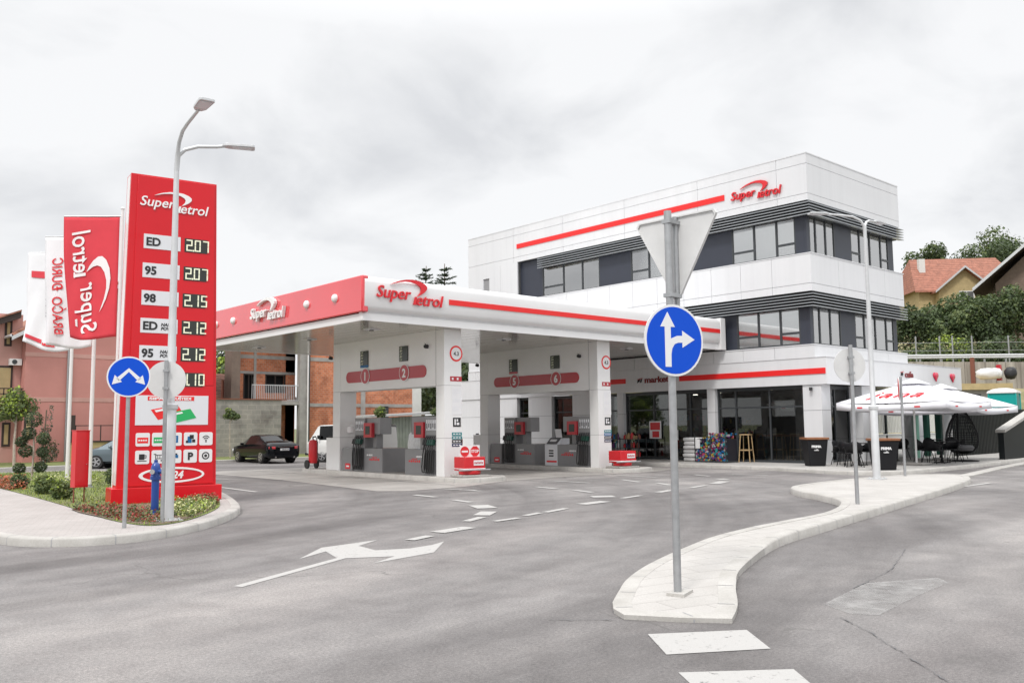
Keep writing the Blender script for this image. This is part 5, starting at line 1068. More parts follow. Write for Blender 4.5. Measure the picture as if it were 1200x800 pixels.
# topiary
t_ = thing('topiary', 'ornamental topiary of dark green pompoms on a thin stem left of the flagpoles', 'topiary', (6.55, 27.9, .12))
mb = MB('bark_pale'); mb.tube([(0, 0, 0), (.02, 0, .9), (0, 0, 1.65)], [.03, .025, .018], 7); balls = [(0, 1.72, .21), (-.13, 1.33, .17), (.3, 1.18, .17), (-.33, 1.10, .14), (-.2, .83, .18), (.28, .80, .15), (-.36, .35, .15), (.24, .38, .15)]
for dx, z, r_ in balls: mb.tube([(0, 0, z-.15), (RT.x*dx*.9, RT.y*dx*.9, z)], .012, 5)
mb.build('stem', t_, False)
for k_, (dx, z, r_) in enumerate(balls): crown('pompom', [((RT.x*dx, RT.y*dx, z), (r_*1.08, r_*1.08, r_))], 600, .03, ['leaf_dark', 'leaf_dark', 'leaf_mid'], t_, 50+k_, fill=.8)
tree('young_tree', (8.75, 40.1, .05), 3.4, .85, 1.9, 2600, .07, LT, 'young bright yellow-green tree on the verge at the left edge', 21, .06, 'bark_pale', group=None, nb=7)
tree('garden_tree', (6.0, 43, .05), 4.6, 1.9, 4.2, 6000, .09, DK, 'dark leafy tree behind the young tree at the left edge', 22, .1)
t_ = thing('juniper', 'thin grey-green creeping juniper beside the drain pipe of the pink house', 'shrub', (10.75, 44.3, .05)); MB('bark').tube([(0, 0, 0), (.1, 0, 1.2), (.15, 0, 2.4)], .03, 6).build('stem', t_, False)
crown('foliage', [((.3, 0, .5), (.42, .3, .55)), ((.1, 0, 1.2), (.22, .2, .5)), ((.3, 0, 1.8), (.13, .13, .5)), ((.35, 0, 2.4), (.09, .09, .4))], 1100, .05, ['leaf_blue', 'leaf_blue', 'leaf_mid'], t_, 23)
tree('garden_tree', (15.2, 44.1, .05), 3.9, 1.1, 3.0, 2600, .08, DK, 'dark small tree against the pink wall just left of the totem', 24, .08)
# lollipop trees before the grey wall and the brick house
for x, y, h, r_, lb, sd_ in ((18.6, 41.8, 2.5, .48, 'lime ball-headed tree before the grey block wall, above the black car', 31), (26.6, 40.8, 2.7, .55, 'ball-headed tree before the brick house, beside the white van', 32), (30.8, 41.3, 2.7, .5, 'ball-headed tree standing right of the metal shed, seen under the first portal', 33), (32.2, 40.6, 3.3, .8, 'loose leafy young tree seen just left of pump 2', 34)):
    tree('ball_tree', (x, y, .05), h, r_, r_*1.5, 900, .06, LT, lb, sd_, .035, 'bark_pale', group='ball-headed street trees', nb=4)

# ================================================================== CARS
def rings(mb, st, n_top=3):
    out_ = []
    for x, zb, zm, zt, wm, wt in st:
        half = [(0, zb), (wm*.8, zb), (wm*.97, zb+.10), (wm, (zb+zm)/2+.05), (wm*.985, zm-.04), (wm*.96, zm), (wt+.012, zt-.045), (wt*.93, zt-.008), (wt*.5, zt+.006), (0, zt+.01)]
        out_.append([(x, y, z) for y, z in half]+[(x, -y, z) for y, z in half[-2:0:-1]])
    return out_
def car(name, st, L_, wb, tw, wr, label, body, cat, loc, rz, glass_x, extra=None, pill=()):
    t_ = thing(name, label, cat, loc, rz); rg = rings(None, st); n = len(rg[0]); bd = MB(body, 'rubber'); gv = []
    V = [q for r_ in rg for q in r_]; bodyf = []; glassf = []
    for i in range(len(rg)-1):
        for k in range(n):
            f_ = (i*n+k, i*n+(k+1) % n, (i+1)*n+(k+1) % n, (i+1)*n+k); xm = (st[i][0]+st[i+1][0])/2; kk = k if k < 9 else n-1-k
            cab = any(a_ <= xm <= b_ for a_, b_ in glass_x[0]) ; rw = any(a_ <= xm <= b_ for a_, b_ in glass_x[1])
            if kk == 5 and cab and not rw: glassf.append(f_)
            elif kk in (6, 7, 8) and rw: glassf.append(f_)
            else: bodyf.append(f_)
    bd.add(V, bodyf+[tuple(range(n)), tuple((len(rg)-1)*n+k for k in range(n))[::-1]], 0); bd.build('body', t_, False, smooth=35)
    
    cats = {}
    for f_ in glassf:
        c_ = sum((Vector(V[q]) for q in f_), Vector())/4; k = f_[0] % n; kk = k if k < 9 else n-1-k
        key = ('side_window', c_.y > 0) if kk == 5 else (('windscreen', 0) if c_.x > 0 else ('rear_window', 0)); cats.setdefault(key, []).append(f_)
    for (nm_, _), fl in cats.items():
        us = sorted({i for f_ in fl for i in f_}); mp_ = {q: i for i, q in enumerate(us)}; g = MB('car_glass'); g.add([V[i] for i in us], [[mp_[i] for i in f_] for f_ in fl], 0); g.build(nm_, t_, False, smooth=35)
    MB('dark_void').box(st[2][0]+.5, st[-3][0]-.6, -.5, .5, .5, .95).build('interior', t_, False, smooth=0)
    for x in wb:
        for s_ in (-1, 1):
            w_ = MB('rubber', 'dark_void'); y = s_*tw; w_.lathe([(wr*.6, y-.10), (wr*.95, y-.11), (wr, y-.08), (wr, y+.08), (wr*.95, y+.11), (wr*.6, y+.10)], 26, (x, 0, wr), 0, 'Y'); w_.X = Matrix.Identity(4)
            w_.lathe([(wr*1.12, s_*(tw-.2)-.0), (wr*1.12, s_*(tw+.06))], 26, (x, 0, wr+.02), 'dark_void', 'Y'); wo = w_.build('wheel', t_, False)
            rm = MB('rim'); yo = y+s_*.108
            for q in range(5): a_ = 2*math.pi*q/5; rm.cbox((x+math.cos(a_)*wr*.33, yo, wr+math.sin(a_)*wr*.33), (wr*.55, .02, wr*.18), 0, ry=-a_)
            rm.lathe([(wr*.66, yo-.01), (wr*.66, yo+.01), (wr*.58, yo+.01), (wr*.58, yo-.01)], 26, (x, 0, wr), 0, 'Y'); rm.lathe([(wr*.15, yo-.01), (wr*.15, yo+.015)], 12, (x, 0, wr), 0, 'Y'); rm.build('rim', wo, False)
    if extra: extra(t_)
    t_.scale = (.85,)*3
    return t_
sed = [(-2.46, .42, .80, .82, .62, .50), (-2.42, .30, .88, .93, .80, .62), (-2.30, .26, .94, 1.02, .87, .68), (-2.0, .24, .97, 1.08, .905, .70), (-1.62, .24, .98, 1.11, .92, .68), (-1.55, .24, .98, 1.13, .92, .66), (-.85, .24, .98, 1.385, .92, .57), (-.72, .24, .98, 1.41, .92, .57), (-.1, .24, .97, 1.45, .92, .58), (0.0, .24, .97, 1.45, .92, .58), (.42, .24, .95, 1.43, .92, .57), (.5, .24, .95, 1.41, .92, .56), (1.28, .24, .90, 1.02, .91, .68), (1.36, .24, .89, .96, .91, .70), (2.0, .25, .82, .86, .88, .62), (2.32, .28, .70, .74, .78, .52), (2.46, .36, .58, .60, .60, .40)]
def sedan_bits(t_):
    for s_ in (-1, 1):
        mb = MB('tail_red', 'label_grey'); mb.cbox((-2.38, s_*.66, .80), (.14, .34, .13), 0, rz=-s_*.42); mb.build('tail_light', t_, False, bevel=.02)
        mb = MB('label_grey'); mb.cbox((2.28, s_*.66, .64), (.18, .3, .12), 0, rz=s_*.5); mb.build('headlight', t_, False, bevel=.02)
        mb = MB('car_black'); mb.cbox((.62, s_*.99, .98), (.12, .18, .12)); mb.build('mirror', t_, False, bevel=.03)
        mb = MB('chrome'); mb.tube([(-2.47, s_*.5, .33), (-2.40, s_*.5, .33)], .045, 10); mb.build('exhaust', t_, False)
    mb = MB('sign_white', 'goods_h'); mb.box(-2.475, -2.455, -.26, .26, .66, .77); mb.box(-2.478, -2.475, -.26, -.22, .66, .77, 'goods_h')
    puttext(mb, 'A58-K-214', frame((-2.479, 0, .685), (0, -1, 0)), .09, 'letter_black', ext=.001, w=.4, off=.003); mb.build('number_plate', t_, False, smooth=0)
    mb = MB('chrome'); mb.box(-2.50, -2.46, -.5, .5, .845, .86); mb.build('chrome_trim', t_, False, smooth=0)
car('black_sedan', sed, 4.92, (-1.5, 1.42), .80, .335, 'black sedan seen from behind, parked before the grey block wall', 'car_black', 'car', (18.15, 37.2, .0), R(88), ([(-1.5, .45)], [(-1.5, -.9), (.55, 1.25)]), sedan_bits)
hat = [(-2.1, .40, .85, .90, .62, .50), (-2.06, .28, .95, 1.1, .80, .6), (-1.9, .24, .98, 1.22, .86, .6), (-1.5, .24, .98, 1.42, .88, .56), (-.6, .24, .97, 1.50, .89, .57), (.3, .24, .96, 1.49, .89, .56), (.4, .24, .95, 1.47, .89, .55), (1.15, .24, .93, 1.06, .88, .64), (1.25, .24, .92, 1.0, .88, .66), (1.8, .25, .84, .88, .86, .60), (2.02, .28, .70, .74, .74, .5), (2.1, .36, .58, .6, .6, .4)]
def hatch_bits(t_):
    for s_ in (-1, 1):
        mb = MB('label_grey'); mb.cbox((1.92, s_*.62, .70), (.3, .24, .15), 0, rz=s_*.6); mb.build('headlight', t_, False, bevel=.02)
        mb = MB('tail_red'); mb.cbox((-2.0, s_*.68, .98), (.1, .16, .3), 0); mb.build('tail_light', t_, False, bevel=.02)
        mb = MB('car_grey'); mb.cbox((.62, s_*.97, 1.0), (.12, .18, .13)); mb.build('mirror', t_, False, bevel=.03)
car('grey_hatchback', hat, 4.2, (-1.3, 1.28), .77, .32, 'blue-grey hatchback partly hidden behind the left edge of the totem', 'car_grey', 'car', (12.25, 36.9, .0), R(142), ([(-1.8, .35)], [(-2.06, -1.5), (.4, 1.15)]), hatch_bits)
van = [(-2.25, .42, 1.10, 1.80, .84, .68), (-2.20, .35, 1.15, 1.90, .89, .74), (-1.9, .32, 1.15, 1.93, .90, .76), (-.9, .32, 1.15, 1.94, .90, .77), (-.8, .32, 1.15, 1.94, .90, .77), (.35, .32, 1.15, 1.94, .90, .77), (.45, .32, 1.15, 1.94, .90, .77), (1.45, .32, 1.15, 1.92, .90, .75), (1.60, .32, 1.14, 1.86, .90, .74), (2.02, .33, 1.12, 1.22, .88, .80), (2.20, .36, .98, 1.05, .84, .74), (2.25, .42, .75, .80, .80, .6)]
def van_bits(t_):
    for s_ in (-1, 1):
        for x in (-.85, .4): MB('van_white').cbox((x, s_*.865, 1.52), (.11, .05, .80), rx=-s_*.0+s_*.17).build('pillar', t_, False)
        mb = MB('label_grey'); mb.cbox((2.22, s_*.6, .85), (.06, .26, .2)); mb.build('headlight', t_, False, bevel=.02)
        mb = MB('letter_black'); mb.cbox((1.4, s_*1.0, 1.3), (.08, .16, .2)); mb.build('mirror', t_, False, bevel=.03)
    mb = MB('frame_dark'); mb.box(2.2, 2.32, -.85, .85, .36, .5); mb.build('bumper', t_, False, bevel=.03)
car('white_van', van, 4.5, (-1.25, 1.25), .77, .32, 'old white minivan between the left column and the brick house', 'van_white', 'van', (20.9, 34.3, .0), R(118), ([(-1.9, 1.5)], [(1.6, 2.0), (-2.25, -2.2)]), van_bits)

# ================================================================== HOUSES ON THE LEFT
ph = thing('pink_house', 'pink rendered house with tiled gable roof and small balcony, behind the flagpoles', 'house', (10.1, 45, 0))
def gable(mb, x0, x1, y, zb, ze, xa, za, m=0): mb.prism([(x0, zb), (x1, zb), (x1, ze), (xa, za), (x0, ze)], y, y+.25, m, lambda u, v_, w_: (u, w_, v_))
mb = MB('pink_wall', 'pink_light'); gable(mb, 10.1, 18.5, 45, 0, 6.15, 14.3, 8.75); mb.box(10.1, 10.35, 45.25, 56, 0, 6.15, 'pink_wall'); mb.box(18.25, 18.5, 45.25, 56, 0, 6.15); mb.box(10.085, 18.5, 44.985, 45.0, 4.93, 5.12, 'pink_light'); mb.box(10.085, 18.5, 44.985, 45.0, 2.85, 3.05, 'pink_light'); mb.build('main_wall', ph, smooth=0)
mb = MB('old_tiles', 'wood_dark', 'zinc_pale')
for xa, xe in ((14.3, 9.4), (14.3, 19.2)):
    ze = 8.92-abs(xa-xe)*.62
    mb.prism([(xa, 8.92), (xe, ze), (xe, ze-.12), (xa, 8.80)], 44.5, 56.4, 0, lambda u, v_, w_: (u, w_, v_))
    mb.prism([(xa, 8.80), (xe, ze-.12), (xe, ze-.3), (xa, 8.62)], 44.46, 44.5, 'zinc_pale', lambda u, v_, w_: (u, w_, v_))
mb.tube([(9.38, 44.5, 5.8), (9.38, 56, 5.8)], .07, 8, 'zinc_pale'); mb.build('roof', ph, smooth=0)
mb = MB('pink_light', 'pink_dark', 'wood_dark'); mb.box(6.3, 9.0, 46.6, 46.8, 0, 6.2, 'pink_dark'); mb.box(8.95, 10.09, 45.7, 46.6, 2.7, 6.9, 'pink_light'); mb.box(9.3, 10.09, 45.9, 46.6, 0, 2.7, 'pink_light'); mb.build('side_wall', ph, smooth=0)
mb = MB('wood_dark', 'old_tiles'); mb.prism([(9.9, 7.0), (5.0, 4.9), (5.0, 4.6), (9.9, 6.7)], 45.2, 50, 0, lambda u, v_, w_: (u, w_, v_)); mb.prism([(9.9, 7.08), (5.0, 4.98), (5.0, 4.9), (9.9, 7.0)], 45.15, 50, 'old_tiles', lambda u, v_, w_: (u, w_, v_)); mb.build('side_roof', ph, smooth=0)
mb = MB('concrete', 'wood_dark'); mb.box(8.7, 10.6, 45.0-.12, 45.7, 2.62, 2.8, 'pink_dark'); mb.build('balcony_slab', ph, smooth=0)
mb = MB('wood_dark')
for z in (2.95, 3.15, 3.4): mb.box(8.7, 10.05, 44.9, 44.94, z, z+.05)
for q in range(8): mb.box(8.7+.18*q, 8.74+.18*q, 44.9, 44.95, 2.8, 3.42)
mb.build('balcony_rail', ph, smooth=0)
for x0, x1, z0, z1, y in ((9.1, 9.75, 2.8, 4.5, 45.68), (10.15, 10.5, 1.15, 2.4, 44.98), (9.35, 9.65, 5.4, 6.6, 45.68), (9.45, 9.8, .8, 1.9, 45.88)):
    mb = MB('wood_dark'); mb.box(x0, x1, y-.02, y+.02, z0, z1); f_ = mb.build('window', ph, smooth=0); mb = MB('plaster_yellow'); mb.box(x0+.09, x1-.09, y-.03, y-.021, z0+.1, z1-.1); mb.build('blind', f_, smooth=0)
mb = MB('letter_white', 'frame_dark'); mb.box(9.55, 10.05, 45.4, 45.69, 4.52, 4.82, 'pole_white'); mb.lathe([(.11, -.01), (.11, 0)], 14, (9.75, 45.4, 4.67), 'frame_dark', 'Y'); mb.build('air_conditioner', ph)
mb = MB('zinc'); mb.tube([(11.9, 44.9, 0), (11.9, 44.9, 6.9)], .05, 8); mb.build('drain_pipe', ph)
# garden wall of the pink house
mb = MB('concrete', 'old_tiles'); mb.box(11.8, 16.5, 43.7, 43.9, 0, .95, 'plaster_yellow'); mb.box(11.75, 16.55, 43.65, 43.95, .95, 1.02, 'wood_dark'); mb.box(11.8, 11.95, 43.6, 43.72, .95, 2.2, 'wood_dark'); 
for q in range(4): mb.box(12+1.1*q, 12.04+1.1*q, 43.78, 43.82, 1.02, 1.75, 'wood_dark')
mb.box(11.8, 16.5, 43.79, 43.81, 1.7, 1.74, 'wood_dark'); mb.build('garden_wall', label='low yellowish garden wall with thin rail in front of the pink house', cat='wall')
# unfinished brick house
bh = thing('brick_house', 'unfinished orange hollow-brick house with concrete bands, seen beneath the canopy', 'house', (20.3, 45, 0))
mb = MB('hollow_brick', 'concrete', 'dark_void')
def bx3(x0, x1, z0, z1, y=45.0, d=.3, m='hollow_brick'): mb.box(x0, x1, y, y+d, z0, z1, m)
bx3(24.45, 32.3, 0, 2.7); bx3(24.45, 32.3, 2.9, 5.3); bx3(24.45, 32.3, 5.5, 7.6); bx3(24.4, 32.35, 2.7, 2.9, 44.97, .33, 'concrete'); bx3(24.4, 32.35, 5.3, 5.5, 44.97, .33, 'concrete'); bx3(24.0, 24.45, 0, 7.6, 44.95, .35, 'concrete'); bx3(31.7, 32.36, 0, 7.6, 44.94, .36, 'plaster_white'); bx3(28.0, 28.3, 0, 5.3, 44.96, .3, 'concrete'); mb.box(32.06, 32.3, 45.3, 56, 0, 7.6)
mb.build('front_wall', bh, smooth=0)
# recessed left part with openings
mb = MB('hollow_brick', 'concrete'); Y2 = 46.4
bx3(20.8, 21.3, 3.0, 4.55, Y2); bx3(21.95, 22.6, 3.0, 4.55, Y2); bx3(23.85, 24.45, 0, 7.5, Y2, .3); bx3(20.8, 24.45, 4.7, 5.4, Y2); bx3(20.8, 24.45, 5.6, 7.6, Y2); bx3(21.3, 21.95, 4.55, 4.7, Y2, .3, 'concrete'); bx3(22.6, 23.85, 3.0, 3.5, Y2); bx3(20.3, 20.8, 0, 7.6, Y2-.7, .9, 'plaster_brown'); bx3(20.8, 24.45, 4.55, 4.7, Y2-.02, .3, 'concrete'); bx3(20.8, 24.45, 5.4, 5.6, Y2-.02, .3, 'concrete'); bx3(21.9, 22.05, 3.0, 7.6, Y2-.03, .3, 'concrete'); bx3(20.3, 24.45, 2.8, 3.0, 45.05, 1.6, 'concrete')
bx3(22.9, 24.4, 0, 1.2, Y2, .3); bx3(23.6, 24.4, 1.2, 2.8, Y2, .3); mb.build('recessed_wall', bh, smooth=0)
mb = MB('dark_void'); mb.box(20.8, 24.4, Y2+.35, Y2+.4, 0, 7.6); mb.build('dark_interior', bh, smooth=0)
for x0, x1, z0, z1 in ((21.3, 21.95, 3.0, 4.55), (22.6, 23.85, 3.5, 4.55)):
    mb = MB('wood_dark'); mb.box(x0, x0+.07, Y2-.02, Y2+.1, z0, z1); mb.box(x1-.07, x1, Y2-.02, Y2+.1, z0, z1); mb.box(x0, x1, Y2-.02, Y2+.1, z1-.07, z1); mb.box((x0+x1)/2-.03, (x0+x1)/2+.03, Y2, Y2+.08, z0, z1); mb.build('window_frame', bh, smooth=0)
mb = MB('zinc_pale')
mb.box(21.2, 24.4, 45.08, 45.12, 3.85, 3.9); mb.box(21.2, 24.4, 45.08, 45.12, 3.02, 3.06)
for q in range(30): mb.box(21.2+q*.107, 21.225+q*.107, 45.09, 45.11, 3.06, 3.85)
mb.build('balcony_rail', bh, smooth=0)
mb = MB('frame_dark'); mb.tube([(24.5, 44.85, 0), (24.5, 44.85, 7.4)], .07, 8); mb.build('drain_pipe', bh)
mb = MB('old_tiles'); mb.box(19.9, 32.6, 44.6, 56.5, 7.6, 7.8); mb.build('roof_slab', bh, smooth=0)
mb = MB('frame_dark'); mb.box(29.4, 29.95, 44.97, 45.0, 1.9, 2.75); mb.build('window', bh, smooth=0)
# grey block wall and outbuildings
mb = MB('grey_block', 'rust'); mb.box(16.0, 22.5, 44.2, 44.4, 0, 3.02); mb.box(15.9, 22.8, 44.15, 44.45, 3.02, 3.08, 'rust'); mb.build('block_wall', label='tall rough grey block wall behind the black sedan', cat='wall')
t_ = thing('metal_shed', 'low corrugated grey-green shed with sloping white roof edge, seen through the first portal', 'shed', (27.5, 41.8, 0))
mb = MB('corrugated')
for q in range(40): mb.box(27.9+.1*q, 27.96+.1*q, 41.78, 41.85, .05, 2.05+.004*q)
mb.box(27.9, 31.9, 41.85, 43.9, .05, 2.0); mb.build('wall', t_, smooth=0); mb = MB('zinc_pale'); mb.prism([(26.0, 2.02), (32.2, 2.3), (32.2, 2.42), (26.0, 2.14)], 41.5, 44, 0, lambda u, v_, w_: (u, w_, v_)); mb.build('roof', t_, smooth=0)
MB('black_panel').box(26.2, 27.85, 41.8, 43.8, .05, 1.98).build('door', t_, smooth=0)
# small tiled house behind the block wall
t_ = thing('tiled_cottage', 'low cottage with reddish tiled roof behind the grey block wall', 'house', (24, 53, 0)); MB('plaster_brown').box(19, 27.5, 54, 60, 0, 3.6).build('wall', t_, smooth=0)
mb = MB('old_tiles'); mb.add([(18.5, 53.4, 3.4), (28.5, 53.4, 3.4), (27.5, 57, 5.1), (18.5, 57, 5.3), (18.5, 53.4, 3.25), (28.5, 53.4, 3.25), (27.5, 57, 4.9), (18.5, 57, 5.1)], [(0, 1, 2, 3), (4, 7, 6, 5), (0, 4, 5, 1), (1, 5, 6, 2)], 0); mb.build('roof', t_, smooth=0)
MB('rust').tube([(21.9, 50.5, 0), (21.9, 50.5, 4.4)], .08, 8).build('rusty_pole', label='thin rusty pole standing in front of the tiled cottage roof', cat='pole')
MB('pole_white').tube([(23.0, 42.2, 0), (23.0, 42.2, 5.5)], .04, 8).build('white_pole', label='thin white pole in front of the brick balcony, by the black sedan', cat='pole')
# ================================================================== TREES BEHIND
def conifer(loc, h, r_, label, seed, lean=0):
    t_ = thing('conifer', label, 'tree', loc); rn = random.Random(seed); MB('bark').tube([(0, 0, 0), (lean*.5, 0, h*.6), (lean, 0, h)], [.2, .12, .03], 8).build('trunk', t_, False)
    mb = MB('leaf_conifer', 'leaf_dark'); V = []; Fc = []; Mi = []
    z = h*.35
    while z < h*.99:
        k = (h-z)/(h*.65); n = 7
        for q in range(n):
            a_ = rn.uniform(0, 6.28); ln = (r_*k**.8+.25)*rn.uniform(.6, 1.25); el = rn.uniform(.0, .35)
            for s_ in range(16):
                d = ln*s_/15; b_ = Vector((math.cos(a_)*d+lean*z/h, math.sin(a_)*d, z+el*d-.10*d*d*(1 if k > .3 else 0)))
                for w_ in range(3):
                    dr = Vector((rn.gauss(0, 1), rn.gauss(0, 1), rn.gauss(0, .5)-.3)).normalized()*rn.uniform(.10, .24); sd2 = Vector((rn.gauss(0, 1), rn.gauss(0, 1), rn.gauss(0, 1))).normalized()*.05
                    i0 = len(V); V += [b_-sd2, b_+sd2, b_+dr]; Fc.append([i0, i0+1, i0+2]); Mi.append(rn.randrange(2))
        z += rn.uniform(.28, .45)
    mb.v = V; mb.f = Fc; mb.m = Mi; mb.build('crown', t_, False, smooth=0); return t_
def P(x, y, d): # world point at pixel and view depth
    q = Ginv @ Vector(((x-600)/F, (400-y)/F, -1)); return (q.x*d, q.y*d, 1.55+q.z*d)
for k_, (px, py, d, rr, lb) in enumerate(((258, 412, 72, 3.6, 'light green tree behind the tiled cottage roof, close to the totem'), (276, 405, 80, 4.2, 'taller green tree just left of the brick house, behind the cottage'))):
    a_ = P(px, py, d); tree('leafy_tree', (a_[0], a_[1], 0), a_[2]+.4, rr, a_[2]*.8, 5200, .22, LT if not k_ else DK, lb, 41+k_, .25)
a_ = P(495, 311, 75); conifer((a_[0], a_[1], 0), a_[2], 3.2, 'loose-branched conifer top behind the canopy, left of the pair', 61, .4)
a_ = P(521, 309, 72); conifer((a_[0], a_[1], 0), a_[2], 2.4, 'narrow pointed conifer top behind the canopy, right of the pair', 62)
for k_, (x, y, d, rr, lb) in enumerate(((545, 415, 62, 3.4, 'tall leafy tree seen in the gap between the two pump portals'), (530, 440, 70, 4, 'broad dark tree behind the gap between the portals'), (470, 455, 66, 3.5, 'dark tree showing over the metal shed right of the brick house'))):
    a_ = P(x, y, d); tree('leafy_tree', (a_[0], a_[1], 0), max(4, a_[2]+1), rr, max(4, a_[2])*.85, 4500, .22, DK, lb, 70+k_, .2)
# ================================================================== PATIO
# planters
def planter(loc, label):
    t_ = thing('bin_planter', label, 'bin', loc, R(-42), 'black bins with wooden rims'); mb = MB('furniture'); vs = []
    for z, w_ in ((0, .26), (.86, .34)):
        vs += [(-w_, -w_, z), (w_, -w_, z), (w_, w_, z), (-w_, w_, z)]
    mb.add(vs, [(3, 2, 1, 0)]+[(i, (i+1) % 4, 4+(i+1) % 4, 4+i) for i in range(4)]+[(4, 5, 6, 7)], 0); mb.build('body', t_, False, bevel=.02)
    mb = MB('bin_wood'); mb.box(-.37, .37, -.37, .37, .86, .93); mb.build('rim', t_, False, bevel=.01)
    mb = MB('letter_white'); puttext(mb, 'PRIMA', frame((-.05, -.325, .60), (1, 0, 0), (0, .0, 1)), .11, 'letter_white', ext=.02, off=.004); puttext(mb, 'caffe', frame((-.05, -.325, .50), (1, 0, 0)), .08, 'letter_white', ext=.02); mb.build('lettering', t_, False, smooth=0); return t_
planter((26.9, 15.25, .12), 'black square bin with wooden rim and white lettering by the corner pillar'); planter((25.9, 12.45, .12), 'black square bin with wooden rim beside the right street lamp, before the cafe')
# umbrellas
def umbrella(loc, hw, zp, ze, rz, label, text=None):
    t_ = thing('cafe_umbrella', label, 'umbrella', loc, rz, 'white cafe umbrellas'); mb = MB('umbrella'); nu = 10; vs = []; fs_ = []
    C4 = [(-1, -1), (1, -1), (1, 1), (-1, 1)]
    for k in range(4):
        a_, b_ = Vector(C4[k])*hw, Vector(C4[(k+1) % 4])*hw
        for j in range(nu+1):
            tj = j/nu
            for i in range(nu+1):
                ti = i/nu; e_ = a_+(b_-a_)*ti; q = e_*(tj+.0); sag = math.sin(math.pi*ti)*tj*.10*hw/2; z = zp-(zp-ze)*tj**1.08-sag*.5*(1-0)+.0; vs.append((q.x*(1-.02*math.sin(math.pi*ti)), q.y*(1-.02*math.sin(math.pi*ti)), z))
        o_ = k*(nu+1)**2; fs_ += [(o_+j*(nu+1)+i, o_+j*(nu+1)+i+1, o_+(j+1)*(nu+1)+i+1, o_+(j+1)*(nu+1)+i) for j in range(nu) for i in range(nu)]
    mb.add(vs, fs_, 0)
    for k in range(4):   # valance
        a_, b_ = Vector(C4[k])*hw, Vector(C4[(k+1) % 4])*hw; ring = []
        for i in range(nu+1):
            ti = i/nu; e_ = (a_+(b_-a_)*ti)*(1-.02*math.sin(math.pi*ti)); zz = ze-.05*hw*math.sin(math.pi*ti); ring.append((e_.x, e_.y, zz)); ring.append((e_.x*1.0, e_.y*1.0, zz-.22-.02*math.sin(7*ti)))
        mb.add(ring, [(2*i, 2*i+1, 2*i+3, 2*i+2) for i in range(nu)], 0)
    o = mb.build('canopy', t_, False, smooth=25); s_ = o.modifiers.new('thick', 'SOLIDIFY'); s_.thickness = .006
    mb = MB('umbrella'); mb.add([(-.42, -.42, zp-.06), (.42, -.42, zp-.06), (.42, .42, zp-.06), (-.42, .42, zp-.06), (0, 0, zp+.14)], [(0, 1, 4), (1, 2, 4), (2, 3, 4), (3, 0, 4)], 0); mb.build('vent_cap', t_, False, smooth=0)
    mb = MB('pole_white'); mb.tube([(0, 0, 0), (0, 0, zp)], .035, 12); mb.build('mast', t_, False)
    mb = MB('pole_white')
    for sx_, sy in C4: mb.tube([(0, 0, zp-.08), (sx_*hw*.99, sy*hw*.99, ze-.03)], .014, 6); mb.tube([(0, 0, ze-.05), (sx_*hw*.5, sy*hw*.5, (zp+ze)/2-.06)], .012, 6)
    mb.build('ribs', t_, False); mb = MB('concrete'); mb.box(-.35, .35, -.35, .35, 0, .07); mb.build('foot', t_, False, bevel=.02)
    mb = MB('logo_red', 'goods_a')
    if text:
        sl = math.atan2(zp-ze, hw); mb.X = Matrix.Translation((0, -hw*.62, zp-(zp-ze)*.60-.035)) @ Matrix.Rotation(sl, 4, 'X')
        mb.X = Matrix.Translation((-hw*.80, 0, zp-(zp-ze)*.80+.02)) @ Matrix.Rotation(-math.pi/2, 4, 'Z') @ Matrix.Rotation(sl, 4, 'X'); puttext(mb, text, Matrix.Identity(4), .78, 'logo_red', shear=.35, off=-.012, ext=.012, w=1.75, sp=1.1)
        mb.X = Matrix.Identity(4)
    for k in range(4):
        for x in (-.55, .5):
            c_ = Matrix.Rotation(k*math.pi/2, 4, 'Z') @ Matrix.Translation((x*hw, -hw*.985-.012, ze-.19)); mb.X = c_; mb.box(-.09, .09, -.004, 0, .0, .045, 'logo_red'); mb.X = Matrix.Identity(4)
    mb.build('print', t_, False, smooth=0); return t_
umbrella((29.45, 13.05, .12), 1.78, 2.72, 2.05, R(0), 'white square cafe umbrella with big red slanted lettering, nearest the street lamp', 'jana')
umbrella((33.4, 13.75, .12), 1.9, 2.66, 1.95, 0, 'plain white square umbrella at the right end of the cafe terrace')
umbrella((32.0, 17.6, .12), 1.6, 2.55, 2.15, 0, 'white umbrella partly hidden behind the corner pillar, under the cafe roof')
# chairs and tables
def chair(loc, rz, label, proto=[None]):
    if proto[0] is None:
        t_ = thing('armchair', label, 'chair', loc, rz, 'black terrace chairs'); mb = MB('furniture'); vs = []; n = 14; 
        mb.box(-.24, .24, -.22, .24, .42, .46); mb.build('seat', t_, False, bevel=.02); mb = MB('furniture'); n = 16
        for j, (z, r_) in enumerate(((.45, .25), (.62, .28), (.70, .30), (.82, .31))):
            for i in range(n+1):
                a_ = math.pi*(-.05+1.10*i/n); zz = z if j < 2 else z-(.12 if j == 3 else .05)*abs(math.cos(a_))**2*2; vs.append((math.cos(a_)*r_, math.sin(a_)*r_*.95, zz))
        m_ = n+1; mb.add(vs, [(j*m_+i, j*m_+i+1, (j+1)*m_+i+1, (j+1)*m_+i) for j in range(3) for i in range(n)], 0); o = mb.build('back_shell', t_, False); s_ = o.modifiers.new('t', 'SOLIDIFY'); s_.thickness = .02
        for sx_ in (-1, 1):
            for sy in (-1, 1): MB('furniture').tube([(sx_*.17, sy*.16, .42), (sx_*.26, sy*.25, 0)], .013, 6).build('leg', t_, False)
        proto[0] = t_; return t_
    return copy_tree(proto[0], loc, rz, label)
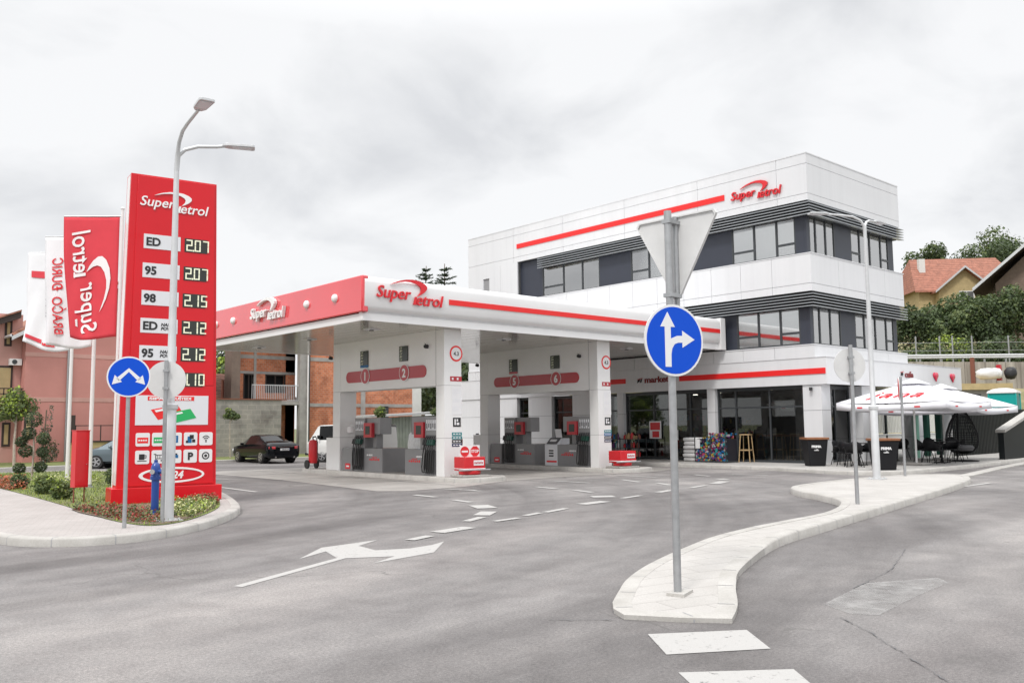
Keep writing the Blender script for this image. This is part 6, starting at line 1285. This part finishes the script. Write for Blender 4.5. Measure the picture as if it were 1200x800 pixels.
def table(loc, label, proto=[None]):
    if proto[0] is None:
        t_ = thing('cafe_table', label, 'table', loc, 0, 'black terrace tables'); MB('furniture').box(-.35, .35, -.35, .35, .71, .735).build('table_top', t_, False, bevel=.005)
        MB('furniture').tube([(0, 0, 0), (0, 0, .71)], .035, 8).build('column', t_, False); mb = MB('furniture'); mb.cbox((0, 0, .02), (.55, .06, .03), rz=.78); mb.cbox((0, 0, .02), (.55, .06, .03), rz=-.78); mb.build('foot', t_, False, smooth=0); proto[0] = t_; return t_
    return copy_tree(proto[0], loc, None, label)
tabs = [((28.0, 14.3), 'table behind the corner pillar, left of the street lamp'), ((31.2, 12.95), 'table in front of the hanging egg chair, near the kerb'), ((31.6, 14.9), 'table at the middle of the terrace, below the wall with slats'), ((34.6, 14.4), 'table right behind the hanging egg chair')]
cl = [('left of the lamp, turned to the pillar', 'beside the second bin', 'behind the thin umbrella mast'), ('nearest the kerb, left of its table', 'right beside the hanging egg chair', 'on the far side of the kerbside table'), ('left of the middle table', 'right of the middle table', 'far side of the middle table'), ('left of the last table', 'right of the last table', 'near side of the last table')]
for k_, ((x, y), lb) in enumerate(tabs):
    table((x, y, .118), 'black square '+lb)
    for q, (dx, dy) in enumerate(((-.62, 0.05), (.62, -.05), (.05, .62 if k_ != 3 else -.62))):
        chair((x+dx, y+dy, .118), math.atan2(dy, dx)-math.pi/2, 'black tub chair '+cl[k_][q])
chair((26.9, 13.9, .118), 2.2, 'black tub chair closest to the road, left of the second bin')
# hanging egg chair
t_ = thing('egg_chair', 'black woven hanging egg chair on a bowed stand at the right end of the terrace', 'hanging chair', (33.0, 12.95, .118), R(-41))
mb = MB('furniture'); mb.tube([(.0, .45, 0), (.1, .5, 1.0), (.1, .45, 1.75), (.0, .2, 2.05), (-.12, 0, 1.98)], .03, 8); mb.lathe([(.5, 0), (.5, .03), (.47, .03), (.47, 0)], 24); mb.build('stand', t_, False)
mb = MB('furniture', 'furniture_grey'); n = 22; 
prof = [(.06, 1.90), (.22, 1.65), (.38, 1.35), (.50, 1.0), (.53, .75), (.48, .5), (.32, .33), (.1, .27)]
def eggp(i, j): a_ = math.pi*(-.12+1.24*i/n); r_, z = prof[j]; return (math.cos(a_)*r_*1.05-.05, math.sin(a_)*r_*.8-.05, z)
for j in range(8): mb.tube([eggp(i, j) for i in range(n+1)], .013, 5)
for i in range(0, n+1): mb.tube([eggp(i, j) for j in range(8)], .010 if i % n else .022, 5)
for s_ in (0.33, .66):
    for j in range(7):
        a2 = [tuple(eggp(i, j)[q]*(1-s_)+eggp(i, j+1)[q]*s_ for q in range(3)) for i in range(n+1)]; mb.tube(a2, .009, 4)
mb.build('woven_basket', t_, False); mb = MB('furniture_grey'); mb.lathe([(.05, .34), (.36, .38), (.42, .48), (.36, .56), (.05, .58)], 18, (-.05, .0, 0)); mb.build('cushion', t_, False)
# fence, low wall behind the terrace
t_ = thing('terrace_fence', 'low pale wall with slender vertical slats behind the cafe terrace', 'fence', (31.7, 19.4, 0)); mb = MB('plaster_white'); mb.box(31.7, 56, 19.5, 19.7, .1, .92); mb.box(31.7, 56, 19.45, 19.75, .92, .96); mb.build('low_wall', t_, smooth=0)
mb = MB('fence_white', 'rust'); 
for q in range(150): x = 31.75+.16*q; mb.box(x, x+.07, 19.56, 19.6, 1.0, 2.35)
mb.box(31.7, 56, 19.6, 19.63, 1.05, 1.1); mb.box(31.7, 56, 19.6, 19.63, 2.2, 2.25); mb.build('slats', t_, smooth=0)
for x in (34, 37.5, 41, 44.5, 48): MB('black_panel').box(x-.06, x+.06, 19.48, 19.64, .1, 2.5).build('fence_post', t_, smooth=0)
for k_, (x, y, lb) in enumerate(((36.9, 15.9, 'dark green post left of the white cafe column'), (38.9, 16.2, 'dark green post at the far corner of the cafe roof'))): MB('nozzle_green').box(x-.12, x+.12, y-.12, y+.12, .11, 2.84).build('green_post', label=lb, cat='post')
MB('green_panel').box(35.0, 35.25, 15.45, 15.58, .11, 2.84).build('green_board', label='narrow mint green board standing against the cafe column', cat='board')
t_ = thing('dark_fence', 'dark slatted fence closing the terrace on the right, behind the egg chair', 'fence', (38, 15.2, 0)); mb = MB('black_panel')
for q in range(80): mb.box(37.4+.16*q, 37.5+.16*q, 15.0, 15.05, .1, 2.05)
mb.box(37.4, 50, 15.05, 15.08, .3, .36); mb.box(37.4, 50, 15.05, 15.08, 1.8, 1.86); mb.build('boards', t_, smooth=0)
t_ = thing('ramp_wall', 'black wall with a slanting white cap rising at the right edge beside the terrace', 'wall', (35.2, 12.4, 0)); mb = MB('black_panel'); mb.prism([(35.2, .05), (44, .05), (44, 3.1), (35.2, 1.1)], 12.35, 12.55, 0, lambda u, v_, w_: (u, w_, v_)); mb.build('wall_panel', t_, smooth=0)
mb = MB('kerb'); mb.prism([(35.15, 1.1), (44, 3.1), (44, 3.22), (35.15, 1.2)], 12.28, 12.62, 0, lambda u, v_, w_: (u, w_, v_)); mb.build('cap', t_, smooth=0)
# shop front goods
def stool(loc, label, proto=[None]):
    if proto[0] is None:
        t_ = thing('bar_stool', label, 'stool', loc, .2, 'wooden bar stools'); mb = MB('wood'); mb.box(-.18, .18, -.18, .18, .98, 1.02); mb.build('seat', t_, False, bevel=.01)
        for sx_ in (-1, 1):
            for sy in (-1, 1): MB('wood').tube([(sx_*.15, sy*.15, .98), (sx_*.21, sy*.21, 0)], .02, 6).build('leg', t_, False)
        mb = MB('wood'); mb.box(-.19, .19, -.2, -.17, .42, .46); mb.box(-.19, .19, .17, .2, .42, .46); mb.box(-.2, -.17, -.19, .19, .42, .46); mb.box(.17, .2, -.19, .19, .42, .46); mb.build('footrest', t_, False, smooth=0); proto[0] = t_; return t_
    return copy_tree(proto[0], loc, None, label)
for k_, (y, lb) in enumerate(((18.6, 'pale wooden bar stool next to the colourful display'), (17.75, 'pale wooden bar stool second from the colourful display'), (17.05, 'pale wooden bar stool behind the window nearest the corner pillar'))): stool((28.85 if k_ else 28.0, y, .13 if k_ else .118), lb)
MB('bin_wood').box(28.6, 29.0, 16.6, 18.3, 1.05, 1.10).build('bar_counter', label='narrow brown bar counter inside the window by the corner pillar', cat='counter')
# colourful goods display (a wire cage of packs)
t_ = thing('goods_display', 'large crate filled with brightly coloured toy packs before the shop window', 'display', (27.35, 19.35, .118)); rn = random.Random(77)
mb = MB('frame_dark'); mb.box(-.35, .45, -.55, .80, 0, .06)
for y in (-.55, .1, .80):
    for x in (-.35, .45): mb.box(x-.015, x+.015, y-.015, y+.015, 0, 1.05+.1*(y < 0))
mb.build('crate_frame', t_, False, smooth=0); mb = MB(*GOODS)
for _ in range(520):
    y = rn.uniform(-.52, .77); top = 1.05 if y < .3 else .88; z = rn.uniform(.05, top); x = -.33+rn.uniform(0, .08); 
    if z > top-.15: x = rn.uniform(-.33, .4)
    mb.cbox((x, y, z), (.05, rn.uniform(.03, .11), rn.uniform(.03, .10)), rn.randrange(8), rz=rn.uniform(-.5, .5), rx=rn.uniform(-.8, .8))
mb.cbox((0.06, .12, .46), (.7, 1.25, .8), 6); mb.build('toy_packs', t_, False, smooth=0, kind='stuff', label='heap of small multicoloured packs')
mb = MB('sign_white', 'logo_red'); mb.cbox((-.37, .66, .68), (.01, .2, .34)); mb.build('price_card', t_, False, smooth=0)
# stack of bagged goods
for k_ in range(6):
    rn = random.Random(k_); mb = MB('tarp_white'); mb.cbox((27.6+rn.uniform(-.03, .03), 20.65+rn.uniform(-.04, .04), .118+.075+.15*k_), (.42, .70, .142)); o = mb.build('goods_sack', label='white sack, %s of the stack left of the colourful display' % ('lowest', 'second lowest', 'third from the bottom', 'fourth from the bottom', 'second from the top', 'topmost')[k_], cat='sack', group='stacked white sacks', bevel=.05)
# flower and gas racks by the door
def rack(loc, n, mats, label, seed, h=1.1, w_=1.4):
    t_ = thing('goods_rack', label, 'rack', loc); rn = random.Random(seed); mb = MB('frame_dark')
    for z in (.1, .45, .8): mb.box(-.25, .25, -w_/2, w_/2, z, z+.02)
    for y in (-w_/2, w_/2): mb.box(-.25, -.22, y-.015, y+.015, 0, h); mb.box(.22, .25, y-.015, y+.015, 0, h)
    mb.build('frame', t_, False, smooth=0); k = 0
    for z in (.12, .47, .82):
        y = -w_/2+.08
        while y < w_/2-.1:
            s_ = rn.uniform(.08, .14); mb = MB(rn.choice(mats)); hh = rn.uniform(.14, .28); mb.lathe([(s_*.5, 0), (s_*.5, hh*.7), (s_*.3, hh*.85), (s_*.2, hh)], 9, (rn.uniform(-.15, -.05), y, z)); mb.build('product', t_, False); y += s_*1.15
    return t_
rack((27.5, 24.9, .118), 10, GOODS+['petal_red', 'leaf_mid', 'letter_white'], 'rack of small coloured products right of the second portal column', 5)
rack((27.75, 23.8, .118), 10, ['barrier_red', 'goods_h', 'petal_bronze', 'wood'], 'low dark rack with reddish goods left of the shop door', 6, .9, 1.0)
# inside the shop: shelves, posters, counter
for k_, (x, y0, y1, z, lb) in enumerate(((31.0, 20.4, 22.0, 1.7, 'shelf of goods inside the shop behind the big blue sign post'), (31.6, 22.5, 24.6, 1.9, 'tall shelf of goods inside the shop near the entrance'), (30.2, 27.6, 28.9, 1.6, 'shelf of plants and goods behind the window between pumps 5 and 6'))):
    t_ = thing('shop_shelf', lb, 'shelf', (x, y0, .13)); mb = MB('frame_dark'); mb.box(.3, .35, 0, y1-y0, 0, z)
    for q in range(4): mb.box(-.05, .3, 0, y1-y0, .1+q*z/4, .13+q*z/4)
    mb.build('frame', t_, False, smooth=0); rn = random.Random(90+k_); mb = MB(*GOODS)
    for q in range(4):
        y = .05
        while y < y1-y0-.1: s_ = rn.uniform(.06, .13); mb.box(0, .2, y, y+s_*.9, .13+q*z/4, .13+q*z/4+rn.uniform(.12, .3), rn.randrange(8)); y += s_
    mb.build('goods', t_, False, smooth=0)
MB('letter_black').box(30.0, 30.08, 18.4, 19.3, 1.7, 2.2).build('wall_screen', label='black screen hanging inside the cafe window', cat='screen')
mb = MB('sign_white', 'barrier_red', 'leaf_mid'); mb.box(28.27, 28.29, 22.75, 23.35, .95, 1.65); mb.box(28.265, 28.27, 22.8, 23.3, 1.3, 1.6, 'barrier_red'); mb.box(28.265, 28.27, 22.85, 23.2, 1.0, 1.25, 'barrier_red'); mb.build('poster', label='red and white advertising poster on the shop glass left of the sign post', cat='poster', smooth=0)
mb = MB('sign_white', 'letter_black'); mb.box(28.27, 28.29, 21.9, 22.15, .9, 1.3)
for q in range(3): mb.box(28.265, 28.27, 21.93, 22.12, 1.2-.1*q, 1.24-.1*q, 'letter_black')
mb.build('notice_sheet', label='small white notice sheet on the shop door', cat='notice', smooth=0)
# ================================================================== HILLSIDE
def D(d, px, z=None):
    q = Ginv @ Vector(((px-600)/F, 0, -1)); k = d; s_ = (px-600)/F*d; w_ = FW*d+RT*s_; return (w_.x, w_.y, hz(d, s_) if z is None else z)
def S_(px, d): return (px-600)/F*d
mb = MB('retaining_concrete'); s0, s1 = S_(1010, 60), S_(1420, 60)
A, B = ds2w(60.1, s0, 0), ds2w(60.1, s1, 0); k_ = 34
for q in range(k_):
    a_ = s0+(s1-s0)*q/k_; b_ = s0+(s1-s0)*(q+1)/k_-.03; vs = [ds2w(59.95, a_, 3.4), ds2w(59.95, b_, 3.4), ds2w(60.2, b_, 3.4), ds2w(60.2, a_, 3.4), ds2w(59.95, a_, 5.62-.008*q), ds2w(59.95, b_, 5.62-.008*q), ds2w(60.2, b_, 5.62-.008*q), ds2w(60.2, a_, 5.62-.008*q)]
    mb.add(vs, [(3, 2, 1, 0), (4, 5, 6, 7), (0, 1, 5, 4), (1, 2, 6, 5), (2, 3, 7, 6), (3, 0, 4, 7)], 0)
mb.build('retaining_wall', smooth=0, label='streaked concrete retaining wall across the hillside at the right', cat='wall')
a_ = D(59.6, 1140, 3.6); MB('rust').box(a_[0]-.11, a_[0]+.11, a_[1]-.11, a_[1]+.11, 3.6, 5.8).build('rusty_post', label='thick brown post in front of the retaining wall', cat='post')
t_ = thing('guardrail', 'long galvanised guardrail along the hillside road above the retaining wall', 'guardrail', D(60.9, 1200, 5.3)); q0 = t_.location
mb = MB('zinc_pale'); prf = [(0, .52), (-.05, .56), (0, .62), (-.02, .66), (-.05, .72), (0, .78)]; vs = []
for s_ in (s0, s1):
    for dd, z in prf: vs.append(ds2w(60.9+dd, s_, 5.35+z))
n = len(prf); mb.add(vs, [(i, n+i, n+i+1, i+1) for i in range(n-1)], 0); o = mb.build('rail', t_, smooth=0); m_ = o.modifiers.new('t', 'SOLIDIFY'); m_.thickness = .02
for q in range(17): b_ = ds2w(61.0, s0+(s1-s0)*q/16, 0); MB('zinc').box(b_[0]-.05, b_[0]+.05, b_[1]-.05, b_[1]+.05, 5.1, 6.0).build('post', t_, smooth=0)
# wire fence posts beyond
t_ = thing('wire_fence', 'grey posts and wires of a hillside fence before the bushes', 'fence', D(66, 1130, 5.4)); mb = MB('zinc')
for z in (6.2, 6.8, 7.4): mb.tube([ds2w(66, S_(1050, 66), z), ds2w(66, S_(1400, 66), z)], .012, 4)
mb.build('wires', t_)
for px in (1075, 1103, 1118, 1141, 1184, 1215, 1260): b_ = D(66, px, 0); MB('zinc').box(b_[0]-.04, b_[0]+.04, b_[1]-.04, b_[1]+.04, 5.0, 7.9).build('post', t_, smooth=0)
# toilet, shed, bags
a_ = D(44.5, 1175, 0); t_ = thing('portable_toilet', 'teal portable toilet with white roof behind the right umbrella', 'toilet', (a_[0], a_[1], .75), R(10))
mb = MB('teal'); mb.box(-.6, .6, -.6, .6, 0, 2.15)
for s_ in (-.6, .6):
    for s2 in (-.6, .6): mb.box(s_-.04, s_+.04, s2-.04, s2+.04, 0, 2.17)
mb.build('cabin', t_, False, bevel=.02); mb = MB('pole_white'); vs = []
for z, k_ in ((2.15, 1.08), (2.24, 1.06), (2.36, .7), (2.42, .3)): vs += [(-.62*k_, -.62*k_, z), (.62*k_, -.62*k_, z), (.62*k_, .62*k_, z), (-.62*k_, .62*k_, z)]
mb.add(vs, [(j*4+i, j*4+(i+1) % 4, (j+1)*4+(i+1) % 4, (j+1)*4+i) for j in range(3) for i in range(4)]+[(12, 13, 14, 15), (3, 2, 1, 0)], 0); mb.build('roof', t_, False)
MB('goods_d').box(-.4, .4, -.62, -.602, .1, 2.0).build('door', t_, False, bevel=.005)
a_ = D(52, 1145, 0); t_ = thing('concrete_shed', 'low flat-roofed grey shed on the slope between the cafe roof and the toilet', 'shed', (a_[0], a_[1], 1.0), AZ and R(AZ-90))
mb = MB('concrete'); mb.box(-3.2, 1.6, 0, 3.5, 0, 2.35); mb.build('wall', t_, False, smooth=0); mb = MB('plaster_yellow'); mb.box(-3.4, 1.9, -.3, 3.7, 2.35, 2.72); mb.build('roof', t_, False, smooth=0)
for x in (-1.55, -.6): MB('room_dark').box(x, x+.75, -.02, .0, 1.3, 2.1).build('window', t_, False, smooth=0)
def sack(px, py, d, sx_, sz, m, label, name, seed):
    rn = random.Random(seed); c_ = P(px, py, d); mb = MB(m); n = 14; vs = []
    for j in range(9):
        ph_ = math.pi*(j/8-.5)
        for i in range(n): th_ = 2*math.pi*i/n; k = 1+rn.uniform(-.10, .10); cc = math.copysign(abs(math.cos(ph_))**.6, 1); vs.append((math.cos(th_)*cc*sx_*k, math.sin(th_)*cc*sx_*k, math.sin(ph_)*sz*k))
    mb.add(vs, [(j*n+i, j*n+(i+1) % n, (j+1)*n+(i+1) % n, (j+1)*n+i) for j in range(8) for i in range(n)], 0); mb.X = Matrix.Identity(4)
    o = mb.build(name, label=label, cat='bag', smooth=60); o.location = c_
sack(1157, 438, 53, .62, .34, 'tarp_white', 'white bulging bag on the shed roof, left of the dark red strip', 'builders_bag', 1); sack(1166, 437.5, 53.2, .42, .32, 'tarp_white', 'smaller white bag touching the dark red strip on its left', 'builders_bag', 2); sack(1184, 437, 53, .33, .36, 'tarp_black', 'black bag right of the dark red strip on the shed roof', 'rubbish_bag', 3)
a_ = P(1171, 437, 53.3); mb = MB('band_red'); mb.box(a_[0]-.12, a_[0]+.12, a_[1]-.12, a_[1]+.12, a_[2]-.45, a_[2]+.5); mb.build('red_roll', label='dark red upright roll between the white and black bags', cat='roll')
# houses on the hill
def hhouse(name, label, d, x0p, x1p, zb, ze, zr, rz, wall, roof, depth, windows, chim=None, gab=None):
    a_ = D(d, x0p, 0); b_ = D(d, x1p, 0); t_ = thing(name, label, 'house', (a_[0], a_[1], 0)); L0 = Vector((b_[0]-a_[0], b_[1]-a_[1], 0)); Lh = L0.length; az0 = math.atan2(L0.y, L0.x)+rz; t_.rotation_euler = (0, 0, az0)
    MB(wall).box(0, Lh, 0, depth, zb, ze).build('wall', t_, False, smooth=0)
    mb = MB(roof, 'zinc_pale'); o_ = .6; ym = depth/2
    for y_, s_ in ((-o_, 1), (depth+o_, -1)):
        ze_ = ze-.35; vs = [(-o_, y_, ze_), (Lh+o_, y_, ze_), (Lh+o_-1.2, ym, zr), (-o_+1.2, ym, zr)]; vs += [(x, y, z-.16) for x, y, z in vs]; mb.add(vs, [(0, 1, 2, 3)[::s_], (4, 7, 6, 5)[::s_], (0, 4, 5, 1), (3, 2, 6, 7)], 0)
    for x_ in (0, 1):
        xx = -o_ if not x_ else Lh+o_; xr = -o_+1.2 if not x_ else Lh+o_-1.2; mb.add([(xx, -o_, ze-.35), (xx, depth+o_, ze-.35), (xr, ym, zr)], [(0, 1, 2)], 0)
    mb.build('roof', t_, False, smooth=0)
    if gab:   # dormer-like front gable
        g0, g1, gz = gab; gm = (g0+g1)/2
        MB(wall).prism([(g0, zb), (g1, zb), (g1, ze-.3), (gm, gz-.2), (g0, ze-.3)], -.9, 1.5, 0, lambda u, v_, w_: (u, w_, v_)).build('gable', t_, False, smooth=0)
        mb = MB(roof, 'zinc_pale')
        for s_ in (-1, 1):
            xe = g0-.5 if s_ < 0 else g1+.5; ze2 = ze-.3-.5*(gz-.2-(ze-.3))/((g1-g0)/2)
            mb.prism([(gm, gz), (xe, ze2+.2), (xe, ze2+.02), (gm, gz-.18)][::s_], -1.5, ym, 0, lambda u, v_, w_: (u, w_, v_)); mb.prism([(gm, gz+.01), (xe, ze2+.21), (xe, ze2), (gm, gz-.2)][::s_], -1.54, -1.5, 'zinc_pale', lambda u, v_, w_: (u, w_, v_))
        mb.build('gable_roof', t_, False, smooth=0)
    for x, z, w_, h in windows:
        yy = -.92 if gab and gab[0] < x < gab[1] else -.02
        f_ = MB('plaster_white').box(x, x+w_, yy, yy+.05, z, z+h).build('window', t_, False, smooth=0); g = MB('room_dark'); g.box(x+.12, x+w_/2-.04, yy-.012, yy-.001, z+.1, z+h-.1); g.box(x+w_/2+.04, x+w_-.12, yy-.012, yy-.001, z+.1, z+h-.1); g.build('pane', f_, False, smooth=0)
    if chim: MB('plaster_white').box(chim[0], chim[0]+.6, ym-2.0, ym-1.4, ze+.5, chim[1]).build('chimney', t_, False, smooth=0)
    return t_
hhouse('hill_house', 'cream hill house with orange tiled roof, chimney and front gable beyond the bushes', 90, 1082, 1198, 8.5, 15.2, 18.9, R(-5), 'plaster_yellow', 'roof_tiles', 8, [(3.6, 13.0, 1.5, 1.7), (1.0, 12.2, 1.0, 1.2)], (.9, 18.6), (1.6, 6.6, 17.2))
a_ = D(78, 1150, 0); t_ = thing('brown_house', 'dark gabled house with grey-edged roof cut by the right edge, on the hillside', 'house', (a_[0], a_[1], 0), R(AZ-90-31)); qx = lambda px: (px-1150)/F*78
MB('plaster_brown').prism([(qx(1170), 6), (qx(1262), 6), (qx(1262), 13.6), (qx(1217), 17.0), (qx(1170), 13.6)], 0, 9, 0, lambda u, v_, w_: (u, w_, v_)).build('wall', t_, False, smooth=0)
mb = MB('wood_dark', 'zinc_pale')
for xa, xe in ((qx(1217), qx(1147)), (qx(1217), qx(1287))):
    s_ = 1 if xe < xa else -1
    mb.prism([(xa, 17.6), (xe, 13.1), (xe, 12.9), (xa, 17.4)][::s_], -1.6, 10, 0, lambda u, v_, w_: (u, w_, v_)); mb.prism([(xa, 17.65), (xe, 13.15), (xe, 12.85), (xa, 17.35)][::s_], -1.66, -1.6, 'zinc_pale', lambda u, v_, w_: (u, w_, v_))
mb.build('roof', t_, False, smooth=0); f_ = MB('plaster_white').box(qx(1180), qx(1180)+1.3, -.05, 0, 10.5, 12).build('window', t_, False, smooth=0); MB('room_dark').box(qx(1180)+.12, qx(1180)+1.18, -.065, -.051, 10.6, 11.9).build('pane', f_, False, smooth=0)
# greenery on the slope
SL = [(1087, 281, 112, 3.6, 7, 'DK', 'tall dark tree rising behind the building, left of the orange roof'), (1161, 266, 118, 4.6, 8, 'DK', 'large dark tree behind the right end of the orange roof'), (1198, 270, 112, 4.5, 8, 'DK', 'dark tree above the grey-edged roof at the right edge'),
      (1080, 350, 72, 2.3, 4.6, 'DK', 'dark bushy tree against the building edge above the guardrail'), (1100, 346, 73, 2.0, 4.6, 'LT', 'leafy shrub tree in front of the cream wall, left'), (1127, 350, 72, 2.0, 4.8, 'DK', 'lighter leafy tree in front of the gable window'), (1148, 335, 73, 2.1, 5.2, 'LT', 'leafy tree right of the gable window'), (1170, 336, 71, 2.1, 5.0, 'DK', 'bushy tree before the brown house, left of the edge'), (1196, 334, 72, 2.3, 5.2, 'DK', 'bushy tree at the right edge above the guardrail')]
for k_, (px, py, d, r_, ch, pal, lb) in enumerate(SL):
    b_ = D(d, px); h = P(px, py, d)[2]-b_[2]
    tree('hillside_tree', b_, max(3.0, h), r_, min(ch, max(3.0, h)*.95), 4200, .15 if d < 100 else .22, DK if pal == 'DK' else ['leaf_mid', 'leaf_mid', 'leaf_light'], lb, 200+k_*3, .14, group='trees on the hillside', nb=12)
for k_, px in enumerate((1070, 1090, 1112, 1135, 1158, 1180, 1203)):
    b_ = D(68, px); bush((b_[0], b_[1], b_[2]-.1), 1.25+.3*(k_ % 3), [DK, ['leaf_dark', 'leaf_mid', 'leaf_light'], LT][k_ % 3] if k_ != 5 else DK, 'low wild bush number %d from the building along the hillside wire fence' % (k_+1) if 0 else ('low wild bush behind the guardrail, '+('next to the building edge', 'second from the building', 'third from the building', 'below the gable window', 'above the brown post', 'above the white bags', 'at the right edge')[k_]), 300+k_, 1500, .13, .8, 'wild bushes behind the guardrail', 'wild_bush')
